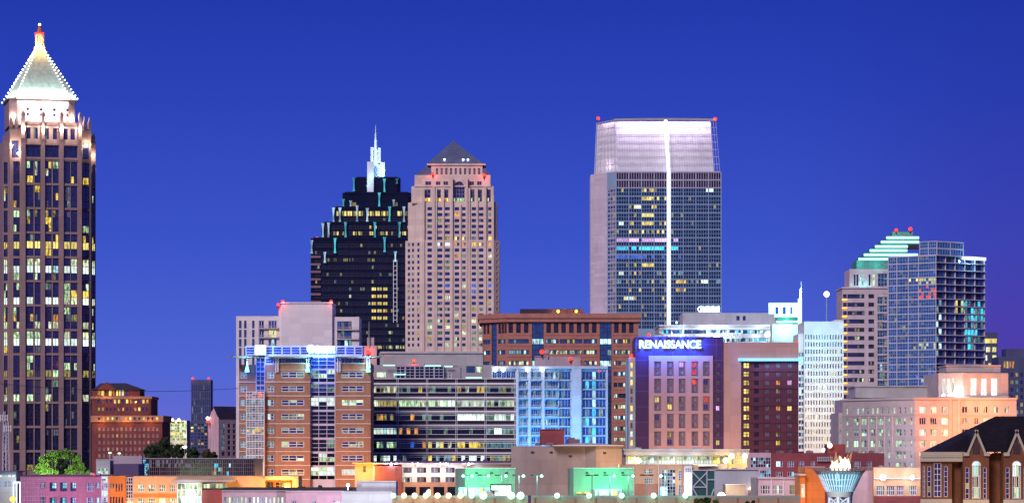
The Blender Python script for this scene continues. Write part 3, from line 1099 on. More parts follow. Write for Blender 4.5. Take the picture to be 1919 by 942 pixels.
# ------------------------------------------------------------------ beige tower with pyramid roof
def beige_tower():
    b = Bld('pyramid_tower', 'beige stone tower with dark pyramid roof and two red beacons, behind brick offices', 'skyscraper', 2200, 848)
    q = K * 2200
    w = MB()
    cols = [(801, 809.5), (820, 829), (834, 843), (852, 860.5), (866, 874), (884, 892), (897.5, 906), (915, 921)]
    rows = [(388 + 11.07 * j, 394 + 11.07 * j) for j in range(24)]

    def f(i, j):
        if j == 5 and i in (3, 4, 7):
            k = 'Y'
        elif j == 6:
            k = ('o', 'W', 'W', 'o', 'o', 'y', 'Y', 'o')[i] if i else 'g'
        elif j >= 19:
            k = pick([('w', .2), ('gn', .2), ('gd', .25), ('yd', .1)])
        elif j in (13, 14):
            k = pick([('bl', .12), ('w', .04)])
        else:
            k = pick([('o', .025), ('w', .03), ('gd', .06), ('yd', .05)])
        return sp((k, pick([(k, .6)], 'g')), 2, 1, None)
    side = grid([(772, 776), (783, 787.5), (927, 929.5)], rows[4:], lambda i, j: sp(pick([('gd', .06), ('yd', .05)])))
    ch = 22 * q
    xa, xb = b.X(759), b.X(936.5)
    pts = [(xa, ch * .9), (b.X(790), 0), (b.X(927), 0), (xb, ch * .5), (xb, 60), (xa, 60)]
    b.footprint(w, pts, 450, None, {1: grid(cols, rows[6:], lambda i, j: f(i, j + 6)), 0: grid([(764, 768.5), (772, 776), (782, 786)], rows[6:], lambda i, j: sp(pick([('gd', .06), ('yd', .05)]))), 2: grid([(930.5, 933.5)], rows[6:], lambda i, j: sp('g'))}, .45)
    xa2, xb2 = b.X(764), b.X(932)
    z0, z1 = b.Z(450), b.Z(378)
    p2 = [(xa2, ch * .9), (b.X(790), 1.2), (b.X(924), 1.2), (xb2, ch * .5), (xb2, 58), (xa2, 58)]
    for i in range(6):
        b.seg(w, p2[i], p2[(i + 1) % 6], z0, z1, grid(cols, rows[:6], f) if i == 1 else (), .45)
    w.poly([(x, y, z1) for x, y in p2])
    # upper stages
    tl = [(795, 807), (818.5, 826.5), (832.5, 840.5), (882, 889.5), (895.5, 903.5), (913, 920)]
    hl = [(x0, x1, 355, 380, sp(('g', 'g', 'g', 'g', 'o' if i < 3 else 'gn', 'Y' if i < 3 else 'g'), 2, 3, 'ft', .35)) for i, (x0, x1) in enumerate(tl)]
    hl += [(850, 871, 349, 380, sp(('g',) * 12 + ('gn',) * 4, 4, 4, 'ft', .25))]
    b.mass(w, 771, 925, 349, 378, 4, 46, [h if h[2] != 349 else (850, 871, 349.3, 380, h[4]) for h in hl], .6, rh=())
    up = [(797, 808), (817, 825.5), (831, 840), (880, 888.5), (894, 902.5)]
    b.mass(w, 777, 919, 328, 349, 5.5, 42, [(x0, x1, 340, 347, sp('g', 2, 1, 'ft', .3)) for x0, x1 in up] + [(850, 871, 338, 349, sp('g', 4, 1, 'ft', .25))], .6)
    b.mass(w, 808, 904, 308, 328, 9, 34, [(x, x + 4.2, 315, 327, sp('gp')) for x in [817 + 8.75 * k for k in range(10)]], .5)
    # piers standing proud between the window pairs
    for x0, x1, yt in ((790, 796, 355), (809.5, 815.5, 349), (844, 849, 332), (872, 877, 332), (907, 912, 349), (922, 926, 366)):
        b.pbox(w, x0 + .5, x1 - .5, yt, None, -1.1, 4.2)
    for x0, x1, yt in ((815.5, 819, 352), (829.5, 832.5, 352), (861.5, 864.5, 383), (877, 881, 352), (892.5, 895.5, 352)):
        b.pbox(w, x0, x1, yt, 452, -.1, 4.1)
        b.pbox(w, x0, x1, 452, None, -.7, .1)
    b.pbox(w, 770, 926, 378, 381, 2.6, 4)
    b.pbox(w, 776, 920, 347.5, 350, 3.2, 5.5)
    b.pbox(w, 800, 910, 306.5, 309.5, 7.8, 44)
    # arch over the great window
    xc, rr = b.X(860.5), 10.5 * q
    arc = [(xc + rr * cos(t), b.Z(349, 5.5) + rr * sin(t)) for t in [pi * k / 10 for k in range(11)]]
    for side_ in (0, 1):
        ring = [p for k, p in enumerate(arc) if (k <= 5) == (side_ == 0)]
        if side_:
            ring = [arc[5]] + ring
        corner = (xc + rr * (1 if not side_ else -1), b.Z(349, 5.5) + rr)
        w.poly([(x, 5.3, z) for x, z in ring + [corner]])
    for k in range(10):
        (xa_, za), (xb_, zb) = arc[k], arc[k + 1]
        w.bar((xa_, 5.0, za), (xb_, 5.0, zb), .9, 4)
    b.part(w, 'wall', 'beige_stone')
    r = MB()
    x0, x1 = b.X(800), b.X(905)
    ym = 26
    r.frustum([(x0, 8), (x1, 8), (x1, 44), (x0, 44)], [(b.X(847.8), ym - .3), (b.X(848.6), ym - .3), (b.X(848.6), ym + .3), (b.X(847.8), ym + .3)], b.Z(306.5, 9), b.Z(264, 26))
    b.part(r, 'roof', 'slate_roof')
    r = MB()
    r.frustum([(b.X(777), 6), (b.X(808), 6), (b.X(808), 44), (b.X(777), 44)], [(b.X(799), 12), (b.X(808), 12), (b.X(808), 40), (b.X(799), 40)], b.Z(328), b.Z(308))
    b.part(r, 'roof', 'slate_roof')
    r = MB()
    r.frustum([(b.X(904), 6), (b.X(919), 6), (b.X(919), 44), (b.X(904), 44)], [(b.X(904), 12), (b.X(908), 12), (b.X(908), 40), (b.X(904), 40)], b.Z(328), b.Z(309))
    b.part(r, 'roof', 'slate_roof')
    for px in (833, 868, 877):
        b.beacon(px, 299, 10.0, .7, False, 'lamp_white', name='roof_lamp')
    b.beacon(811, 325, 4.5, 1.5, mat='lamp_red', power=5000)
    b.beacon(907, 328, 4.5, 1.5, mat='lamp_red', power=5000)
    b.flush()


beige_tower()


# ------------------------------------------------------------------ glass tower with tapered lit crown
def glass_tower():
    b = Bld('glass_tower', 'tall glass tower with lavender lit tapering crown and a white vertical light strip', 'skyscraper', 2100, 1235)
    q = K * 2100
    w = MB()
    L0 = (b.X(1107, 26), 26.0)
    L1 = (b.X(1137, 9), 9.0)
    F0 = (b.X(1154), 0.0)
    F1 = (b.X(1352), 0.0)
    ys = [352.5 + 15.55 * j for j in range(18)]
    xl = [1154.6 + 23.8 * i for i in range(5)]
    xr = [1257 + 23.6 * i for i in range(5)]
    ylw = {0: {1: 'y', 2: 'Y'}, 1: {1: 'y', 2: 'Y'}, 3: {2: 'y', 3: 'y'}, 4: {2: 'Y'}, 10: {2: 'Y'}, 11: {2: 'y'}}

    def keys(col, j):
        ks = []
        for p in range(5):
            x = col * 5 + p
            k = 'gt'
            if j in (6, 7, 8) and (x < 24):
                k = ('pk', 'cy', 'bl')[j - 6]  # reflection of a neighbour's coloured lights, painted as glowing panes
                if x == 23 or rnd.random() < .1 or (j == 8 and x > 9):
                    k = 'gt' if rnd.random() < .8 else 'bl'
            elif x < 20 and rnd.random() < .16:
                k = pick([('y', .5), ('Y', .2), ('yd', .3)])
            elif x < 20 and j in (0, 1, 3, 4, 9) and 10 <= x <= 14:
                k = pick([('Y', .5), ('y', .4)])
            elif rnd.random() < .03:
                k = 'yd'
            if j in (10, 11) and rnd.random() < .22:
                k = 'cd'
            if (j in (2, 4, 10) and x in ((8, 9), (), (1, 2), (), (1, 2))[(2, 4, 10).index(j) * 2]) or (j == 13 and x in (4, 5, 6)) or (j == 0 and x in (34, 35, 36)) or (j == 11 and x in (32, 33, 34)):
                k = 'W'
            if j in (12, 11) and x in (22, 23, 24, 25):
                k = 'y' if rnd.random() < .7 else 'o'
            ks.append(k)
        return ks
    holes = []
    for j in range(17):
        for i in range(4):
            kk = keys(i, j)
            holes.append((xl[i] + .25, xl[i + 1] - .25, ys[j], ys[j] + 14.7, sp(kk + ['gt'] * 5, 5, 2, 'fb', .27)))
        for i in range(4):
            kk = keys(4 + i, j)
            holes.append((xr[i] + .25, xr[i + 1] - .25, ys[j], ys[j] + 14.7, sp(kk + ['gt'] * 5, 5, 2, 'fb', .27)))
    for i in range(4):
        for xx in (xl, xr):
            for yy in (322.8, 337.6):
                holes.append((xx[i] + .25, xx[i + 1] - .25, yy, yy + 14, sp('gm', 5, 1, 'fl', .3)))
    lhol = [(1138, 1153.4, ys[j], ys[j] + 14.7, sp(('gc' if j < 2 else 'gb', pick([('gc', .4)], 'gb'), pick([('yd', .3), ('c', .08)], 'gp'), 'gb', 'gc', 'gc'), 3, 2, 'fl', .45)) for j in range(17)]
    zt = b.Z(322)
    b.seg(w, F0, F1, 0, zt, holes, .3)
    b.seg(w, L1, F0, 0, zt, lhol, .3)
    R1 = (b.X(1352), 46.0)
    b.seg(w, F1, R1, 0, zt)
    L3 = (L0[0], 60.0)
    b.seg(w, R1, L3, 0, zt)
    w.poly([(*p, zt) for p in (L1, F0, F1, R1, L3)])
    b.part(w, 'wall', 'fb')
    # solid panelled end
    e = MB()
    b.seg(e, L0, L1, 0, b.Z(321), ())
    b.seg(e, L3, L0, 0, b.Z(321), ())
    e.poly([(*p, b.Z(321)) for p in (L0, L1, L3)])
    n = 12
    for i in range(n + 1):
        t = i / n
        x, y = L0[0] + (L1[0] - L0[0]) * t, L0[1] + (L1[1] - L0[1]) * t
        e.box(x - .16, x + .16, y - .45, y, 0, b.Z(321))
    for j in range(34):
        z = b.Z(588 - 8 * j)
        e.bar((L0[0], L0[1] - .1, z), (L1[0], L1[1] - .1, z), .14, 4)
    b.part(e, 'end_panel', 'silver_panel')
    # tapered crown
    zb, z2 = b.Z(321.5), b.Z(224)
    zt2 = b.Z(221.5)

    def P(px0, dy0, px1, dy1, t):     # from bottom point to top point
        a_, c_ = Vector((b.X(px0, dy0), dy0, zb)), Vector((b.X(px1, dy1), dy1, z2))
        return a_.lerp(c_, t)
    la = MB()
    nn = 42
    for i in range(nn + 1):
        t = i / nn
        bow = .9 * (1 - (2 * t - 1) ** 2) * q * 1.2
        p0 = P(1154 + (1349 - 1154) * t, .3, 1150.5 + (1341 - 1150.5) * t, 5, 0)
        p1 = P(1154 + (1349 - 1154) * t, .3, 1150.5 + (1341 - 1150.5) * t, 5, 1) + Vector((0, 0, bow))
        la.bar(p0, p1, .17, 4)
    for j in range(8):
        t = j / 7
        la.bar(P(1154, .3, 1150.5, 5, t), P(1349, .3, 1341, 5, t), .24, 4)
        la.bar(P(1114, 22, 1118, 26, t), P(1154, .3, 1150.5, 5, t), .3, 4)
    for i in range(7):
        t = i / 6
        la.bar(P(1114 + 40 * t, 22 - 21.7 * t, 1118 + 32.5 * t, 26 - 21 * t, 0), P(1114 + 40 * t, 22 - 21.7 * t, 1118 + 32.5 * t, 26 - 21 * t, 1), .26, 4)
    b.part(la, 'crown_lattice', 'fl')
    top = MB()
    pts = []
    for i in range(13):
        t = i / 12
        p = P(1154, 0, 1150.5 + (1341 - 1150.5) * t, 5, 1)
        pts.append((p.x, p.z + .9 * (1 - (2 * t - 1) ** 2) * q * 1.6))
    for (xa, za), (xb, zb2) in zip(pts, pts[1:]):
        top.frustum([(xa, 4.2), (xb, 4.2), (xb, 6.2), (xa, 6.2)], [(xa, 4.2), (xb, 4.2), (xb, 6.2), (xa, 6.2)], min(za, zb2) - .4, max(za, zb2) + .9)
    top.bar(P(1118, 26, 1118, 26, 1), P(1150.5, 5, 1150.5, 5, 1), .5, 4)
    b.part(top, 'crown_coping', 'grey_concrete')
    inn = MB()
    A0, A1, A2 = P(1116, 29, 1120, 33, 0), P(1157, 8, 1154, 13, 0), P(1338, 8, 1331, 13, 0)
    B0, B1, B2 = P(1116, 29, 1120, 33, 1), P(1157, 8, 1154, 13, 1), P(1338, 8, 1331, 13, 1)
    A3, B3 = Vector((A2.x, 44, zb)), Vector((B2.x, 42, z2))
    inn.quad(A1, A2, B2, B1)
    inn.quad(A0, A1, B1, B0)
    inn.quad(A2, A3, B3, B2)
    A4, B4 = Vector((A0.x, 44, zb)), Vector((B0.x, 42, z2))
    inn.quad(A3, A4, B4, B3)
    inn.quad(A4, A0, B0, B4)
    for j in range(1, 7):
        inn.bar(A1.lerp(B1, j / 7), A2.lerp(B2, j / 7), .35, 4)
    for i in range(1, 14):
        inn.bar(A1.lerp(A2, i / 14), B1.lerp(B2, i / 14), .22, 4)
    b.part(inn, 'crown_screen', 'white_panel')
    n = 9
    for i in range(n):
        t = (i + .5) / n
        px = 1160 + (1335 - 1160) * t
        o = b.lamp(px, 226, 9.0, 14500 * (1.15 - .3 * t), (.76, .62, 1.0), .5, 'AREA', (px, 300, 9.6), (px and 19 * q, 2.0))
    for t in (.2, .6):
        o = b.lamp(1121 + 30 * t, 227, 24 - 18 * t, 9000, (1, .82, 1.0), .5)
    o = b.lamp(1135, 310, 14, 5000, (1, .82, 1.0), .5)
    # vertical light strip
    st = MB()
    xa, xb = b.X(1250.6), b.X(1255.6)
    st.box(xa, xb, -.9, -.15, b.Z(610), zb)
    p0a, p0b = P(1250.6, -.6, 1245, 4, 0), P(1255.6, -.6, 1250, 4, 0)
    p1a, p1b = P(1250.6, -.6, 1245, 4, 1), P(1255.6, -.6, 1250, 4, 1)
    st.quad(p0a, p0b, p1b, p1a)
    o_ = Vector((0, .8, 0))
    st.quad(p0b, p0b + o_, p1b + o_, p1b)
    st.quad(p0a + o_, p0a, p1a, p1a + o_)
    b.part(st, 'light_strip', 'strip_white')
    # rooftop sign near the foot: crescent and illegible block strokes
    sg = MB()
    xs = [1313, 1317.5, 1321, 1324.5, 1328, 1331, 1334.5, 1338, 1341.5, 1345.5]
    for k, x in enumerate(xs):
        b.pbox(sg, x, x + 2.6, 574 if k % 3 else 573, 584.5, -.9, -.2)
    for k in range(0, 9, 2):
        b.pbox(sg, xs[k], xs[k] + 5.5, 574.5 + (k % 4) * 2.5, 577.5 + (k % 4) * 2.5, -.95, -.25)
    for k in range(8):
        a1, a2 = pi * (.45 + 1.1 * k / 8), pi * (.45 + 1.1 * (k + 1) / 8)
        cx, cz, r = b.X(1312.5), b.Z(579), 4.6 * q
        sg.bar((cx + r * cos(a1), -.6, cz + r * sin(a1)), (cx + r * cos(a2), -.6, cz + r * sin(a2)), .4, 4)
    b.part(sg, 'sign', 'sign_white')
    b.beacon(1121, 222, 26, 1.6, mat='lamp_red', power=2500)
    b.beacon(1340, 223.5, 6, 1.8, mat='lamp_red', power=2500)
    b.flush()


glass_tower()



# ------------------------------------------------------------------ white apartment tower
def white_apartments():
    b = Bld('apartment_tower', 'white apartment tower with a tall blank lift block and three red beacons', 'apartment building', 1500, 555)
    w = MB()
    rows = [(600.5 + 17 * j, 615 + 17 * j) for j in range(15)]
    hl = grid([(448, 452.6), (457.5, 462), (472.5, 477)], rows, lambda i, j: sp('gb', 1, 2, 'fd', .2))
    hl += [(485, 495, t, bt, sp(('gb', 'gk'), 2, 1, 'fw', .25)) for t, bt in rows[:4]]
    hl += [(503, 519, t, bt, sp(('gb', 'c') if j == 2 else (('Y', 'w') if j == 1 else 'gb'), 3, 1, 'fw', .25)) for j, (t, bt) in enumerate(rows[:4])]
    b.mass(w, 442.5, 528, 592, None, 0, 24, hl, .5)
    b.mass(w, 623, 673, 593.5, None, 0, 24, [(632, 659, 601.5 + 17.5 * j, 616.5 + 17.5 * j, sp((('bl', 'gc', 'gb', 'gc'), ('gc', 'cd', 'gb', 'gb'), ('gb', 'gk', 'c', 'cd'))[j], 4, 1, 'fd', .25)) for j in range(3)], .5)
    b.part(w, 'wall', 'pale_stucco')
    c = MB()
    b.mass(c, 527, 622.5, 567, None, -2.5, 30)
    b.pbox(c, 526, 623.5, 565.8, 568.2, -3, 28)
    b.part(c, 'lift_block', 'pale_stucco')
    for x0, x1, ys in ((484, 521, [615 + 17 * j for j in range(4)]), (630, 673, [617.5 + 17.5 * j for j in range(2)])):
        for y in ys:
            m = MB()
            b.pbox(m, x0, x1, y - .6, y + 1, -1.6, -.02)
            n = int((x1 - x0) / 2.2)
            for k in range(n + 1):
                x = b.X(x0 + (x1 - x0) * k / n)
                m.box(x - .05, x + .05, -1.6, -1.5, b.Z(y - .6), b.Z(y - 4.6))
            b.pbox(m, x0, x1, y - 5, y - 4.5, -1.6, -1.45)
            b.part(m, 'balcony', 'shaded_stucco')
    b.pbox(w2 := MB(), 522, 530, 573, 592, 3, 14)
    b.part(w2, 'plant_room', 'shaded_stucco')  # shaded side of the lift block, shade put into its stucco
    b.beacon(521.5, 570.5, 2, 1.1, power=700)
    b.beacon(530, 564.5, -2, 1.1, power=700)
    b.beacon(620.5, 564.5, -2, 1.1, power=700)
    b.flush()


white_apartments()


# ------------------------------------------------------------------ big red brick office
def brick_office_wide():
    b = Bld('brick_office', 'wide red brick office with dark recessed bays and two orange lamps on its roof', 'office building', 1600, 1070)
    w = MB()
    z0, zt = 0, b.Z(603)
    A, B, C = (b.X(904, 14), 14.0), (b.X(949.5), 0.0), (b.X(1196), 0.0)
    Dp, E = (b.X(1196), 60.0), (A[0], 60.0)
    ys = [635 + 20.4 * j for j in range(11)]

    def lit(n, p):
        return sp([pick(p, 'gb') for _ in range(n)], n, 1, 'fd', .22)
    p0 = [('c', .10), ('cd', .12)]
    f = [(x, x + 8.5, 604.5, 623.5, sp('gm', 2, 1, 'fd', .25)) for x in (953, 967.5, 982, 1024, 1038, 1052, 1066.5, 1081, 1095, 1109.5, 1151, 1165, 1179)]
    for j, y in enumerate(ys):
        pp = [[('y', .2), ('Y', .1)], [('w', .4), ('gn', .2)], [('w', .5)], [('c', .4)], [('w', .2)], [('c', .3)], [('w', .8)], [('c', .3)], [('w', .75)], [('w', .7)], [('w', .7)]][j]
        f.append((953, 991, y, y + 8, lit(8, [('cd', .5), ('c', .1)] if j == 1 else ([('w', .7)] if j == 2 else [('cd', .12)]))))
        f.append((1022, 1047, y, y + 8, lit(5, pp if j else p0)))
        f.append((1049, 1091, y, y + 8, lit(9, pp)))
        f.append((1094, 1119, y, y + 8, lit(5, pp if j != 0 else [('c', .15)])))
        f.append((1150, 1157, y, y + 8, lit(2, [('w', .4), ('c', .3)])))
        f.append((1158.5, 1181, y, y + 8, lit(5, pp)))
    # recessed glass bays
    for x0, x1 in ((997, 1019), (1124, 1146)):
        ks = []
        for j in range(24):
            ks += ['c' if j in (3, 7) and rnd.random() < .8 else ('cd' if rnd.random() < .05 else 'gb') for _ in range(3)]
        f.append((x0, x1, 603.4, 850, sp(ks, 3, 24, 'fd', .25)))
    l = [(x, x + 5, 606, 624, sp('gm')) for x in (905.5, 912, 933.5, 939.5, 945)]
    l.append((921, 931, 605, 850, sp(['gb' if rnd.random() < .8 else 'cd' for _ in range(24)], 1, 24, 'fd', .2)))
    for j, y in enumerate(ys):
        l.append((905, 919, y, y + 8, lit(3, [('c', .6)] if j in (1, 3) else [('cd', .2)])))
        l.append((933, 947, y, y + 8, lit(3, [('c', .6)] if j in (1,) else [('cd', .35)])))
    b.seg(w, B, C, 0, zt, f, .7)
    b.seg(w, A, B, 0, zt, l, .7)
    b.seg(w, C, Dp, 0, zt)
    b.seg(w, Dp, E, 0, zt)
    b.seg(w, E, A, 0, zt)
    w.poly([(*p, zt) for p in (A, B, C, Dp, E)])
    cor = [(b.X(897.5, 16), 13.0), (b.X(949), -1.6), (b.X(1199.5), -1.6), (b.X(1199.5), 61), (b.X(897.5, 16), 61)]
    cor2 = [(x - (.8 if i in (0, 4) else -.8 if i in (2, 3) else 0), y - (.8 if i in (1, 2) else 0)) for i, (x, y) in enumerate(cor)]
    w.prism(cor, zt, b.Z(596))
    w.prism(cor2, b.Z(596), b.Z(587.3))
    for y in [627 + 20.4 * j for j in range(11)]:
        w.box(b.X(949.5), b.X(996.5), -.25, -.003, b.Z(y + .8), b.Z(y - .6))
        w.box(b.X(1019.5), b.X(1123.5), -.25, -.003, b.Z(y + .8), b.Z(y - .6))
        w.box(b.X(1146.5), b.X(1196), -.25, -.003, b.Z(y + .8), b.Z(y - .6))
    b.part(w, 'wall', 'red_brick')
    p = MB()
    b.pbox(p, 974.5, 1093, 578.5, 587.3, 6, 40)
    b.part(p, 'roof_house', 'dark_panel')
    for px in (1046, 1080):
        b.beacon(px, 583, 4.6, 1.0, False, 'lamp_orange', 2500, (1, .5, .08), 'roof_lamp')
    b.flush()


brick_office_wide()


# ------------------------------------------------------------------ grey concrete hall behind the striped office
def concrete_hall():
    b = Bld('concrete_building', 'long low grey concrete block behind the striped glass office', 'building', 1400, 800)
    w = MB()
    b.mass(w, 712, 905, 659, None, 6, 40)
    b.mass(w, 690, 925, 683.5, None, 0, 50, [(874, 890, 685.5, 698, sp('gb', 3, 2, 'fd', .2)), (892, 904, 685.5, 698, sp(('w', 'W'), 3, 1, 'fd', .2)), (832, 846, 685.5, 692, sp(('W', 'gn'), 3, 1)), (848, 858, 686, 697, sp('gp', 3, 2, 'fd', .2))], .4)
    b.mass(w, 678, 706, 647.5, 683.5, 4, 12)
    b.pbox(w, 688, 701, 632, 648, 5, 9)
    b.part(w, 'wall', 'grey_concrete')
    m = MB()
    m.bar(b.pt(691.5, 650, 3.5), b.pt(691.5, 602, 3.5), (.35, .12))
    b.part(m, 'mast', 'pole_metal')
    c = MB()
    c.box(b.X(712), b.X(905), 5.2, 6, b.Z(661), b.Z(657.5))
    b.part(c, 'coping', 'grey_wall')
    b.beacon(690, 660, 3.2, 1.0, power=900)
    b.flush()


concrete_hall()


# ------------------------------------------------------------------ striped glass office
def striped_office():
    b = Bld('striped_office', 'dark glass office wrapped in white horizontal bands, many rooms lit', 'office building', 1150, 829)
    w = MB()
    bays = [(699.5, 743.5), (747, 798.5), (802, 853.5), (857, 908), (911, 964)]
    rows = [(723, 735.5), (749, 762), (775, 788), (801, 814), (827, 839), (852.5, 864)]
    P = {(0, 0): [('w', .35), ('yd', .3)], (0, 1): [('y', .2), ('gd', .3)], (0, 2): [('gd', .3)], (0, 3): [('w', .3), ('y', .2)], (0, 4): [('gd', .4), ('yd', .2)],
         (1, 0): [('yd', .5), ('w', .4)], (1, 1): [('gn', .7), ('w', .3)], (1, 2): [('gn', .3), ('W', .7)], (1, 3): [('W', .6), ('w', .4)], (1, 4): [('gn', .7), ('w', .2)],
         (2, 0): [('o', .3), ('yd', .2)], (2, 2): [('gd', .4)], (2, 3): [('W', 1)], (2, 4): [('W', .5), ('gd', .5)], (2, 1): [('gd', .15), ('o', .1)],
         (3, 0): [('W', .7), ('c', .3)], (3, 4): [('c', .35), ('cd', .3)], (3, 3): [('gd', .25)], (3, 1): [('o', .3)], (3, 2): [('o', .12), ('gd', .15)],
         (4, 0): [('gn', .3), ('gd', .3)], (4, 2): [('w', .4), ('Y', .3)], (4, 3): [('y', .4), ('yd', .3)], (4, 4): [('cd', .55)], (4, 1): [('o', .2), ('bl', .2)],
         (5, 0): [('W', .35), ('gd', .3)], (5, 2): [('y', .25), ('cd', .4)], (5, 3): [('W', .3), ('bl', .1)], (5, 4): [('gd', .4), ('yd', .3)], (5, 1): [('gd', .3)]}
    hs = []
    for j, (t, bt) in enumerate(rows):
        for i, (x0, x1) in enumerate(bays):
            ks = [pick(P.get((j, i), []), 'gk') for _ in range(7)]
            if (j, i) == (3, 4):
                ks = ['cd', 'gd', 'W', 'W', 'cd', 'gd', 'cd']
            hs.append((x0, x1, t, bt, sp(ks, 7, 1, 'fd', .14)))
    b.mass(w, 693, 967, 709, None, 0, 40, hs, .4)
    b.part(w, 'wall', 'dark_panel')
    for j in range(7):
        t = MB()
        y = 718.2 + 26 * j
        b.pbox(t, 692, 967.5, y - 1.4, y + 1.7, -1.5, 0)
        for o in (-9, 4.2, 7.4):
            if 709 < y + o < 866:
                b.pbox(t, 692.5, 967, y + o - .5, y + o + .5, -1.1, -.7)
        b.part(t, 'band', 'white_steel')
    for x0 in (697.5, 743.7, 799, 854, 908.5, 964):
        v = MB()
        for xx in (x0, x0 + 2.7):
            b.pbox(v, xx - .35, xx + .35, 709, None, -1.3, -.9)
        b.part(v, 'post', 'white_steel')
    # penthouse
    p = MB()
    gh = [(742 + 18 * i, 759 + 18 * i, 686, 708.5, sp('gk', 2, 4, 'fl', .16)) for i in range(5)]
    b.mass(p, 741, 832, 685, 709, 6, 22, gh, .2)
    b.mass(p, 832, 863, 687, 709, 8, 20, [(834, 846, 697, 709, sp('gc', 2, 1, 'fw', .2))], .2)
    b.mass(p, 693, 741, 690, 709, 9, 20, [(694, 701, 697, 706, sp(('W', 'Y'), 2, 1)), (706, 723, 697, 706, sp(('gn', 'W', 'gn'), 3, 1)), (738, 740, 697, 706, sp('c'))], .2)
    b.mass(p, 751, 795, 681, 685, 8, 16)
    b.part(p, 'penthouse', 'lilac_panel')
    for x0, x1, y in ((718, 740, 683), (796, 826, 684), (833, 848, 685), (873, 903, 706), (738, 760, 700)):
        m = MB()
        b.pbox(m, x0, x1, y, y + 1.8, 5.2, 5.7)
        b.part(m, 'light_strip', 'strip_green')
    b.beacon(776, 675.5, 9, .95, power=900)
    b.flush()


striped_office()


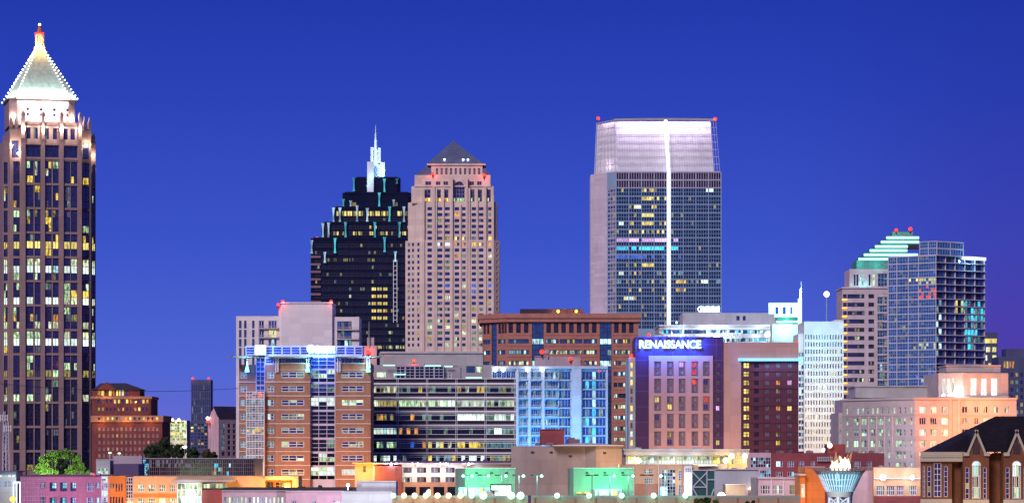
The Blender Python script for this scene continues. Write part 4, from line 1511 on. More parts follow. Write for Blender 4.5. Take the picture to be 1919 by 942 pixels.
# ------------------------------------------------------------------ orange brick office with canopy wings
def canopy_office():
    b = Bld('canopy_office', 'orange brick office with a glass centre bay, flat wing canopies and blue glowing roof signs', 'office building', 1100, 571)
    w = MB()
    ys = [696 + 26 * j for j in range(8)]
    litL = [[('gd', .3), ('cd', .1)], [('cd', .15), ('yd', .15)], [('gn', .5), ('yd', .2)], [('gd', .5), ('w', .1)], [('gd', .05)], [('gn', .3), ('yd', .2)], [('w', .25)], [('yd', .3), ('gn', .2)]]
    litR = [[('gd', .1)], [('yd', .2)], [('gn', .8)], [], [('gd', .2)], [('w', .35), ('gd', .2)], [('gd', .1)], [('W', .9)]]
    hs = []
    for j, y in enumerate(ys):
        hs.append((527, 570, y, y + 11.5, sp([pick(litL[j], 'g') for _ in range(6)], 3, 2, 'fw', .26)))
        hs.append((640, 681, y, y + 11.5, sp([pick(litR[j], 'g') for _ in range(6)], 3, 2, 'fw', .26)))
    b.mass(w, 515.5, 581, 680, None, 0, 26, [h for h in hs if h[0] < 600], .35)
    b.mass(w, 628.6, 694.5, 680, None, 0, 26, [h for h in hs if h[0] > 600], .35)
    # left wing, turned back: two brick strips
    lw = [(501, 513.5, y, y + 12, sp((pick([('cd', .6), ('c', .3)], 'gc'), pick([('cd', .4)], 'gb')), 2, 2, 'fw', .22)) for y in ys]
    b.mass(w, 496.5, 515.2, 683, None, 5, 20, lw, .35)
    l2 = [(450.5, 463, y, y + 12, sp(pick([('cd', .6)], 'gb'), 2, 2, 'fw', .22)) for y in ys]
    b.mass(w, 448, 479, 683, None, 9, 20, l2, .35)
    b.part(w, 'wall', 'orange_brick')
    for x0, x1, dy in ((515, 581.2, 0), (628.3, 695, 0), (496.5, 515, 5), (448, 479, 9)):
        for j in range(8):
            t = MB()
            y = 715.2 + 26 * j
            b.pbox(t, x0, x1, y - .9, y + .9, dy - .3, dy)
            b.part(t, 'band', 'pale_band')
        if dy == 0:
            t = MB()
            b.pbox(t, x0, x1, 679, 681.5, dy - .35, dy + .2)
            b.part(t, 'coping', 'pale_band')
            t = MB()
            b.pbox(t, x0, x1, 692, 693, dy - .25, dy)
            b.part(t, 'band', 'pale_band')
    # glass centre and corner
    gc = MB()
    rows = [(692 + 26 * j, 716 + 26 * j) for j in range(8)]
    rp = [[('gd', .5), ('gn', .1)], [('gd', .3)], [('W', .9)], [], [], [('gd', .1)], [('W', .1), ('gn', .3)], [('W', .6), ('gn', .3)]]
    hs = []
    for j, (t0, t1) in enumerate(rows):
        ks = []
        for r in range(4):
            ks += [(pick(rp[j], 'gb' if j < 2 else 'gk') if r in (0, 1) else 'gk') for _ in range(3)]
        hs.append((582, 628, t0, t1, sp(ks[:9], 3, 3, 'fl', .2)))
    hs.append((582, 628, 669, 691, sp('gb', 3, 3, 'fl', .2)))
    b.mass(gc, 581.3, 628.5, 668, None, 2.5, 22, hs, .1)
    hs = [(480, 496, 670 + 26 * j, 695 + 26 * j, sp('gb', 2, 3, 'fl', .18)) for j in range(8)]
    b.mass(gc, 479.3, 496.3, 668, None, 8, 18, hs, .1)
    b.part(gc, 'glass_bay', 'fl')
    # projecting gridded bay at the left
    pb = MB()
    hs = []
    rk = ['rd', 'cd', 'yd', 'cd', 'gc', 'y', 'gc', 'cd', 'gc', 'gc']
    for j in range(10):
        ks = [pick([(rk[j], .45), ('cd', .3), ('gc', .2)], 'gb') for _ in range(18)]
        hs.append((461.8, 495, 734 + 13.2 * j, 746.6 + 13.2 * j, sp(ks, 6, 3, 'fw', .17)))
    b.mass(pb, 461, 495.7, 733, None, 2, 7, hs, .12)
    b.part(pb, 'bay_window', 'fw')
    # recessed glazed top floor
    tp = MB()
    hs = [(461 + 17 * i, 477 + 17 * i, 649.5, 664, sp('gb', 1, 3, 'fl', .18)) for i in range(13)]
    b.mass(tp, 460, 679, 647.5, 665, 6, 14, hs, .15)
    hs = [(497 + 16 * i, 512 + 16 * i, 671, 680.5, sp('gb', 1, 2, 'fl', .18)) for i in range(5)] + [(629 + 16 * i, 644 + 16 * i, 671, 680.5, sp('gb', 1, 2, 'fl', .18)) for i in range(3)]
    b.mass(tp, 496.4, 679, 665, 690, 5.4, 14, hs, .15)
    b.part(tp, 'top_floor', 'fl')
    for x0, x1 in ((426, 476), (500, 586), (628, 714)):
        m = MB()
        xa, xb = b.X(x0), b.X(x1)
        m.frustum([(xa + 5, -3), (xb - 3, -3), (xb - 3, 8), (xa + 5, 8)], [(xa, -5), (xb, -5), (xb, 9), (xa, 9)], b.Z(670.5), b.Z(667.8))
        b.part(m, 'canopy', 'white_steel')
    for px, y1 in ((517.3, 697), (521, 697), (574.5, 690), (578.5, 690), (633, 697), (637, 697), (687.5, 690), (692.5, 690), (463, 688)):
        m = MB()
        m.bar(b.pt(px, 670.5, -1.6), b.pt(px, y1, -.9), .28)
        b.part(m, 'strut', 'white_steel')
    for px in (463, 576.5, 690):
        m = MB()
        x, y, z = b.pt(px, 690.5, -1.5)
        m.cone(x, y, z - 1.2, z + 1.2, .9, .35, 8)
        b.part(m, 'uplight', 'lamp_cyan')
        b.lamp(px, 686, -3.0, 2600, (.25, .85, 1.0), .4)
    # roof signs: light boxes, lettering burnt out
    for x0, x1, y0, y1 in ((478.5, 497.5, 646, 664),):
        m = MB()
        b.pbox(m, x0, x1, y0, y1, 3.6, 4.6)
        b.part(m, 'sign', 'sign_blue')
    m = MB()
    cx, cy, cz = b.pt(583, 653.5, 4)
    m.frustum([(cx + 8.2 * K * 1100 * cos(t), cz + 8.2 * K * 1100 * sin(t)) for t in [2 * pi * k / 14 for k in range(14)]], [(cx + 8.2 * K * 1100 * cos(t), cz + 8.2 * K * 1100 * sin(t)) for t in [2 * pi * k / 14 for k in range(14)]], 3.6, 4.6)
    m.v = [(x, z, y) for x, y, z in m.v]
    for x0, x1, y0, y1 in ((592, 597, 647, 661), (597.5, 602, 648, 661), (603, 607, 648, 661.5), (608, 612.5, 648, 661), (613.5, 617, 648, 661), (618, 622, 648, 661.5), (623, 627, 648, 655), (624, 627.5, 656, 661.5), (592, 627, 650, 654)):
        b.pbox(m, x0, x1, y0, y1, 3.7, 4.5)
    b.part(m, 'sign', 'sign_blue')
    for px, py, pw in ((488, 655, 16000), (590, 655, 16000), (610, 655, 16000)):
        b.lamp(px, py, 1.0, pw * 2.2, (.04, .16, 1.0), 1.0)
    b.lamp(600, 638, 3.0, 26000, (.06, .18, 1.0), 1.0)
    b.lamp(545, 900, -16, 24000, (1, .40, .07), 1.5)
    b.lamp(665, 900, -16, 24000, (1, .40, .07), 1.5)
    b.lamp(480, 905, -12, 7000, (1, .55, .4), 1.5)
    b.beacon(689, 660, -2, 1.0, power=900)
    b.flush()


canopy_office()


# ------------------------------------------------------------------ blue lit apartments
def blue_apartments():
    b = Bld('blue_apartments', 'blue lit apartment block with white balcony frames and floodlights on its roof edge', 'apartment building', 1250, 1030)
    w = MB()
    fl = [695.5 + 17.3 * j for j in range(9)]
    hs = []
    for j, y in enumerate(fl):
        for x0, x1 in ((973, 988.5), (996, 1014), (1022, 1046)):
            hs.append((x0, x1, y + 1, y + 14.4, sp([pick([('cd', .22), ('c', .05), ('yd', .03)], 'gb') for _ in range(5)], 5, 1, 'fb', .2)))
        hs.append((1047.5, 1069.5, y, y + 15.6, sp([pick([('cd', .06), ('bl', .06)], 'gb') for _ in range(4)], 4, 1, 'fb', .2)))
        ks = [pick([('cd', .1)], 'gb') for _ in range(7)]
        ks[3] = pick([('c', .6), ('cy', .4)])
        if j in (5, 6, 7, 1):
            ks[1] = pick([('cy', .6)], 'gb')
            ks[5] = pick([('bl', .5)], 'gb')
        if j == 4:
            ks[5] = 'gn'
        hs.append((1091, 1135.5, y, y + 15.6, sp(ks, 7, 1, 'fb', .2)))
    hs += [(923 + 8.7 * i, 931 + 8.7 * i, 695, 708, sp('gb', 2, 1, 'fb', .2)) for i in range(5)]
    b.mass(w, 921.5, 1138.5, 687, None, 0, 34, hs, .8)
    b.part(w, 'wall', 'grey_wall')
    f = MB()
    for x0, x1 in ((967.5, 971.5), (990, 994.5), (1016, 1020.5), (1136, 1139)):
        b.pbox(f, x0, x1, 690, None, -1.5, 0)
    b.pbox(f, 1071, 1089.5, 685.6, None, -1.8, 0)
    b.pbox(f, 921, 1139, 685.5, 690, -2.0, 0)
    for j, y in enumerate(fl):
        b.pbox(f, 1046.5, 1070.5, y + 15.7, y + 17, -.35, 0)
        b.pbox(f, 1090, 1135.8, y + 15.7, y + 17, -.35, 0)
    b.part(f, 'frame', 'grey_wall')
    for j, y in enumerate(fl):
        for x0, x1 in ((971.7, 989.8), (994.7, 1015.8), (1020.7, 1046.3)):
            m = MB()
            b.pbox(m, x0, x1, y + 15, y + 16.4, -1.4, -.02)
            b.pbox(m, x0, x1, y + 10.2, y + 10.7, -1.4, -1.25)
            n = 12
            for k in range(n + 1):
                xx = b.X(x0) + (b.X(x1) - b.X(x0)) * k / n
                m.box(xx - .05, xx + .05, -1.38, -1.28, b.Z(y + 15), b.Z(y + 10.7))
            b.part(m, 'balcony', 'grey_wall')
    p = MB()
    b.mass(p, 1002, 1088, 668, 687, 6, 16)
    b.pbox(p, 1002, 1023, 666.5, 668, 5.5, 20)
    b.pbox(p, 1048, 1088, 672, 687, 3, 6)
    b.part(p, 'roof_house', 'lilac_panel')
    b.beacon(1015.5, 659, 5, 1.3, True, 'lamp_red', name='roof_globe')
    m = MB()
    x, y, z = b.pt(1026, 659, 5)
    m.ball(x, y, z, 1.3)
    m.cone(x, y, z - 2.6, z - 1, .3, .3, 6)
    b.part(m, 'roof_globe', 'lilac_panel')
    b.beacon(1069, 672, 2.2, 1.0, power=900)
    b.beacon(1123, 695, -2.4, .6, False)
    for px in (928, 943, 988.5, 1016):
        b.beacon(px, 692, -2.8, .95, False, 'lamp_white', 2200, (.75, .95, 1), 'flood')
    # blue floods on the deck in front
    for px in (985, 1030, 1110):
        b.lamp(px, 850, -24, 90000, (.08, .45, 1.0), 2.0, 'AREA', (px, 740, 0), (9, 2))
    b.flush()


blue_apartments()


# ------------------------------------------------------------------ hotel with blue sign
def hotel():
    b = Bld('hotel', 'salmon and plum hotel slab with a long blue white sign and yellow lit stair windows', 'hotel', 1200, 1340)
    q = K * 1200
    w = MB()
    hs = []
    for cx0, cx1 in ((1226, 1239), (1250, 1262.5), (1272, 1284.5), (1296, 1308.5), (1317.5, 1330)):
        for t, bt in ((676.6, 704), (709, 736), (742, 769), (775, 801.5), (807.5, 834.5)):
            hs.append((cx0, cx1, t, bt, None))
    b.mass(w, 1216, 1336, 666, None, -.8, 10, hs, .35)
    b.mass(w, 1355.5, 1496.5, 641, None, 0, 34, [(1389, 1496.3, 677, 850, None)], 1.2)
    b.part(w, 'wall', 'salmon_stone')
    inf = MB()
    for h in hs:
        xa, xb, za, zb = b.X(h[0]), b.X(h[1]), b.Z(h[3]), b.Z(h[2])
        inf.quad((xa - .1, -.4, za - .1), (xb + .1, -.4, za - .1), (xb + .1, -.4, zb + .1), (xa - .1, -.4, zb + .1))
    b.part(inf, 'infill', 'mauve_infill')
    for ci, (cx0, cx1) in enumerate(((1226, 1239), (1250, 1262.5), (1272, 1284.5), (1296, 1308.5), (1317.5, 1330))):
        for ri, (t, bt) in enumerate(((676.6, 704), (709, 736), (742, 769), (775, 801.5), (807.5, 834.5))):
            for half in (0, 1):
                y0 = t + 1.2 + half * (bt - t) / 2
                k = 'gp'
                if ci == 3 and (ri, half) in ((0, 0), (0, 1), (1, 0)):
                    k = 'rd'  # mirrored red neon, painted as glow in these panes
                elif (ci, ri, half) in ((0, 2, 0), (1, 2, 1)):
                    k = 'Y'
                elif (ci, ri, half) in ((1, 4, 0),):
                    k = 'yd'
                elif (ci, ri, half) == (4, 2, 0):
                    k = 'rd'
                elif (ci, ri, half) in ((2, 0, 0), (2, 2, 1), (2, 0, 1)):
                    k = 'pk' if half == 0 else 'gc'
                elif rnd.random() < .1:
                    k = 'g'
                x0 = b.X(cx0) + .08
                b.wins.append((8.6 * q, 10.2 * q, (x0, -.46, b.Z(y0 + 10.2)), 0.0, sp((k, 'gc' if k == 'gp' else k), 2, 1, 'mauve_infill', .12), 'window'))
    pl = MB()
    hp = []
    for j in range(10):
        k = 'gp' if j not in (5, 9) else ('pk' if j == 5 else 'Y')
        hp.append((1341.5, 1348.5, 679 + 16.1 * j, 688.5 + 16.1 * j, sp((k, k), 2, 1, 'fd', .12)))
    xa, xb, xc = b.X(1191), b.X(1216), b.X(1355.3)
    b.mass(pl, 1191, 1355.3, 632, 666, -.5, 34, (), .3)
    b.mass(pl, 1191, 1216, 666, None, -.5, 34, (), .3, roof=False)
    b.mass(pl, 1336, 1355.3, 666, None, -.5, 34, hp, .3, roof=False)
    b.pbox(pl, 1191, 1355.3, 630.5, 632.5, -.8, 30)
    b.part(pl, 'frame', 'plum_panel')
    mr_ = MB()
    rows = [(679.8 + 16.1 * j, 688.8 + 16.1 * j) for j in range(11)]
    hm = []
    for j, (t, bt) in enumerate(rows):
        hm.append((1393, 1404.5, t - .5, bt + .8, sp(('Y', 'y') if rnd.random() < .7 else 'Y', 2, 2, 'dark_panel', .2)))
        for i, (x0, x1) in enumerate(((1433, 1441.5), (1454, 1462.5), (1475, 1484))):
            k = {(1, 2): 'o', (1, 5): 'o', (2, 5): 'Y', (1, 3): 'yd', (1, 8): 'yd', (1, 9): 'y', (2, 2): 'pk'}.get((i, j), 'gp')
            hm.append((x0, x1, t, bt, sp((k, 'gp' if k == 'yd' else k), 2, 1, 'fd', .12)))
        hm.append((1413, 1422, t, bt, sp('gm', 2, 1, 'fd', .12)))
    b.seg(mr_, (b.X(1388.7), .9), (b.X(1496.6), .9), 0, b.Z(676.6), hm, .25)
    for j in range(5):
        y = 695 + 32.4 * j
        mr_.box(b.X(1405), b.X(1496), .72, .897, b.Z(y + .5), b.Z(y - .5))
    b.part(mr_, 'recess_wall', 'maroon_panel')
    ed = MB()
    b.mass(ed, 1178, 1190.9, 669, None, 1.5, 30, [(1181.5, 1185.5, 679 + 16.1 * j, 689 + 16.1 * j, sp(pick([('W', .3), ('Y', .3)], 'gp'))) for j in range(10)], .25)
    b.part(ed, 'end_wall', 'grey_concrete')
    m = MB()
    b.pbox(m, 1384, 1502, 670.8, 675.6, -1.4, -.5)
    b.part(m, 'light_bar', 'led_blue')
    b.lamp(1443, 673, -2.4, 6500, (.25, .5, 1), .6, 'AREA', (1443, 720, -.2), (100 * q, .6))
    # sign lettering, blue halo
    me = text_mesh('RENAISSANCE', 4.0, .35, .96)
    xs = [v.co.x for v in me.vertices]
    zs = [v.co.y for v in me.vertices]
    sx = (b.X(1313.5) - b.X(1197.5)) / (max(xs) - min(xs))
    sz = 15.5 * q / (max(zs) - min(zs))
    for v in me.vertices:
        x, y, z = v.co
        v.co = ((x - min(xs)) * sx + b.X(1197.5), -1.3 - z, (y - min(zs)) * sz + b.Z(652.8))
    me.materials.clear()
    me.materials.append(MATS['sign_blue'])
    so = bpy.data.objects.new('sign', me)
    COL.objects.link(so)
    so.parent = b.o
    for k in range(7):
        b.lamp(1203 + 17.5 * k, 645, -2.9, 42000, (.015, .13, 1.0), .5)
    b.beacon(1216, 627.5, 2, .95, power=500)
    b.beacon(1183, 666, 2, .95, power=500)
    b.beacon(1493, 639.5, 2, .6)
    b.lamp(1280, 880, -22, 30000, (1, .58, .38), 2)
    b.lamp(1380, 880, -22, 26000, (1, .52, .34), 2)
    b.flush()


hotel()


# ------------------------------------------------------------------ long grey building behind the hotel
def long_grey():
    b = Bld('grey_long_building', 'long grey building with lit window strips and a roof truss behind the hotel', 'building', 1500, 1370)
    w = MB()
    ks = lambda n, a, c: [pick([('c', a), ('cy', c), ('W', .06)], 'gb') for _ in range(n)]
    b.mass(w, 1279.5, 1454, 586, 612, 8, 30, [(1380, 1386, 591.5, 600, sp('g')), (1392, 1397.5, 591.5, 600, sp('g'))], .3)
    hs = [(1240 + 42.5 * i, 1281.5 + 42.5 * i, 617.5, 624.8, sp(ks(10, .5 if 1 < i < 5 else .05, .1), 10, 1, 'fd', .15)) for i in range(6)]
    hs += [(1240 + 42.5 * i, 1281.5 + 42.5 * i, 633, 640, sp(ks(10, .5 if 1 < i < 5 else .05, .2), 10, 1, 'fd', .15)) for i in range(6)]
    b.mass(w, 1236, 1496, 610, None, 0, 46, hs, .4)
    b.pbox(w, 1235, 1497, 608, 611, -.8, 46)
    b.part(w, 'wall', 'grey_wall')
    t = MB()
    n = 22
    x0, x1 = 1226, 1390
    for (px, py) in ((0, 0),):
        A, B2 = b.pt(x0, 629, -3), b.pt(x1, 624, -3)
        C, D2 = b.pt(x0, 634, -3), b.pt(x1, 633, -3)
        t.bar(A, B2, .28)
        t.bar(C, D2, .28)
        for k in range(n):
            u, v = k / n, (k + .5) / n
            l = lambda P, Q, s_: tuple(P[i] + (Q[i] - P[i]) * s_ for i in range(3))
            t.bar(l(C, D2, u), l(A, B2, v), .2, 4)
            t.bar(l(A, B2, v), l(C, D2, (k + 1) / n), .2, 4)
    t.bar(b.pt(1235, 622, -3), b.pt(1256, 631, -3), .35)
    t.bar(b.pt(1279, 632, -3), b.pt(1282, 607, -3), .25)
    t.bar(b.pt(1259, 632, -3), b.pt(1258.5, 619, -3), (.8, .2))
    for px in (1236, 1300, 1360):
        t.bar(b.pt(px, 634, -3), b.pt(px, 640, -3), .3)
        t.bar(b.pt(px, 634, -3), b.pt(px, 634.2, 0), .3)
    b.part(t, 'truss', 'white_steel')
    for px, py, pw in ((1343, 628.5, 16000), (1440, 626, 16000)):
        m = MB()
        x, y, z = b.pt(px, py, -4)
        m.ball(x, y, z, 1.9, 12, .8)
        m.bar((x, y, z), (x, 0, z - .5), .25)
        b.part(m, 'flood', 'lamp_white')
        b.lamp(px, py, -7, pw, (.7, .9, 1), .6)
    b.lamp(1330, 622, -4, 5000, (.7, .9, 1), .4)
    b.lamp(1270, 627, -5, 5000, (.7, .9, 1), .4)
    b.beacon(1476, 607, -1, .7, True)
    b.beacon(1268, 604, 3, .6, False, 'lamp_green', name='roof_lamp')
    b.flush()


long_grey()


# ------------------------------------------------------------------ cyan lit crown with mast
def lit_crown():
    b = Bld('mast_tower', 'slender tower with a glowing cyan white frame and a needle mast above grey roof', 'tower', 1470, 1470)
    w = MB()
    b.mass(w, 1447, 1496, 607, None, 2, 14)
    b.part(w, 'wall', 'grey_wall')
    f = MB()
    b.pbox(f, 1442, 1497, 567, 574, 0, 5)
    for x0, x1 in ((1442, 1447), (1448.5, 1453), (1460, 1467), (1474, 1481), (1486, 1497)):
        b.pbox(f, x0, x1, 574, 587, .4, 4.6)
    b.pbox(f, 1453.5, 1497, 588, 593.5, 0, 5)
    b.pbox(f, 1456, 1496, 600.5, 604, 1, 5)
    b.part(f, 'lit_frame', 'glow_cyan')
    m = MB()
    b.pbox(m, 1454, 1495, 593.6, 600.4, 2, 6)
    b.pbox(m, 1454, 1495, 604.1, 607, 2, 6)
    b.part(m, 'spandrel', 'teal_steel')
    m = MB()
    b.pbox(m, 1497, 1502.6, 559, 641, -.5, 4)
    b.part(m, 'lit_shaft', 'glow_cyan')
    m = MB()
    x0, x1, xm = b.X(1498.2), b.X(1502.5), b.X(1502)
    m.frustum([(x0, 0), (x1, 0), (x1, 2), (x0, 2)], [(xm - .8, 1), (xm + .15, 1), (xm + .15, 1.5), (xm - .8, 1.5)], b.Z(559), b.Z(540))
    m.cone(xm, 1.2, b.Z(540), b.Z(526), .35, .08, 6)
    b.part(m, 'mast', 'white_steel')
    m = MB()
    b.pbox(m, 1496, 1503, 641, None, -1, 6)
    b.part(m, 'shaft', 'grey_wall')
    b.lamp(1500, 556, -2, 9000, (.35, .85, 1), .5)
    b.lamp(1470, 612, -4, 14000, (.35, .9, 1), .5)
    b.lamp(1476, 598, -1.5, 4000, (.2, 1, .6), .5)
    b.flush()


lit_crown()


# ------------------------------------------------------------------ white gridded office
def white_grid():
    b = Bld('white_office', 'white office block with a tight grid of small windows, cyan lit at the top', 'office building', 1350, 1540)
    w = MB()
    f = lambda i, j: sp(pick([('w', .07), ('yd', .16), ('Y', .02)] if j > 1 else [('yd', .04)], 'gc' if rnd.random() < .35 else 'gp'))
    b.mass(w, 1507, 1581, 602, None, 0, 30, grid(steps(1508.8, 5.13, 2.5, 14), [(627 + 13.6 * j, 635.3 + 13.6 * j) for j in range(16)], f), .5)
    b.mass(w, 1496, 1507, 625, None, 3, 25, grid([(1497, 1501), (1502, 1506)], [(660 + 11.5 * j, 667.5 + 11.5 * j) for j in range(16)], lambda i, j: sp(pick([('cd', .3), ('c', .1)], 'gb'))), .3)
    b.pbox(w, 1563, 1581, 599, 602, 6, 18)
    b.part(w, 'wall', 'white_panel')
    m = MB()
    x, y, z = b.pt(1549, 552.5, 8)
    m.bar((x, y, b.Z(603)), (x, y, z), (.28, .2))
    po = b.part(m, 'light_mast', 'pole_metal')
    m = MB()
    m.ball(x, y - .2, z + .4, 1.35, 10)
    m.build('lamp', 'lamp_warm', po)
    for px, py, pw, c in ((1503, 612, 30000, (.08, .72, 1)), (1560, 625, 30000, (.12, .75, 1)), (1520, 670, 26000, (.2, .78, 1)), (1560, 720, 22000, (.85, .9, .8)), (1530, 775, 26000, (1, .78, .40)), (1545, 835, 26000, (1, .70, .32))):
        b.lamp(px, py, -22, pw, c, 2.0)
    b.flush()


white_grid()


# ------------------------------------------------------------------ right hand towers
def stepped_crown():
    b = Bld('stepped_crown_tower', 'pale stone tower with a cyan lit stepped crown, left of the blue glass tower', 'skyscraper', 2000, 1622)
    q = K * 2000
    w = MB()
    rows = [(551 + 15.65 * j, 558.8 + 15.65 * j) for j in range(13)]
    hs = []
    for j, (t, bt) in enumerate(rows):
        ks = lambda n: [pick([('w', .15), ('yd', .15)] if j >= 9 else ([('w', .2)] if j == 5 else [('yd', .015)]), 'g') for _ in range(n)]
        hs += [(1588, 1620, t, bt, sp(ks(7), 7, 1, 'fd', .3)), (1627.5, 1638, t, bt, sp(ks(3), 3, 1, 'fd', .3))]
        hs.append((1580, 1587, t, bt, sp('g', 2, 1, 'fd', .3)))
    hs += [(1644.5, 1663, 556 + 15.65 * j, 569 + 15.65 * j, sp([pick([('yd', .1), ('c', .02)], 'gb') for _ in range(4)], 4, 2, 'fb', .3)) for j in range(12)]
    b.mass(w, 1578.5, 1680, 539, None, 0, 36, hs, .7)
    up = [(x, x + 3.4, 514, 535, sp(k)) for x, k in ((1600, 'g'), (1605, 'g'), (1610.5, 'c'), (1615.5, 'c'), (1628, 'g'), (1635.5, 'gn'))] + [(1645, 1663, 512, 537, sp('gb', 3, 3, 'fb', .3))]
    b.mass(w, 1592, 1680, 504, 539, 4, 30, up, .6)
    b.pbox(w, 1577.5, 1680, 537.5, 540.5, -.8, 36)
    b.part(w, 'wall', 'pale_stone')
    for j in range(13):
        m = MB()
        b.pbox(m, 1578.2, 1587.5, 560 + 15.65 * j, 562.4 + 15.65 * j, -.8, -.05)
        b.part(m, 'light_ledge', 'lamp_orange')
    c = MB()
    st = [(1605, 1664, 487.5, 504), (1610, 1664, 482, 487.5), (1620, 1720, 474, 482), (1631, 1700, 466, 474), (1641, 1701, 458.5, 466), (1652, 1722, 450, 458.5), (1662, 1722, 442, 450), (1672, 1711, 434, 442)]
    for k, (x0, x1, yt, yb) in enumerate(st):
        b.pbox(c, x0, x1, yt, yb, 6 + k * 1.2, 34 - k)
    b.part(c, 'crown', 'painted_teal_glow')  # green light between the strips is painted into the crown
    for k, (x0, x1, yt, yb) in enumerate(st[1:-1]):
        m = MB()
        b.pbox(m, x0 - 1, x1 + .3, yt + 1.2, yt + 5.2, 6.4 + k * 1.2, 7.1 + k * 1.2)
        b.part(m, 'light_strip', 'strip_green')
    for px, py, dy, pw, cc in ((1612, 493, 2, 5000, (.1, 1, .8)), (1645, 495, 2, 6000, (.1, 1, .75)), (1630, 468, 2, 4000, (.3, 1, .9)), (1660, 452, 3, 5000, (.3, 1, .9)), (1690, 445, 5, 6000, (.4, 1, .9)), (1680, 437, 8, 2500, (1, .9, .6)), (1700, 437, 8, 2500, (1, .9, .6)),
                              (1617, 536, 1, 4000, (.2, .9, 1)), (1625, 533, 1, 2500, (.1, 1, .7)), (1595, 535, 1, 1500, (.1, 1, .5))):
        b.lamp(px, py, dy, pw, cc, .5)
    m = MB()
    b.pbox(m, 1700, 1722, 458, 467, 12, 14)
    b.part(m, 'louver', 'dark_panel')
    b.beacon(1679.5, 431, 14, 1.5, power=2000)
    b.beacon(1706, 429, 14, 1.7, power=2000)
    b.flush()


stepped_crown()


def corner_glass():
    b = Bld('blue_glass_tower', 'blue glass apartment tower, its corner to the viewer, white slab lines, cyan roof strip', 'apartment building', 1900, 1754)
    q = K * 1900
    w = MB()
    A, B, C = (b.X(1664, 20), 20.0), (b.X(1754), 0.0), (b.X(1846, 24), 24.0)
    Dd = (b.X(1770), 50.0)
    zt = b.Z(477)
    ys = [479 + 13.55 * j for j in range(19)]
    hl, hr = [], []
    for j, y in enumerate(ys):
        cells = [(1665, 1680), (1681, 1701.5), (1702.5, 1720.5), (1721.5, 1753.4)]
        for i, (x0, x1) in enumerate(cells):
            n = 4 if i != 3 else 7
            p = [('yd', .02)]
            if j in (3, 4, 5) and i == 3:
                ks = [pick([('rd', .55)] if j > 3 else [('w', .4), ('Y', .2)], 'gs') for _ in range(n * 2)]
            elif j in (12, 17) and i == 3:
                ks = [pick([('w', .35), ('bl', .2)], 'gs') for _ in range(n * 2)]
            elif j == 18 and i in (1, 2):
                ks = ['cy' if rnd.random() < .6 else 'cd' for _ in range(n * 2)]
            elif j == 3 and i == 2:
                ks = [pick([('Y', .3)], 'gs') for _ in range(n * 2)]
            else:
                ks = [pick([('yd', .01), ('bl', .015), ('gc', .10)], 'gs') for _ in range(n * 2)]
            hl.append((x0, x1, y, y + 12.2, sp(ks, n, 2, 'fb', .22)))
        for i, (x0, x1) in enumerate([(1755, 1772), (1773, 1790), (1791, 1808), (1809, 1827), (1828, 1845)]):
            ks = [pick([('gm', .5)], 'gt'), pick([('gm', .4)], 'gs'), 'gs']
            if i == 0 and 5 < j < 14:
                ks[0 if j % 2 else 1] = pick([('c', .5), ('cd', .3)], 'gs')
            if i in (3, 4) and j in (6, 7, 8, 9, 10, 11, 12):
                ks = [pick([('cy', .25), ('cd', .45)], 'gs') for _ in range(3)]
            if (i, j) in ((2, 6), (2, 7)):
                ks = ['Y', 'gm', 'gn']
            hr.append((x0, x1, y, y + 11.6, sp(ks, 3, 1, 'fd', .3)))
    b.seg(w, A, B, 0, zt, hl, .3)
    b.seg(w, B, C, 0, zt, hr, 1.0)
    b.seg(w, C, Dd, 0, zt)
    b.seg(w, Dd, A, 0, zt)
    w.poly([(*p, zt) for p in (A, B, C, Dd)])
    # taller middle
    zt2 = b.Z(451)
    A2, B2, C2 = (b.X(1723, 8), 8.0), (b.X(1755.5, .8), .8), (b.X(1806, 14), 14.0)
    D2 = (b.X(1770), 40.0)
    h2 = [(1724, 1739, 452 + 13 * j, 464 + 13 * j, sp('gs', 4, 2, 'fb', .22)) for j in range(2)] + [(1740, 1755, 452 + 13 * j, 464 + 13 * j, sp('gs', 4, 2, 'fb', .22)) for j in range(2)]
    h3 = [(1757, 1781, 453 + 13 * j, 464 + 13 * j, sp('gs', 5, 1, 'fb', .22)) for j in range(2)] + [(1782, 1805, 453 + 13 * j, 464 + 13 * j, sp('gs', 5, 1, 'fb', .22)) for j in range(2)]
    b.seg(w, A2, B2, zt, zt2, h2, .3)
    b.seg(w, B2, C2, zt, zt2, h3, .3)
    b.seg(w, C2, D2, zt, zt2)
    b.seg(w, D2, A2, zt, zt2)
    w.poly([(*p, zt2) for p in (A2, B2, C2, D2)])
    b.part(w, 'wall', 'fl')
    for j in range(20):       # projecting slabs on the right face
        m = MB()
        y = 478 + 13.55 * j
        z = b.Z(y)
        nx_, ny_ = (C[1] - B[1]), -(C[0] - B[0])
        L = hypot(nx_, ny_)
        nx_, ny_ = nx_ / L, ny_ / L
        m.prism([(B[0] + nx_ * 1.2, B[1] + ny_ * 1.2), (C[0] + nx_ * 1.2, C[1] + ny_ * 1.2), C, B], z - .18, z + .16)
        b.part(m, 'slab', 'fl')
    for j in range(17):
        m = MB()
        y = 492 + 13.55 * j
        m.box(b.X(1656, 21), b.X(1664.5, 21), 20.2, 24, b.Z(y + .6), b.Z(y - .6))
        b.part(m, 'balcony', 'fl')
    m = MB()
    P0, P1 = (b.X(1804.5, 13), 12.6), (b.X(1847.5, 24), 23.8)
    m.prism([P0, P1, (P1[0], P1[1] + 4), (P0[0], P0[1] + 4)], b.Z(483), b.Z(478))
    b.part(m, 'light_strip', 'sign_white')
    b.lamp(1830, 487, 10, 3500, (.3, .8, 1), .5)
    b.flush()


corner_glass()

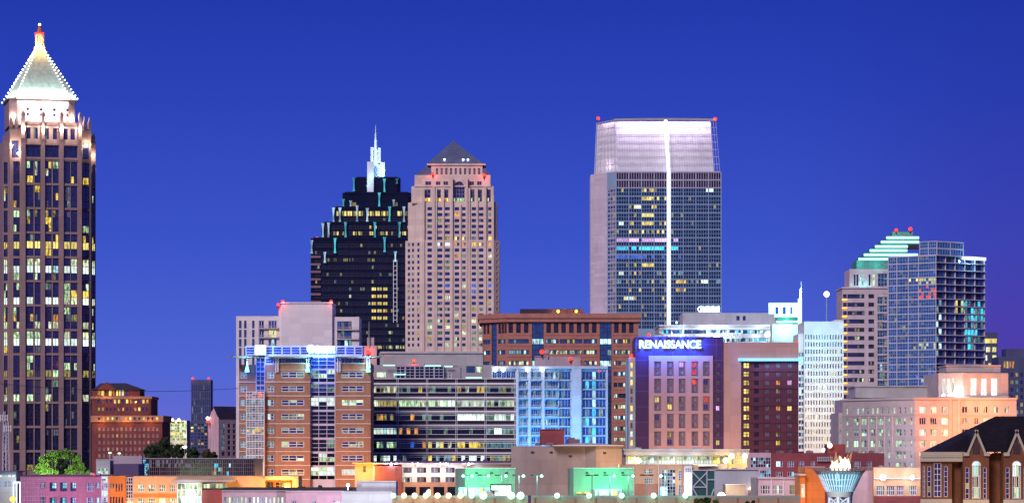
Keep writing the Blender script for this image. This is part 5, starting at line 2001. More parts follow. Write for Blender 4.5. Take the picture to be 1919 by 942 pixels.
b = Bld('yellow_lit_block', 'narrow tower with yellow lit top windows at the right edge of the blue glass tower', 'office building', 2300, 1857)
w = MB()
b.mass(w, 1838, 1870, 622, None, 0, 20, [(1846, 1856.5, 634, 642.5, sp('Y')), (1857.5, 1868, 634, 642.5, sp('Y')), (1848, 1867, 650, 659, sp(('W', 'Y', 'gp', 'w', 'Y'), 5, 1)), (1847, 1853, 665, 675, sp(('w', 'gp'), 2, 1)), (1860, 1868, 665, 675, sp(('Y', 'gn', 'w'), 3, 1)), (1847, 1868, 680, 688, sp(('gp', 'Y', 'gp', 'gp'), 4, 1))], .4)
b.part(w, 'wall', 'dark_tower')
b.flush()

b = Bld('purple_block', 'dark purple office block at the right edge with four warm lit windows', 'office building', 2200, 1900)
w = MB()
b.mass(w, 1871, 1960, 668, None, 0, 30, [(1881 + 5.4 * k, 1884.4 + 5.4 * k, 676.5, 689, sp(('o', 'Y', 'o', 'o')[k])) for k in range(4)] + grid([(1876 + 9 * k, 1881 + 9 * k) for k in range(6)], [(698 + 14 * j, 705 + 14 * j) for j in range(7)], lambda i, j: sp(pick([('yd', .15), ('cd', .1)]))), .4)
b.mass(w, 1885, 1960, 653, 668, 6, 20)
b.part(w, 'wall', 'dark_tower')
b.flush()


def courthouse():
    b = Bld('courthouse', 'pale stone courthouse, grey left wing and orange lit right front with bright attic windows', 'courthouse', 1000, 1714)
    q = K * 1000
    w = MB()
    A, B, C = (b.X(1579, 34), 34.0), (b.X(1714), 0.0), (b.X(1905, 6), 6.0)
    E, F = (b.X(1905), 60.0), (A[0], 60.0)
    zt = b.Z(745)
    gx = [(1585, 1588.5), (1598, 1601.5), (1605, 1609.5), (1614.5, 1618.5), (1623, 1628), (1633, 1637), (1642, 1646), (1650, 1655), (1662, 1666.5), (1673.5, 1677.5), (1683.5, 1688.5), (1693, 1698), (1705, 1709.5)]
    hl = [(x0, x1, 761.5, 774, sp(pick([('gn', .6), ('gd', .25), ('c', .1)], 'gp'), 1, 2, 'fl', .14)) for x0, x1 in gx]
    for j in range(6):
        t = 782 + 21 * j
        for x0, x1 in ((1585, 1589.5), (1598.5, 1608.5), (1613, 1624), (1630, 1640), (1645, 1655), (1663, 1667.5), (1677.5, 1689.5), (1692, 1697), (1705, 1709.5)):
            n = 2 if x1 - x0 > 6 else 1
            hl.append((x0, x1, t, t + 13, sp([pick([('gn', .55), ('gd', .25), ('c', .08)], 'gp') for _ in range(n * 2)], n, 2, 'fl', .14)))
    hr = []
    for j in range(5):
        t = 760.5 + 21.2 * j
        for i, (x0, x1) in enumerate(((1723, 1736), (1743.5, 1756), (1764.5, 1777.5))):
            k = ('mauve_infill' if False else 'gm') if (j == 1 and i < 2) else pick([('W', .5), ('w', .5)])
            hr.append((x0, x1, t, t + 13.5, sp((k, k, 'w' if k != 'gm' else k), 3, 1, 'fl', .16)))
        for i, (x0, x1) in enumerate(((1803, 1814), (1826, 1834.5), (1843, 1852), (1863, 1871.5), (1882, 1893))):
            k = pick([('w', .35), ('y', .1), ('gn', .15)], 'gm') if j < 2 else 'gm'
            hr.append((x0, x1, t, t + 12.5, sp((k, 'gm' if rnd.random() < .5 else k), 2, 1, 'fl', .16)))
    b.seg(w, A, B, 0, zt, hl, .5)
    b.seg(w, B, C, 0, zt, hr, .5)
    b.seg(w, C, E, 0, zt)
    b.seg(w, E, F, 0, zt)
    b.seg(w, F, A, 0, zt)
    w.poly([(*p, zt) for p in (A, B, C, E, F)])
    b.mass(w, 1571.5, 1580, 773, None, 34.5, 25, [(1573.5, 1576.5, 783 + 21 * j, 794 + 21 * j, sp('gd')) for j in range(5)], .4)
    for y0, y1, o in ((745, 747.2, .7), (776.5, 777.8, .3)):
        for P, Q in ((A, B), (B, C)):
            w.bar((P[0], P[1] - o * .3, b.Z((y0 + y1) / 2)), (Q[0], Q[1] - o * .3, b.Z((y0 + y1) / 2)), o * .7, 4)
    # pilasters on the right front
    for px in (1781, 1797):
        t = b.tpx(B, C, px) / hypot(C[0] - B[0], C[1] - B[1])
        x, y = B[0] + (C[0] - B[0]) * t, B[1] + (C[1] - B[1]) * t
        w.box(x - .5, x + .5, y - .5, y + .3, 0, b.Z(748))
    for px in (1611.5, 1627.5, 1642.5, 1657, 1672):
        t = b.tpx(A, B, px) / hypot(B[0] - A[0], B[1] - A[1])
        x, y = A[0] + (B[0] - A[0]) * t, A[1] + (B[1] - A[1]) * t
        w.box(x - .25, x + .25, y - .35, y + .3, b.Z(850), b.Z(778))
    b.part(w, 'wall', 'court_stone')
    at = MB()
    b.mass(at, 1603, 1757, 723, 745, 30, 22)
    b.pbox(at, 1601, 1758, 722, 724.5, 29.5, 53)
    b.part(at, 'attic', 'grey_concrete')
    up = MB()
    A2, B2, C2 = (b.X(1758.5, 12), 12.0), (b.X(1805, 7), 7.0), (b.X(1889.5, 11), 11.0)
    E2, F2 = (b.X(1889.5), 36.0), (b.X(1758.5), 36.0)
    z2 = b.Z(697)
    slits = [(1765, 1771, 707, 734, sp('W', 1, 3, 'fl', .12)), (1774, 1779.5, 707, 734, sp('W', 1, 3, 'fl', .12)), (1782.5, 1787.5, 707, 734, sp(('W', 'gn', 'gn'), 1, 3, 'fl', .12))]
    big = [(x0, x1, 706.5, 739.5, sp('W', 2, 4, 'fl', .12)) for x0, x1 in ((1819, 1831), (1838.5, 1850), (1857.5, 1870))]
    b.seg(up, A2, B2, zt, z2, slits, .6)
    b.seg(up, B2, C2, zt, z2, big, .6)
    b.seg(up, C2, E2, zt, z2)
    b.seg(up, E2, F2, zt, z2)
    b.seg(up, F2, A2, zt, z2)
    up.poly([(*p, z2) for p in (A2, B2, C2, E2, F2)])
    b.mass(up, 1773.5, 1875, 684.5, 697, 13, 18)
    b.pbox(up, 1772.5, 1876, 683.5, 686, 12.6, 32)
    b.pbox(up, 1757, 1891, 742, 745, 6.2, 12)
    b.part(up, 'upper_storey', 'court_stone')
    for px in (1768, 1780, 1792):
        b.beacon(px, 740, 8, .55, False, 'lamp_white', 1800, (1, .95, .85), 'flood')
    b.lamp(1800, 738, 4.5, 1500, (1, .9, .8), .4)
    for px, py, pw in ((1735, 800, 13000), (1775, 850, 12000), (1830, 790, 14000), (1880, 780, 13000), (1750, 760, 7000), (1800, 830, 8000)):
        b.lamp(px + 25, py, -20, pw * 3.0, (1, .30, .05), 1.5, 'SPOT', (px + 42, py - 12, 0), spot=110)
    b.lamp(1850, 752, -4, 4500, (1, .5, .2), .8)
    b.lamp(1640, 830, -8, 14000, (.62, .72, 1.0), 1.5)  # unseen cool fill lamp, added to lighten the left wing
    b.flush()


courthouse()


# ------------------------------------------------------------------ low buildings in front
def simple(name, label, cat, D, pxc, wallkey, masses, group=None, extra=None):
    b = Bld(name, label, cat, D, pxc, group)
    w = MB()
    for mm in masses:
        b.mass(w, *mm[:6], *(mm[6:]))
    b.part(w, 'wall', wallkey)
    if extra:
        extra(b)
    b.flush()
    return b


def coping(b, px0, px1, y, dy, key='pale_band', t=1.6, depth=1.2, proud=.35):
    m = MB()
    b.pbox(m, px0, px1, y - t * .5, y + t * .5, dy - proud, dy + depth)
    b.part(m, 'coping', key)


def rooftop_units(b, spots, key='grey_wall'):
    for px, py, wd, ht, dy in spots:
        m = MB()
        b.pbox(m, px, px + wd, py - ht, py, dy, dy + 2.5)
        b.pbox(m, px + wd * .15, px + wd * .6, py - ht * 1.25, py - ht, dy + .4, dy + 1.8)
        b.part(m, 'roof_unit', key)


def service_door(b, px0, px1, pyt, dy=0):
    m = MB()
    b.pbox(m, px0, px1, pyt, None, dy - .08, dy - .003)
    d_ = b.part(m, 'door', 'mauve_infill')
    m = MB()
    x, y, z = b.pt((px0 + px1) / 2, pyt - 3.5, dy - .5)
    m.box(x - .25, x + .25, y, dy - .003, z - .08, z + .12)
    b.part(m, 'door_lamp', 'lamp_warm')
    b.lamp((px0 + px1) / 2, pyt - 2, dy - .8, 25, (1, .8, .5), .15)


# pink building, bottom left
def pink():
    b = Bld('pink_building', 'pink brick building with blue lit windows in front of the green tree', 'building', 620, 120)
    w = MB()
    hs = []
    for j, (t, bt) in enumerate(((903, 919.5), (931, 947), (958, 975))):
        for i, (x0, x1) in enumerate(((93, 105.8), (112.6, 125.8), (132, 143))):
            k = ('c', 'cy', 'c') if j == 0 else ('cd', 'cy', 'cd')
            hs.append((x0, x1, t, bt, sp(('g', k[i % 3], k[0]) + ('g', k[1], k[2]) + ('g', 'g', 'gb'), 3, 3, 'fd', .09)))
        hs.append((76, 85.5, t, bt - 5, sp(('cd', 'c' if j == 0 else 'cd'), 3, 1, 'fd', .09)))
        hs.append((161, 176, t, bt, sp(('cd', 'gb', 'gb', 'cd', 'gb'), 5, 2, 'fl', .09)))
        hs.append((179, 188, t, bt - 6, sp(('cd', 'c'), 3, 1, 'fl', .09)))
    b.mass(w, 38, 189.5, 890, None, 0, 28, hs, .3)
    b.part(w, 'wall', 'pink_brick')
    st = MB()
    b.mass(st, 189.5, 203, 890.5, None, -.3, 10, [(190.3, 202.3, 892 + 13 * j, 904 + 13 * j, sp([pick([('gn', .6), ('c', .2)], 'gc') for _ in range(9)], 3, 3, 'fl', .1)) for j in range(7)], .12)
    b.part(st, 'stair_tower', 'fl')
    coping(b, 37.5, 204, 890, 0, 'roof_felt', 1.6)
    rooftop_units(b, [(168, 889.5, 8, 4, 6), (182, 889.5, 5, 3, 5)], 'grey_wall')
    m = MB()
    n = 8
    for k in range(n + 1):
        b.pbox(m, 40 + 44 * k / n, 40.4 + 44 * k / n, 893, None, -.18, 0)
    for k in range(8):
        b.pbox(m, 40, 84, 897 + 8 * k, 897.4 + 8 * k, -.2, -.02)
    b.part(m, 'trellis', 'fl')
    b.beacon(176.5, 888.5, -.2, .3, False)
    b.lamp(110, 930, -14, 1500, (.75, .35, 1.0), 1)  # unseen fill lamp added to brighten the pink brick
    b.flush()


pink()


def orange_row():
    b = Bld('orange_building', 'peach and orange building row with a bright glazed entrance, lower left', 'building', 600, 370)
    w = MB()
    hs = [(206, 209, 905, 914, sp('cd')), (211, 214, 905, 914, sp('cd')), (217, 219.5, 905, 920, sp('g')), (222, 224.5, 905, 920, sp('g')), (227, 229.5, 905, 920, sp('g'))]
    hs += [(206 + 5.4 * k, 209 + 5.4 * k, 930, 950, sp('g')) for k in range(5)]
    b.mass(w, 203.3, 235.5, 891, None, 0, 24, hs, .3)
    b.part(w, 'wall', 'orange_wall')
    gl = MB()
    b.mass(gl, 235.5, 249.5, 893, None, .6, 20, [(236.2, 249, 894 + 13 * j, 906.5 + 13 * j, sp([pick([('cd', .15)], 'gm') for _ in range(6)], 3, 2, 'fl', .09)) for j in range(5)], .1)
    b.part(gl, 'glass_link', 'fl')
    c = MB()
    hs = []
    for x0, x1 in ((258, 271), (278, 290.8), (298, 310), (318, 329)):
        hs.append((x0, x1, 907, 920.5, sp([pick([('gd', .5), ('gn', .2), ('yd', .1)], 'gp') for _ in range(6)], 3, 2, 'fw', .1)))
        hs.append((x0, x1, 932, 946, sp([pick([('gd', .4), ('gn', .4)], 'gp') for _ in range(6)], 3, 2, 'fw', .1)))
    b.mass(c, 249.5, 416, 891.5, None, 0, 24, hs, .3)
    b.part(c, 'peach_wing', 'peach_wall')
    o = MB()
    b.pbox(o, 249.8, 331, 924, 931, -.12, 0)
    b.part(o, 'band', 'orange_wall')
    fr = MB()      # bright orange portal frame
    b.pbox(fr, 416.2, 497, 891, None, 0, 10)
    b.pbox(fr, 497, 559, 891.5, 898.5, -2.5, 8)
    b.pbox(fr, 548, 559, 898.5, None, -2.5, 8)
    b.part(fr, 'portal_frame', 'peach_wall')
    wn = MB()
    b.mass(wn, 497.2, 547.8, 898.7, None, 3, 5, [(500, 512, 902, 915, sp(('gm', 'gd', 'gm'), 3, 2, 'fd', .1)), (516, 546, 902, 915, sp(('gm', 'yd', 'gm', 'gm'), 4, 2, 'ft', .1))], .2)
    b.part(wn, 'inner_wall', 'orange_wall')
    ca = MB()
    b.pbox(ca, 322, 437, 897.5, 902.5, -7, 0)
    b.part(ca, 'canopy', 'lilac_panel')
    en = MB()
    ks = ['gd', 'gn', 'gn', 'w', 'w', 'gn'] + ['gn', 'w', 'W', 'W', 'w', 'w'] + ['gn', 'W', 'W', 'W', 'W', 'W'] * 2
    b.mass(en, 331.5, 378, 903, None, -5, 5, [(332, 377.5, 904, 955, sp(ks, 6, 4, 'fl', .12))], .1)
    b.mass(en, 380, 424, 904, 916, -2, 2, [(381, 423, 905, 914.5, sp(('gn', 'w', 'gd', 'gn', 'w', 'gn', 'gd'), 7, 1, 'fl', .1))], .1)
    b.part(en, 'glass_entrance', 'fl')
    bx = MB()
    b.pbox(bx, 378.5, 416, 917, None, -7, -2)
    b.part(bx, 'brick_box', 'maroon_brick')
    b.lamp(470, 935, -10, 2500, (1, .55, .12), .6)
    b.lamp(528, 912, -4, 2600, (1, .50, .08), .4)
    b.lamp(290, 945, -8, 2600, (1, .55, .2), .6)
    b.lamp(222, 945, -8, 1200, (1, .5, .2), .6)
    b.lamp(355, 925, -8, 800, (.8, 1, .8), .6)
    b.flush()


orange_row()


def lilac_hall():
    b = Bld('lilac_hall', 'low pale lilac hall with a lit window row and dark flat roof', 'building', 500, 550)
    w = MB()
    hs = [(420 + 7.6 * k, 425 + 7.6 * k, 930, 950, sp(pick([('gn', .45), ('W', .3), ('c', .15)], 'gp'), 1, 2, 'fl', .08)) for k in range(15)]
    b.mass(w, 416, 536, 919, None, 3, 20, hs, .3)
    hs = [(547, 556, 937, 950, sp('gp', 2, 1, 'fl', .08)), (584, 593, 937, 950, sp(('c', 'gp'), 2, 1, 'fl', .08)), (624, 637, 937, 950, sp('gm', 2, 1, 'fl', .08))]
    b.mass(w, 536, 735, 919.5, None, 0, 24, hs, .3)
    b.part(w, 'wall', 'rose_wall')
    r = MB()
    b.pbox(r, 414, 735, 914, 918.8, 6, 22)
    b.part(r, 'roof', 'roof_felt')
    coping(b, 535, 735.5, 919.3, 0, 'pale_band', 1.2)
    coping(b, 415, 537, 918.6, 3, 'pale_band', 1.2)
    rooftop_units(b, [(560, 914, 10, 3, 9), (596, 914, 6, 5, 9)], 'roof_felt')
    m = MB()
    m.bar(b.pt(652, 917, 5), b.pt(652, 909, 5), .07)
    m.ball(*b.pt(652, 908, 5), .3, 8)
    b.part(m, 'roof_lamp', 'lamp_white')
    b.lamp(620, 960, -14, 900, (.9, .7, 1.0), 1)  # added fill lamp, unseen, lifts the pale walls
    b.flush()


lilac_hall()

simple('grey_box_building', 'plain pale grey two step box building left of the lamp lit parapet', 'building', 470, 690, 'grey_wall',
       [(640, 735, 920.5, None, 0, 12), (678, 742, 901, None, 2.5, 8), (668, 678, 901, None, 4, 6)],
       extra=lambda b: (coping(b, 639.5, 735.5, 920.8, 0, 'white_panel', 1.0), coping(b, 677.5, 742.5, 901.2, 2.5, 'white_panel', 1.0), b.lamp(690, 960, -12, 900, (.9, .95, 1), 1)))  # its lamp is an unseen fill, added to lighten the box


# dark glass hall and plant boxes
def dark_hall():
    b = Bld('dark_glass_hall', 'long low dark glass hall with a thin white grid and a sparkling cyan panel', 'building', 900, 367)
    w = MB()
    hs = []
    for i in range(10):
        x0 = 280 + 19.6 * i
        x1 = x0 + 19.2
        kk = []
        for r in range(4):
            for c in range(5):
                k = 'gm'
                if i < 4 and r < 2 and rnd.random() < .5:
                    k = 'gc'
                if i in (6, 7) and r in (1, 2, 3) and rnd.random() < .25:
                    k = pick([('cy', .4), ('o', .2), ('c', .3)])
                kk.append(k)
        hs.append((x0, x1, 860, 890, sp(kk, 5, 4, 'ft', .07)))
    b.mass(w, 259, 477, 858.5, None, 0, 30, [(260, 279, 860, 890, sp([pick([('cy', .35), ('c', .3)], 'gb') for _ in range(56)], 7, 8, 'fd', .1))] + hs, .12)
    b.part(w, 'wall', 'dark_panel')
    coping(b, 258.5, 477.5, 858.2, 0, 'fl', 1.0)
    b.flush()


dark_hall()


def plant_boxes():
    b = Bld('plum_plant_box', 'plum coloured windowless plant box with a lit white panel beside it', 'building', 850, 235)
    w = MB()
    b.mass(w, 213, 259.5, 868.5, None, 0, 14)
    b.part(w, 'wall', 'purple_panel')
    m = MB()
    b.mass(m, 180, 206, 862, None, 3, 8, [(183, 203, 876, 888, sp(('gd', 'gn', 'c', 'gd', 'c', 'w', 'c', 'gn'), 4, 2, 'fw', .12))], .15)
    b.part(m, 'annex', 'grey_wall')
    p = MB()
    b.mass(p, 180, 266, 859, None, 14, 3)
    b.mass(p, 212, 266, 853.5, 859, 15, 3)
    b.part(p, 'parapet', 'lilac_panel')
    b.flush()


plant_boxes()

for i, (px, py, lb) in enumerate(((206, 847, 'left one of two short lamp posts before the orange lit masonry block'), (223.5, 848, 'right one of two short lamp posts before the orange lit masonry block'))):
    b = Bld('street_lamp', lb, 'street lamp', 1000, px, 'lamp posts before the masonry block')
    m = MB()
    m.bar((0, 0, 0), b.pt(px, py + 1, 0), (.16, .1))
    b.part(m, 'pole', 'white_steel')
    m = MB()
    m.cone(0, 0, b.Z(py + 1.5), b.Z(py - .5), .55, .35, 8)
    b.part(m, 'lamp', 'lamp_green')

b = Bld('street_lamp', 'lone hanging lamp on a pole among the dark trees', 'street lamp', 1150, 346)
m = MB()
m.bar((0, 0, 0), b.pt(346, 826, 0), (.18, .1))
b.part(m, 'pole', 'pole_metal')
m = MB()
m.cone(0, -.3, b.Z(839.5), b.Z(836.5), .2, 1.1, 8)
m.cone(0, -.3, b.Z(836.5), b.Z(835), 1.1, .3, 8)
b.part(m, 'lamp', 'lamp_warm')


# hotel-like low block in the middle
def mid_block():
    b = Bld('motel_block', 'low cream block with two window rows above a brick arcade, blue white roof spots', 'building', 720, 880)
    w = MB()
    hs = []
    for j, (t, bt) in enumerate(((875, 885), (893, 903))):
        for i, (x0, x1) in enumerate(((756, 771.5), (781.5, 798.8), (808, 825), (835, 852))):
            ks = ('gp', 'gc', 'gp', 'gm') if i else (('cd', 'gd', 'gp') if j == 0 else ('c', 'o', 'gm'))
            hs.append((x0, x1, t, bt, sp(ks, 4, 1, 'fd', .1)))
        for x0, x1 in ((966, 986), (1018, 1033), (1043, 1053)):
            hs.append((x0, x1, t, bt, sp(('gp', 'gb', 'gp', 'gc'), 4, 1, 'fd', .1)))
    hs += [(994, 1003, 874, 885, sp('Y')), (1040.5, 1045, 875, 885, sp('yd')), (1061.5, 1066, 875, 885, sp('Y'))]
    hs = [h for h in hs if h[0] != 1043]
    b.mass(w, 753, 1086, 869, None, 0, 30, hs, .3)
    b.part(w, 'wall', 'cream_stone')
    br = MB()
    b.mass(br, 702, 753, 872, None, -1.5, 30, [(741, 745, 877, 886, sp('gp'))], .2)
    b.part(br, 'brick_wing', 'brown_brick')
    bb = MB()
    b.pbox(bb, 753.2, 853, 902.5, 911, -.25, 0)
    for k in range(5):
        b.pbox(bb, 753.5 + 26.5 * k, 759 + 26.5 * k, 911, None, -.3, 0)
    b.part(bb, 'arcade', 'orange_brick')
    ar = MB()
    for k in range(4):
        b.pbox(ar, 759.5 + 26.5 * k, 779.5 + 26.5 * k, 911.5, None, -.12, -.02)
    b.part(ar, 'arcade_glass', 'gk')
    og = MB()
    b.mass(og, 665, 702, 868, None, 1.5, 10, [(680, 686, 872, 884, sp('yd')), (699, 701.5, 873, 900, sp('gn'))], .2)
    b.pbox(og, 660, 705, 866, 868, 0, 10)
    b.part(og, 'orange_wing', 'peach_wall')
    ro = MB()
    b.pbox(ro, 700, 1090, 866.5, 869, -1.2, 30)
    b.part(ro, 'roof_edge', 'lilac_panel')
    r2 = MB()
    b.pbox(r2, 720, 960, 863, 866.5, 8, 24)
    for px in (742, 790, 868, 905):
        b.pbox(r2, px, px + 9, 860, 863, 9, 14)
    b.part(r2, 'roof_plant', 'purple_panel')
    for px, pw in ((733, 300), (772.5, 250), (783, 250), (825, 420), (836, 300), (878.5, 300)):
        b.beacon(px, 868.8, -1.6, .35, False, 'lamp_white', pw, (.75, .8, 1), 'spot_lamp')
    b.lamp(690, 880, -5, 3200, (1, .45, .06), .4)
    b.lamp(735, 925, -9, 1400, (1, .6, .3), .6)
    b.lamp(800, 925, -12, 1500, (1, .78, .45), .8)
    b.flush()


mid_block()


def tan_box():
    b = Bld('tan_block', 'windowless taupe block, lit front tan, with a slanted thin roof above the green lit boxes', 'building', 700, 1060)
    w = MB()
    A, B, C = (b.X(958, 6), 6.0), (b.X(983, 2), 2.0), (b.X(1096, 2), 2.0)
    Dd, E, F = (b.X(1116, 0), 0.0), (b.X(1165, 0), 0.0), (b.X(1165, 0), 26.0)
    G = (b.X(958, 6), 26.0)
    ps = [A, B, C, Dd, E, F, G]
    zt = b.Z(835)
    for i in range(7):
        b.seg(w, ps[i], ps[(i + 1) % 7], 0, zt)
    w.poly([(*p, zt) for p in ps])
    b.part(w, 'wall', 'taupe_wall')
    f = MB()
    b.pbox(f, 1117, 1165.2, 835.2, None, -.3, -.005)
    b.part(f, 'lit_front', 'tan_wall')  # warm light on this facet is put into the sheet's tan
    for vx, vy in ((995, 845), (1030, 845), (1066, 852), (1130, 846)):
        v = MB()
        b.pbox(v, vx, vx + 6, vy, vy + 4, (1.9 if vx < 1100 else -.4), (1.99 if vx < 1100 else -.31))
        b.part(v, 'vent', 'fd')
    r = MB()
    r.frustum([(b.X(1035), -1.5), (b.X(1168), -1.5), (b.X(1168), 20), (b.X(1035), 20)], [(b.X(1035), -1.5), (b.X(1168), -1.5), (b.X(1168), 20), (b.X(1035), 20)], b.Z(834.8), b.Z(833.6))
    r.poly([(b.X(1035), -1.5, b.Z(833.6)), (b.X(1168), -1.5, b.Z(833.6)), (b.X(1100), 6, b.Z(828.5))])
    b.part(r, 'roof', 'fw')
    p = MB()
    b.mass(p, 1012, 1058, 804.5, 833, 4, 8)
    b.pbox(p, 1011, 1059, 803, 804.5, 3.6, 12.4)
    b.part(p, 'plant_room', 'maroon_brick')
    rooftop_units(b, [(1063, 833, 24, 11, 6), (1003, 834, 10, 4, 4), (1024, 834, 14, 5, 1.5)], 'mauve_infill')
    b.lamp(1142, 880, -12, 3600, (1, .66, .34), .8)
    b.lamp(1042, 806, -2, 60, (1, .8, .5), .2)
    b.flush()


tan_box()


def green_boxes():
    for nm, px0, xf, px1, yt, ex, lb in ((0, 853, 872, 965, 878, (860, 918, 914, 925), 'green lit windowless box left of the white sign, blinding light at its foot'),
                                        (1, 1067, 1075, 1187, 877.5, (1115, 1165, 917, 929), 'green lit windowless box right of the white sign, with a yellow ground light strip')):
        b = Bld('green_lit_building', lb, 'building', 620, (px0 + px1) / 2, 'green lit boxes behind the parking lot lamps')
        w = MB()
        A, B, C = (b.X(px0, 6), 6.0), (b.X(xf), 0.0), (b.X(px1), 0.0)
        E, F = (b.X(px1), 24.0), (b.X(px0, 6), 24.0)
        ps = [A, B, C, E, F]
        zt = b.Z(yt)
        for i in range(5):
            b.seg(w, ps[i], ps[(i + 1) % 5], 0, zt)
        w.poly([(*p, zt) for p in ps])
        b.part(w, 'wall', 'green_stucco')
        m = MB()
        for k in range(3):
            vx = xf + (px1 - xf) * (.2 + .3 * k)
            v = MB()
            b.pbox(v, vx, vx + 5, yt + 6, yt + 9, -.1, -.003)
            b.part(v, 'vent', 'fd')
        m.box(b.X(xf) - .1, b.X(px1) + .15, -.2, .8, zt, zt + .22)
        b.part(m, 'coping', 'fl')
        e = MB()
        b.mass(e, ex[0], ex[1], ex[2] - 1.5, None, -3, 3, [(ex[0] + .8 + k * (ex[1] - ex[0] - 1) / 6, ex[0] + .4 + (k + 1) * (ex[1] - ex[0] - 1) / 6, ex[2], ex[3] + (3 if k % 2 else 8), sp('W' if k != 4 else 'Y')) for k in range(6)], .1)
        b.part(e, 'entrance', 'white_panel')
        if nm:
            m = MB()
            b.pbox(m, 1080, 1106, 921, 924, -.6, -.1)
            b.part(m, 'light_strip', 'Y')
        for px, pw in ((ex[0] + 6, 2600), ((ex[0] + ex[1]) / 2, 2600), (ex[1] - 6, 2200)):
            b.lamp(px, 911, -3.8, pw, (.02, 1.0, .36), .6)
        b.lamp((ex[0] + ex[1]) / 2, 919, -6, 3600, (.02, 1.0, .38), .6)
        b.lamp(px1 - 12, 905, -7, 3000, (.10, 1.0, .5), .6)
        b.lamp(px0 + 22, 900, -7, 3000, (.08, 1.0, .5), .6)
        b.flush()


green_boxes()


def pavilion():
    b = Bld('glass_pavilion', 'long flat roofed pavilion with a glaring yellow white glazed front below the hotel', 'pavilion', 760, 1287)
    w = MB()
    ks = ['W' if rnd.random() < .8 else 'w' for _ in range(30)]
    hs = [(1176, 1198, 853.5, 869, sp(('Y', 'gn', 'w', 'gn') + ('W', 'W', 'Y', 'W'), 4, 2, 'ft', .14))]
    for i in range(4):
        x0 = 1200 + 34 * i
        hs.append((x0, x0 + 32.5, 853.5, 869, sp(('gn', 'w', 'gn', 'w', 'c', 'gn') + ('W',) * 6, 6, 2, 'ft', .14)))
    hs.append((1336, 1363, 853.5, 869, sp(('yd', 'y', 'gd', 'yd') + ('Y', 'Y', 'yd', 'W'), 4, 2, 'ft', .14)))
    b.mass(w, 1173, 1365, 851, None, 0, 20, hs, .3)
    b.part(w, 'wall', 'cream_stone')
    en = MB()
    b.mass(en, 1364.8, 1400, 848, None, -2, 16, [(1367, 1376, 851, 869, sp(('Y', 'w'), 2, 2)), (1378, 1390, 853, 869, sp('Y', 3, 3, 'ft', .14)), (1391.5, 1399, 851, 869, sp(('w', 'Y'), 2, 2))], .3)
    b.part(en, 'end_pavilion', 'peach_wall')
    r = MB()
    b.pbox(r, 1170, 1404, 842, 851.5, -3, 22)
    b.part(r, 'roof', 'lilac_panel')
    r = MB()
    b.pbox(r, 1169, 1405, 840.8, 843, -3.5, 22.5)
    b.part(r, 'fascia', 'grey_wall')
    rooftop_units(b, [(1190, 841, 12, 3, 6), (1252, 841, 10, 2.5, 6), (1300, 841, 14, 3, 8)], 'grey_wall')
    bs = MB()
    b.pbox(bs, 1172, 1345, 869.5, 872.5, -2.5, 0)
    b.part(bs, 'ledge', 'fw')
    for px, pw, c in ((1190, 700, (1, .9, .4)), (1225, 900, (.9, 1, .8)), (1265, 900, (.9, 1, .85)), (1305, 900, (.9, 1, .8)), (1350, 700, (1, .8, .3)), (1368, 900, (1, .8, .3)), (1398, 900, (1, .85, .4))):
        b.lamp(px, 862, -5, pw, c, .4)
    for px in (1196, 1360, 1371, 1396):
        m = MB()
        m.ball(*b.pt(px, 862 if px < 1365 else 854, -3.6), .75, 8)
        b.part(m, 'lamp', 'lamp_warm')
    b.flush()


pavilion()


def mall():
    b = Bld('mall_building', 'peach low mall front with a tall glazed entrance and a blue lit kiosk panel', 'building', 660, 1240)
    w = MB()
    hs = [(1207, 1224, 878, 886.5, sp(('gd', 'gn', 'gp', 'gc'), 4, 2, 'fw', .1)), (1207, 1224, 895, 905, sp(('gd', 'gp', 'gc', 'gd'), 4, 2, 'fw', .1)),
          (1240, 1266, 879, 929, sp([pick([('cd', .2), ('gd', .2), ('w', .08)], 'gm') for _ in range(40)], 5, 8, 'fl', .1)),
          (1272, 1278, 881, 900, sp(('gb', 'gp'), 2, 4, 'fl', .1)), (1272, 1278, 908, 930, sp(('gb', 'gp'), 2, 4, 'fl', .1))]
    b.mass(w, 1166, 1309, 870.5, None, 0, 24, hs, .3)
    b.part(w, 'wall', 'peach_wall')
    m = MB()
    b.pbox(m, 1187, 1239, 905.5, 935, -.1, -.003)
    b.part(m, 'brick_base', 'orange_brick')
    m = MB()
    b.pbox(m, 1187.5, 1188.6, 871, None, -.35, -.1)
    b.pbox(m, 1234, 1235.2, 871, None, -.35, -.1)
    b.part(m, 'downpipe', 'white_steel')
    m = MB()
    b.mass(m, 1282, 1297, 872, None, -1.5, 3, [(1284, 1296, 876, 884, sp(('gc', 'c', 'gc'), 3, 2, 'fl', .1)), (1284, 1296, 886, 930, sp('W', 2, 5))], .15)
    b.part(m, 'lit_entrance', 'fl')
    m = MB()
    b.pbox(m, 1237, 1251, 911, 930, -2.5, -2.1)
    ko = b.part(m, 'kiosk_panel', 'led_blue')
    m = MB()
    for x0, x1, y0, y1 in ((1239, 1249, 913, 916), (1241, 1245, 918, 928), (1246.5, 1249, 919, 928)):
        b.pbox(m, x0, x1, y0, y1, -2.62, -2.5)
    m.build('panel_mark', 'sign_white', ko)
    b.lamp(1244, 918, -4, 500, (.2, .4, 1), .4)
    b.lamp(1210, 915, -8, 1100, (1, .75, .5), .6)
    b.lamp(1291, 905, -4, 900, (.85, 1, .95), .5)
    b.flush()


mall()

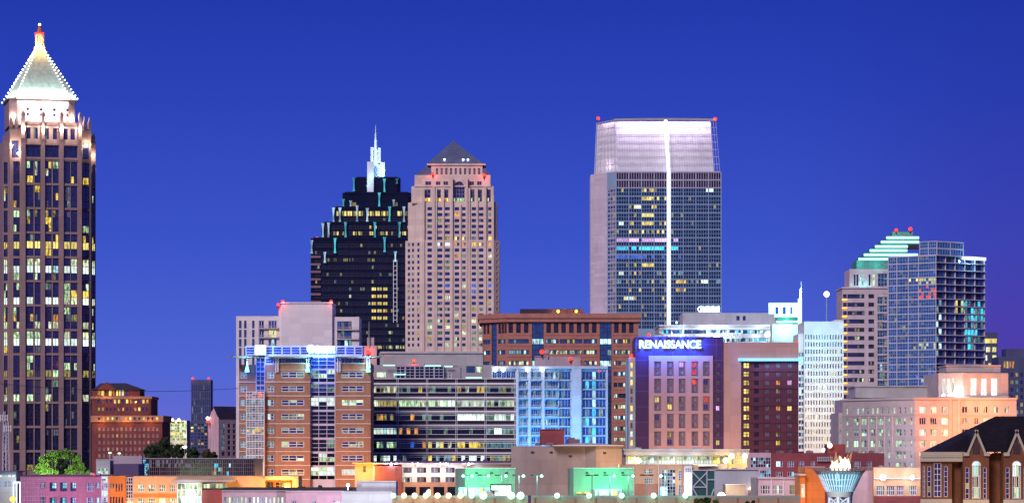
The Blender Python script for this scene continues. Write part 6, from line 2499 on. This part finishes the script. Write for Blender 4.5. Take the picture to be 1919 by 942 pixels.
# teal gate frame, grey box, tan box
b = Bld('steel_gate', 'tall dark teal steel gate with crossed braces beside the grey box', 'gate', 600, 1318)
m = MB()
b.pbox(m, 1297, 1341, 880, None, 1.2, 3)
b.part(m, 'panel', 'teal_steel')
m = MB()
for p, q2 in (((1297.5, 880), (1297.5, 940)), ((1325, 880), (1325, 940)), ((1340, 880), (1340, 940)), ((1297.5, 880.5), (1340, 880.5)), ((1298, 884), (1325, 912)), ((1298, 912), (1325, 884)), ((1297.5, 912), (1325, 912)), ((1298, 912), (1311, 938)), ((1338, 915), (1330, 938)), ((1325, 898), (1340, 898))):
    m.bar(b.pt(*p, 1), b.pt(*q2, 1), .14)
m.bar((b.X(1297.5), 1, 0), b.pt(1297.5, 940, 1), .14)
m.bar((b.X(1340), 1, 0), b.pt(1340, 940, 1), .14)
b.part(m, 'brace_frame', 'fl')
b.flush()

simple('grey_hall', 'blank grey box hall between the teal gate and the lilac shop row', 'building', 600, 1380, 'grey_wall',
       [(1340.5, 1421, 879, None, 0, 20)], extra=lambda b: (coping(b, 1340, 1421.5, 879, 0, 'fl', 1.4), rooftop_units(b, [(1372, 879, 10, 3, 6), (1400, 879, 7, 3.5, 6)], 'grey_concrete'), service_door(b, 1402, 1412, 917)))


def tan_kiosk(b):
    m = MB()
    m.ball(*b.pt(1352, 929, -1.5), .8, 10)
    m.bar(b.pt(1352, 929, -1.5), b.pt(1359, 929, .2), .1)
    b.part(m, 'flood', 'lamp_white')
    b.lamp(1352, 927, -3, 800, (.85, .95, 1), .5)
    b.lamp(1380, 925, -8, 900, (1, .7, .35), .5)
    coping(b, 1359.5, 1397.5, 907, 0, 'pale_band', 1)


simple('tan_kiosk', 'small tan box in front of the grey hall with a glaring floodlight at its left', 'building', 560, 1378, 'tan_wall', [(1360, 1397, 907, None, 0, 8)], extra=tan_kiosk)


def maroon_low():
    b = Bld('maroon_building', 'long maroon brick building behind the cauldron, lit windows at its left end', 'building', 800, 1550)
    w = MB()
    hs = []
    for x0, x1, k in ((1454, 1467, 'c'), (1475.5, 1488, 'cd'), (1497, 1507, 'gb'), (1519, 1527, 'gm'), (1600, 1613, 'gc'), (1624, 1634, 'gm')):
        hs.append((x0, x1, 863, 874, sp((k, k, 'gb'), 3, 2, 'fl', .12)))
        hs.append((x0, x1, 883, 892, sp(('gp' if k == 'c' else 'gm', 'gd', 'cy' if k == 'cd' else 'gm'), 3, 1, 'fl', .12)))
    b.mass(w, 1445, 1657, 848, None, 0, 28, hs, .3)
    b.part(w, 'wall', 'maroon_brick')
    g2 = MB()
    b.mass(g2, 1400, 1445, 847.5, None, -.5, 24, [(1406.5, 1444.5, 856, 875, sp([pick([('cd', .35), ('c', .15)], 'gm') for _ in range(24)], 8, 3, 'fl', .1)), (1424, 1444.5, 880, 893, sp([pick([('cy', .35), ('cd', .2)], 'gm') for _ in range(10)], 5, 2, 'fl', .1))], .2)  # cyan reflections in the dark glass, painted as glowing panes
    b.part(g2, 'glass_end', 'rose_wall')
    m = MB()
    for k in range(9):
        b.pbox(m, 1532 + 3.4 * k, 1533.2 + 3.4 * k, 855, 864, -1, -.7)
    b.pbox(m, 1531, 1561, 856, 857, -1, -.6)
    b.pbox(m, 1531, 1561, 861.5, 862.5, -1, -.6)
    b.part(m, 'balcony', 'fl')
    m = MB()
    b.mass(m, 1551, 1584.5, 831.5, 848, 4, 8)
    b.part(m, 'roof_house', 'maroon_brick')
    m = MB()
    b.pbox(m, 1490, 1507, 845, 848, 3, 8)
    b.part(m, 'roof_unit', 'maroon_panel')
    b.beacon(1555, 834, 2.5, .7, False, 'lamp_warm', 250, (1, .7, .2), 'roof_lamp')
    b.beacon(1543, 842, 2, .5, False, 'lamp_bulb', 0, name='roof_lamp')
    rooftop_units(b, [(1460, 848, 9, 3.5, 8), (1512, 848, 12, 4, 6), (1596, 848, 10, 3, 6), (1630, 848, 8, 4, 8)], 'mauve_infill')
    b.lamp(1480, 905, -8, 900, (.9, .5, .6), .6)
    b.flush()


maroon_low()


def shop_row():
    b = Bld('shop_row', 'low lilac and cream shop row with three windows left of the orange block', 'building', 570, 1460)
    w = MB()
    hs = [(1424.5, 1443.5, 908, 925, sp(('gp', 'gm', 'gd', 'gp'), 4, 2, 'fw', .1)), (1448.5, 1467.5, 908, 925, sp(('gp', 'gc', 'gn', 'gp', 'gp'), 5, 2, 'fw', .1)), (1479.5, 1494, 908, 925, sp(('gd', 'yd', 'gp'), 3, 2, 'ft', .1))]
    b.mass(w, 1421, 1501, 895, None, 0, 18, hs, .3)
    b.part(w, 'wall', 'rose_wall')
    coping(b, 1420, 1502, 894.6, 0, 'fw', 1.6, proud=.6)
    m = MB()
    for px in (1444.8, 1468.5):
        b.pbox(m, px, px + 1.3, 896, None, -.25, 0)
    b.part(m, 'pilaster', 'fw')
    b.lamp(1440, 945, -7, 450, (.9, .6, 1), .6)
    b.lamp(1487, 945, -7, 450, (1, .75, .45), .6)
    b.flush()
    b = Bld('orange_block', 'orange stucco block with a green lit window just left of the cauldron', 'building', 540, 1522)
    w = MB()
    b.mass(w, 1499, 1509, 889, None, -1, 10, [(1501.5, 1508.3, 906, 931, sp(('gn', 'gn', 'W', 'gn'), 2, 3, 'fw', .1))], .2)
    b.mass(w, 1509, 1546, 874, None, 0, 14)
    b.part(w, 'wall', 'orange_wall')
    coping(b, 1508.5, 1546.5, 874, 0, 'pale_band', 1)
    m = MB()
    b.pbox(m, 1497, 1510, 887, 890, -1.6, 8)
    b.part(m, 'cornice', 'pale_band')
    b.lamp(1525, 935, -6, 900, (1, .55, .2), .6)
    b.flush()


shop_row()


def peach_right():
    b = Bld('peach_building', 'peach building with two glaring star floodlights between cauldron and gabled brick house', 'building', 560, 1680)
    w = MB()
    hs = [(x0, x1, 909.5, 927, sp(ks, 4, 2, 'fl', .1)) for x0, x1, ks in ((1642, 1658, ('gn', 'c', 'gn', 'gd')), (1661.5, 1677, ('gd', 'gp', 'gd', 'gb')), (1680.5, 1694, ('gp', 'gb', 'gp', 'gp')), (1703, 1717.5, ('gn', 'gd', 'gd', 'gp')))]
    b.mass(w, 1637, 1728, 875, None, 0, 18, hs, .3)
    b.part(w, 'wall', 'peach_wall')
    lw = MB()
    b.mass(lw, 1598, 1637, 881, None, 1.5, 12)
    b.part(lw, 'side_wall', 'rose_wall')
    m = MB()
    b.pbox(m, 1637.5, 1728, 928.5, None, -.2, -.003)
    b.part(m, 'brick_base', 'maroon_brick')
    m = MB()
    b.pbox(m, 1638, 1727, 894.8, 896.6, -.5, -.05)
    b.part(m, 'light_rail', 'fw')
    for px in (1655, 1709.5):
        m = MB()
        x, y, z = b.pt(px, 893.5, -1.2)
        m.ball(x, y, z, .5 if px > 1700 else .62, 10)
        m.bar((x, y, z), (x, -.1, z - .2), .1)
        b.part(m, 'flood', 'lamp_white')
        b.lamp(px, 893.5, -2.6, 520, (.85, .82, 1), .5)
    rooftop_units(b, [(1648, 875, 8, 3, 5), (1700, 875, 9, 3, 6)], 'grey_wall')
    b.lamp(1690, 880, -6, 500, (1, .6, .3), .5)
    b.flush()


peach_right()


# ------------------------------------------------------------------ gabled brick house, bottom right
def gable_house():
    b = Bld('gabled_house', 'big brick house with steep dark roof, two cream trimmed gables and tall arched windows', 'house', 400, 1830)
    q = K * 400
    w = MB()
    # flat left wing
    hs = [(1729.5, 1733.5, 873, 930, sp('g', 1, 6, 'fl', .07)), (1738, 1745, 873, 930, sp(('g', 'g', 'g', 'gm', 'yd', 'g'), 1, 6, 'fl', .07)), (1750, 1764, 867, 930, sp(('g', 'g', 'g', 'g', 'g', 'g', 'g', 'gm', 'g', 'g', 'g', 'g'), 2, 6, 'fw', .07)), (1769, 1776, 873, 930, sp(('g', 'g', 'gm', 'g', 'g', 'g'), 1, 6, 'fl', .07))]
    fp = [(b.X(1725), 0), (b.X(1784), 0), (b.X(1784), 13), (b.X(1732, 13), 13)]
    b.footprint(w, fp, 862, None, {0: hs}, .18)
    b.mass(w, 1784, 1806, 862, None, 1.2, 12)
    b.mass(w, 1854, 1880, 850, None, 2.0, 12)
    zt = b.Z(848)
    bays = []
    for xc in (1829.5, 1905):
        arched = 'c' if xc < 1850 else 'W'
        hs = [(xc - 8, xc + 8, 871, 933, sp(('gn' if xc < 1850 else 'W', arched, 'gn', 'gd') + ('gm', 'yd', 'gm', 'yd') + ('gd', 'gn', 'gn', 'gd'), 4, 3, 'fw', .08)),
              (xc - 20.5, xc - 13, 875, 934, sp(('g', 'g', 'gm', 'yd', 'g', 'g'), 1, 6, 'fl', .07)), (xc + 13, xc + 19.5, 875, 934, sp(('g', 'g', 'gm', 'g', 'g', 'g'), 1, 6, 'fl', .07))]
        b.mass(w, xc - 24.5, xc + 24, 848, None, -1.0, 10, hs, .2)
        # gable triangle
        x0, x1, xm = b.X(xc - 19, -1), b.X(xc + 19.5, -1), b.X(xc, -1)
        w.poly([(x0, -1.0, zt), (x1, -1.0, zt), (xm, -1.0, b.Z(806))])
        w.poly([(x1, -.6, zt), (x0, -.6, zt), (xm, -.6, b.Z(806))])
    b.part(w, 'wall', 'gable_brick')
    for xc in (1829.5, 1905):
        # arch over the tall window: pane with half-round top and its brick surround
        rr = 8 * q
        cx, cz = b.X(xc, -1), b.Z(871.2)
        m = MB()
        arc = [(cx + rr * cos(pi * k / 12), cz + rr * sin(pi * k / 12)) for k in range(13)]
        m.poly([(x, -1.06, z) for x, z in arc])
        m.mi = 1
        for k in range(12):
            m.bar((arc[k][0], -1.08, arc[k][1]), (arc[k + 1][0], -1.08, arc[k + 1][1]), .07, 4)
        m.bar((cx, -1.08, cz), (cx, -1.08, cz + rr), .05, 4)
        m.bar((cx - rr, -1.08, cz), (cx + rr, -1.08, cz), .05, 4)
        b.part(m, 'arched_light', ['c' if xc < 1850 else 'W', 'fw'])
        t = MB()
        for sx in (-1, 1):
            p0 = Vector((b.X(xc + sx * 20, -1), -1.35, b.Z(852)))
            p1 = Vector((b.X(xc, -1), -1.35, b.Z(804)))
            dr = (p1 - p0).normalized()
            up = Vector((dr.z * -sx * -1, 0, abs(dr.x))) * .28
            n_ = Vector((-dr.z * sx, 0, dr.x * sx)) * .3
            a, b2, c, d2 = p0, p1, p1 + n_, p0 + n_
            t.quad(a, b2, c, d2)
            o = Vector((0, .34, 0))
            t.quad(d2 + o, c + o, b2 + o, a + o)
            t.quad(a + o, b2 + o, b2, a)
            t.quad(d2, c, c + o, d2 + o)
            t.box(min(p0.x, p0.x + sx * -.1) - .35, max(p0.x, p0.x + sx * -.1) + .35, -1.4, -.95, b.Z(853.5), b.Z(847))
        b.part(t, 'gable_trim', 'cream_trim')
        for k in (-1, 0, 1):
            l = MB()
            hgt = 820 if k == 0 else 831
            x = b.X(xc + k * 4.6, -1)
            l.box(x - 1.6 * q, x + 1.6 * q, -1.1, -1.005, b.Z(850), b.Z(hgt))
            b.part(l, 'louver', 'fd')
        # dormer roof running back into the main roof
        r = MB()
        xm = b.X(xc, -1)
        for sx in (-1, 1):
            e = b.X(xc + sx * 21, -1)
            r.quad((e, -1.3, b.Z(853)), (xm, -1.3, b.Z(803)), (xm, 9, b.Z(803)), (e, 3, b.Z(853)))
            r.quad((e, -1.3, b.Z(853) - .2), (e, 3, b.Z(853) - .2), (xm, 9, b.Z(803) - .2), (xm, -1.3, b.Z(803) - .2))
        b.part(r, 'gable_roof', 'shingle')
    cn = MB()
    cf = [(b.X(1723.5), -.5), (b.X(1806.5), -.5), (b.X(1806.5), 12), (b.X(1731, 12), 12)]
    cn.prism(cf, b.Z(864), b.Z(846))
    b.pbox(cn, 1723.5, 1806.4, 854, 856, -.65, -.503)
    b.part(cn, 'cornice', 'cream_trim')
    r = MB()
    ze, zr = b.Z(846), b.Z(778)
    xe, xr, x2 = b.X(1762, 0), b.X(1851, 8), b.X(2100)
    r.quad((xe, 0, ze), (x2, 0, ze), (x2, 9, zr), (xr + 1.2, 9, zr))
    r.poly([(xe, 0, ze), (xr + 1.2, 9, zr), (xe, 18, ze)])
    r.quad((x2, 18, ze), (xe, 18, ze), (xr + 1.2, 9, zr), (x2, 9, zr))
    r.quad((xe, 18, ze - .15), (x2, 18, ze - .15), (x2, 0, ze - .15), (xe, 0, ze - .15))
    b.part(r, 'roof', 'shingle')
    st = MB()
    b.pbox(st, 1725, 1784, 934, 942, -.15, -.003)
    for xc in (1829.5, 1905):
        b.pbox(st, xc - 24.5, xc + 24, 935, 943, -1.15, -1.003)
    b.part(st, 'sill_band', 'cream_trim')
    b.lamp(1829, 962, -7, 420, (1, .62, .25), .4)
    b.lamp(1880, 962, -7, 420, (1, .62, .25), .4)
    b.lamp(1760, 962, -7, 260, (1, .66, .3), .4)
    b.flush()


gable_house()


# ------------------------------------------------------------------ cauldron
def cauldron():
    b = Bld('cauldron', 'tall torch cauldron with a blue lit flared ribbed bowl and a white hot flame', 'cauldron', 450, 1574)
    q = K * 450
    z1, z0 = b.Z(884), b.Z(920)
    R1, R0 = 43 * q, 25.5 * q
    m = MB()
    n = 40
    a = [2 * pi * k / n for k in range(n)]
    m.frustum([(R0 * cos(t) * .96, R0 * sin(t) * .96) for t in a], [(R1 * cos(t) * .96, R1 * sin(t) * .96) for t in a], z0, z1, False)
    b.part(m, 'bowl', 'bowl_blue')
    m = MB()
    for t in a:
        m.bar((R0 * cos(t), R0 * sin(t), z0), (R1 * cos(t), R1 * sin(t), z1), .11, 4)
    for fr in (.3, .62):
        r = R0 + (R1 - R0) * fr
        z = z0 + (z1 - z0) * fr
        for k in range(n):
            t, u = a[k], a[(k + 1) % n]
            m.bar((r * cos(t), r * sin(t), z), (r * cos(u), r * sin(u), z), .07, 4)
    b.part(m, 'ribs', 'white_steel')
    m = MB()
    for k in range(n):
        t, u = a[k], a[(k + 1) % n]
        for rr, zz, th in ((R1 + .2, z1 + .15, .16), (R1 + .3, z1 + .55, .12)):
            m.bar((rr * cos(t), rr * sin(t), zz), (rr * cos(u), rr * sin(u), zz), th, 4)
        m.bar(((R1 - .2) * cos(t), (R1 - .2) * sin(t), z1 - .3), ((R1 + .75) * cos(t), (R1 + .75) * sin(t), z1 + .7), .13, 4)
    b.part(m, 'rim', 'mauve_infill')
    m = MB()
    m.frustum([(23 * q * cos(t), 23 * q * sin(t)) for t in a], [(25.6 * q * cos(t), 25.6 * q * sin(t)) for t in a], b.Z(930), z0)
    b.part(m, 'neck', 'cream_stone')
    m = MB()
    for k in range(6):
        t, u = 2 * pi * k / 6 + .25, 2 * pi * (k + 1) / 6 + .25
        r0, r1 = 24 * q, 20 * q
        m.bar((r0 * cos(t), r0 * sin(t), 0), (r1 * cos(t), r1 * sin(t), b.Z(930)), .3)
        for (za, zb) in ((b.Z(946), b.Z(930)), (b.Z(965), b.Z(946)), (b.Z(985), b.Z(965))):
            m.bar((21 * q * cos(t), 21 * q * sin(t), za), (21 * q * cos(u), 21 * q * sin(u), zb), .13)
            m.bar((21 * q * cos(u), 21 * q * sin(u), za), (21 * q * cos(t), 21 * q * sin(t), zb), .13)
    b.part(m, 'lattice_leg', 'fw')
    # flame: overlapping twisted tongues
    fl = MB()
    rr = random.Random(5)

    def tongue(mb, x, y, zb, h, r, lean):
        k = 8
        prof = [(0, .75), (.15, 1.0), (.4, .8), (.65, .5), (.85, .22), (1, .02)]
        ph = rr.random() * 6
        last = None
        for f, s_ in prof:
            ox = x + lean * f * f + .18 * r * sin(ph + 5 * f)
            oy = y + .2 * r * cos(ph + 4 * f)
            ring = [(ox + r * s_ * cos(2 * pi * i / k), oy + r * s_ * sin(2 * pi * i / k), zb + h * f) for i in range(k)]
            if last:
                for i in range(k):
                    j = (i + 1) % k
                    mb.quad(last[i], last[j], ring[j], ring[i])
            last = ring
    zb = b.Z(880)
    for x, y, h, r, l in ((-.55, -.2, 1.9, .75, -.25), (.5, -.2, 2.0, .75, .2), (0, .2, 2.2, .9, 0), (1.0, 0, 1.8, .55, .35), (-1.0, .1, 1.5, .5, -.2), (.1, -.7, 1.5, .7, .1)):
        tongue(fl, x * 1.05, y, zb, h, r, l)
    b.part(fl, 'flame', 'flame')
    tp = MB()
    for x, y, h, r, l in ((-.75, 0, 3.1, .42, .35), (-.35, .3, 3.3, .35, -.4), (1.25, .1, 3.5, .32, .75), (.75, 0, 2.8, .35, .5), (-1.05, .2, 2.5, .3, -.35), (.1, .4, 2.6, .3, .25), (-.1, -.2, 2.6, .28, -.15)):
        tongue(tp, x * 1.05, y, zb + .5, h * .74, r, l)
    b.part(tp, 'flame_tip', 'flame_tip')
    b.lamp(1574, 868, -3.5, 420, (1, .85, .6), .8)
    b.lamp(1574, 905, -7, 500, (.35, .85, 1), .8)
    b.lamp(1555, 940, -6, 250, (.7, .85, 1), .6)
    b.flush()


cauldron()


# ------------------------------------------------------------------ parapet with lamps, sign, parking lot lamps
def parapet():
    b = Bld('parapet_wall', 'tan brick parapet wall with a row of glaring lamps along its teal top rail', 'wall', 430, 1070)
    w = MB()
    b.pbox(w, 735, 1500, 931.5, None, 0, 1.2)
    b.part(w, 'wall', 'tan_wall')
    for px in range(772, 1490, 38):
        m = MB()
        b.pbox(m, px, px + 3, 931.4, None, -.22, -.003)
        b.part(m, 'pier', 'orange_brick')
    m = MB()
    b.pbox(m, 735, 1500, 927.5, 931.3, .1, 1.0)
    b.part(m, 'top_rail', 'green_stucco')
    for px in (737, 757, 777, 798, 820, 841, 863, 884, 906, 958, 975.5, 1044, 1104, 1165, 1225, 1284.5):
        m = MB()
        x, y, z = b.pt(px, 927.5, -.5)
        m.mi = 0
        m.ball(x, y, z, .40 if px < 900 or px > 1000 else .55, 10)
        m.mi = 1
        m.bar((x, 0.2, b.Z(931)), (x, y, z + .3), .06)
        b.part(m, 'wall_lamp', ['lamp_warm' if 750 < px < 880 else 'lamp_green', 'fd'])
        b.lamp(px, 929.5, -1.8, 130 if px < 900 else 300, (1, .86, .6) if px < 900 else (.25, 1, .75), .3)
    b.flush()


parapet()

b = Bld('sign_board', 'glaring white stepped sign board above the parapet between the green lit boxes', 'sign', 445, 940)
m = MB()
b.pbox(m, 919.5, 959, 905.8, 907.5, 0, .5)
b.pbox(m, 958.2, 960, 907.5, 924, 0, .5)
b.pbox(m, 918.5, 920, 905.8, 919, 0, .5)
b.part(m, 'frame', 'maroon_panel')
m = MB()
b.pbox(m, 921.5, 957.5, 909.5, 917, .05, .4)
b.pbox(m, 935, 957.5, 917, 928, .05, .4)
b.part(m, 'light_panel', 'sign_white')
m = MB()
for px in (925, 950):
    m.bar((b.X(px), .7, 0), b.pt(px, 908, .7), .12)
b.part(m, 'post', 'fd')
m = MB()
x, y, z = b.pt(946, 935, -.6)
m.ball(x, y, z, .9, 12)
b.part(m, 'globe_lamp', 'lamp_white')
m = MB()
b.pbox(m, 912, 933, 920, None, .8, 2.0)
b.pbox(m, 920, 928, 924, 931, .6, .8)
b.part(m, 'booth', 'cream_stone')
m = MB()
x, y, z = b.pt(931, 925.5, .3)
m.ball(x, y, z, .22, 8)
b.part(m, 'signal_lamp', 'lamp_green')
m = MB()
x, y, z = b.pt(932, 940, .3)
m.ball(x, y, z, .3, 8)
b.part(m, 'signal_lamp', 'lamp_orange')

b = Bld('bollard_post', 'short dark square post standing at the parapet right of the white sign board', 'post', 426, 992)
m = MB()
b.pbox(m, 989.5, 995, 929, None, -.3, .2)
b.pbox(m, 989, 995.5, 927.5, 929, -.35, .25)
b.part(m, 'post', 'purple_panel')

lots = [(876.5, 'leftmost lamp post before the left green lit box, both heads lit', 3), (907, 'middle lamp post before the left green lit box', 2), (939.6, 'lamp post at the right end of the left green lit box', 2),
        (972.7, 'lamp post just right of the left green box, above the white sign board', 2), (1006.7, 'lone lamp post midway between the two green lit boxes', 2),
        (1109.6, 'leftmost lamp post before the right green lit box, heads dark', 0), (1143, 'middle lamp post before the right green lit box', 2), (1177.5, 'lamp post at the right end of the right green lit box', 2),
        (1212, 'dark headed lamp post before the peach mall windows', 0), (1246.5, 'lamp post before the tall glazed mall entrance, cyan lit pole', 1)]
for px, lb, lit in lots:
    b = Bld('street_lamp', lb, 'street lamp', 560, px, 'lamp posts in the parking lot')
    m = MB()
    m.bar((0, 0, 0), b.pt(px, 890, 0), (.17, .11))
    b.part(m, 'pole', 'pole_metal')
    m = MB()
    z = b.Z(889.5)
    m.bar((-.7, 0, z), (.7, 0, z), .07)
    b.part(m, 'arm', 'fd')
    for sx in (-1, 1):
        m = MB()
        on = (lit & (2 if sx > 0 else 1))
        m.box(sx * .85 - .42, sx * .85 + .42, -.25, .25, z - .12, z + .14)
        h = b.part(m, 'lamp_head', 'fd')
        if on:
            m = MB()
            m.ball(sx * .85, -.1, z - .12, .36, 8, .8)
            m.build('bulb', 'lamp_green', h)
    if lit:
        b.lamp(px, 892.5, -1.0, 160, (.3, 1, .8), .3)


# ------------------------------------------------------------------ trees
def tree_mat(key, col, var=.5):
    m, t, b = node_mat(key)
    tc = t.nodes.new('ShaderNodeTexCoord')
    n = t.nodes.new('ShaderNodeTexNoise')
    n.inputs['Scale'].default_value = .5
    n.inputs['Detail'].default_value = 4
    t.links.new(tc.outputs['Object'], n.inputs['Vector'])
    r = t.nodes.new('ShaderNodeMapRange')
    r.inputs['From Min'].default_value = .3
    r.inputs['From Max'].default_value = .7
    r.inputs['To Min'].default_value = 1 - var
    r.inputs['To Max'].default_value = 1 + var
    t.links.new(n.outputs['Fac'], r.inputs['Value'])
    mul = t.nodes.new('ShaderNodeVectorMath')
    mul.operation = 'SCALE'
    mul.inputs[0].default_value = col
    t.links.new(r.outputs[0], mul.inputs['Scale'])
    t.links.new(mul.outputs[0], b.inputs['Base Color'])
    b.inputs['Roughness'].default_value = .75
    b.inputs['Specular IOR Level'].default_value = .15
    MATS[key] = m


tree_mat('leaf', (.085, .13, .035))
tree_mat('leaf_dark', (.045, .075, .035))
tree_mat('leaf_olive', (.10, .09, .03))


def tree(name, label, D, px, top, clumps, mat, leaf=.6, n=5200, seed=1, group=None):
    """clumps: (px, py, radius px, depth offset); leaves are small tilted quads spread through each clump"""
    R = random.Random(seed)
    b = Bld(name, label, 'tree', D, px, group)
    q = K * D
    tr = MB()
    zb = b.Z(max(c[1] for c in clumps))
    tr.bar((0, 0, 0), (.2, 0, zb), (.45, .3), 8)
    for cx, cy, r, dy in clumps:
        tr.bar((.2, 0, zb - 1.5), b.pt(cx, cy, dy), (.2, .05), 5)
    b.part(tr, 'trunk', 'trunk_bark')
    cr = MB()
    tot = sum(c[2] ** 2 for c in clumps)
    for cx, cy, r, dy in clumps:
        x0, y0, z0 = b.pt(cx, cy, dy)
        rr = r * q
        subs = []
        for _ in range(14):
            v = Vector((R.gauss(0, 1), R.gauss(0, 1), R.gauss(0, 1))).normalized() * rr * (R.random() ** .4) * .78
            subs.append((v, rr * R.uniform(.22, .42)))
        for _ in range(int(n * r * r / tot)):
            c, sr = R.choice(subs)
            v = Vector((R.gauss(0, 1), R.gauss(0, 1), R.gauss(0, .8))).normalized() * sr * (R.random() ** .33)
            p = Vector((x0, y0, z0)) + c + v
            u = Vector((R.gauss(0, 1), R.gauss(0, 1), R.gauss(0, 1))).normalized()
            w_ = u.orthogonal().normalized() * leaf * R.uniform(.5, 1.1)
            u = u * leaf * R.uniform(.4, .8)
            cr.quad(p - u * .5 - w_ * .1, p - w_ * .5, p + u * .5 + w_ * .1, p + w_ * .5)
    b.part(cr, 'crown', mat)
    return b


b = tree('leafy_tree', 'bright green lit leafy tree at the foot of the tall granite tower', 760, 112, 838,
         [(82, 866, 15, 0), (98, 856, 15, 1), (122, 852, 15, 2), (140, 862, 15, 1), (152, 876, 13, 0), (75, 880, 12, -1), (112, 874, 18, 0), (134, 882, 15, -1), (90, 884, 12, -1), (165, 886, 8, 0)], 'leaf', .62, 9000, 3)
for px, py, pw in ((78, 893, 2600), (100, 896, 3000), (60, 876, 2200), (150, 895, 2200), (128, 850, 500)):
    b.lamp(px, py, -8, pw, (.62, 1, .42), .8)  # unseen lamps added to brighten the leaves
b = tree('dark_tree', 'small dark tree in front of the bright green leafy tree', 740, 116, 852, [(116, 864, 9, 0), (112, 874, 9, 0), (121, 872, 8, 0), (116, 884, 7, 0)], 'leaf_dark', .5, 2600, 9)

dk = [(286, 846, 15, 818, 'wide dark tree right beside the orange lit masonry block'), (310, 838, 17, 818, 'tallest dark tree below the yellow green office block'), (335, 845, 14, 822, 'dark round tree left of the hanging lamp'),
      (362, 848, 11, 830, 'dark tree right of the hanging lamp under the far slab tower'), (388, 851, 10, 838, 'olive dark tree before the gabled building'), (401, 852, 6, 845, 'small dark bush at the foot of the white apartment tower')]
for i, (px, py, r, t, lb) in enumerate(dk):
    tree('dark_tree', lb, 1250 - 15 * i, px, t, [(px - r * .55, py + 1, r * .72, 0), (px + r * .5, py + 2, r * .7, 1), (px, py - r * .45, r * .8, -1), (px, py + r * .5, r, 0)], 'leaf_olive' if i == 4 else 'leaf_dark', .8, 3000, 20 + i, 'dark trees behind the glass hall')
b = tree('small_tree', 'small dark tree in front of the teal steel gate at the bottom edge', 420, 1318, 928, [(1306, 940, 8, 0), (1325, 938, 9, 0), (1340, 942, 8, 0), (1316, 936, 6, 1)], 'leaf', .3, 2600, 41)
b = tree('small_tree', 'small bush right of the tan box at the bottom edge', 420, 1405, 934, [(1400, 943, 6, 0), (1412, 941, 6, 0)], 'leaf_dark', .3, 1200, 42)


# ------------------------------------------------------------------ bottom left corner and details
b = Bld('lit_shop', 'small lit shop pavilion at the bottom left corner beside the pink building', 'shop', 1000, 16)
w = MB()
b.mass(w, -14, 30, 884, None, 0, 14, [(-10 + 8 * k, -3 + 8 * k, 888, 893.5, sp(pick([('W', .4), ('c', .4)], 'gd'), 3, 1, 'fl', .12)) for k in range(5)] + [(-10 + 8 * k, -3 + 8 * k, 900, 912, sp(pick([('c', .3), ('cd', .4)], 'gb'), 3, 2, 'fl', .12)) for k in range(5)], .2)
b.part(w, 'wall', 'grey_concrete')
m = MB()
b.pbox(m, -16, 32, 881.5, 884, -2, 14)
b.part(m, 'roof', 'purple_panel')
m = MB()
b.pbox(m, 24, 38, 902, 904, -3, 0)
for px in (25, 31, 37):
    b.pbox(m, px - .5, px + .5, 904, None, -2.8, -2.4)
b.part(m, 'portico', 'sign_white')
b.lamp(14, 896, -5, 1500, (.6, .9, 1), .5)
b.flush()

for px, top, lb in ((8, 770, 'left one of two thin lattice masts before the granite tower'), (14.5, 790, 'right one of two thin lattice masts before the granite tower, lit blue')):
    b = Bld('lattice_mast', lb, 'mast', 1300, px, 'lattice masts before the granite tower')
    m = MB()
    zt = b.Z(top)
    for sx, sy in ((-1, -1), (1, -1), (1, 1), (-1, 1)):
        m.bar((sx * .9, sy * .9, 0), (sx * .35, sy * .35, zt), .12, 4)
    n = 22
    for k in range(n):
        f0, f1 = k / n, (k + 1) / n
        r0, r1 = .9 - .55 * f0, .9 - .55 * f1
        s_ = 1 if k % 2 else -1
        m.bar((-r0 * s_, -r0, zt * f0), (r1 * s_, -r1, zt * f1), .08, 4)
    b.part(m, 'lattice', 'fl')
    m = MB()
    for dz in (2, 3.6):
        m.bar((-1.6, -.5, zt - dz), (1.6, -.5, zt - dz), .12, 4)
    for dx in (-1.5, -.5, .5, 1.5):
        m.box(dx - .18, dx + .18, -.8, -.5, zt - 4.5, zt - 1.5)
    b.part(m, 'antenna', 'fw')

b = Bld('street_lamp', 'glowing orange street lamp at the very bottom left corner', 'street lamp', 480, 24)
m = MB()
m.bar((0, 0, 0), b.pt(24, 935, 0), (.15, .1))
b.part(m, 'pole', 'pole_metal')
m = MB()
m.ball(*b.pt(24, 934, -.2), .55, 10, .8)
b.part(m, 'lamp', 'lamp_orange')
b.lamp(24, 936, -1.2, 700, (1, .45, .08), .4)

cb = MB()
p, q2 = Vector((PX(-12, 1040), 1040, PZ(717, 1040))), Vector((PX(447, 1104), 1104, PZ(727, 1104)))
last = None
for k in range(25):
    t = k / 24
    c = p.lerp(q2, t)
    c.z -= 2.0 * (1 - (2 * t - 1) ** 2)
    if last is not None:
        cb.bar(last, c, .09, 5)
    last = c
cb.build('cable', 'fd', None, 'thin dark cable strung across the left sky to the canopy office', 'cable')
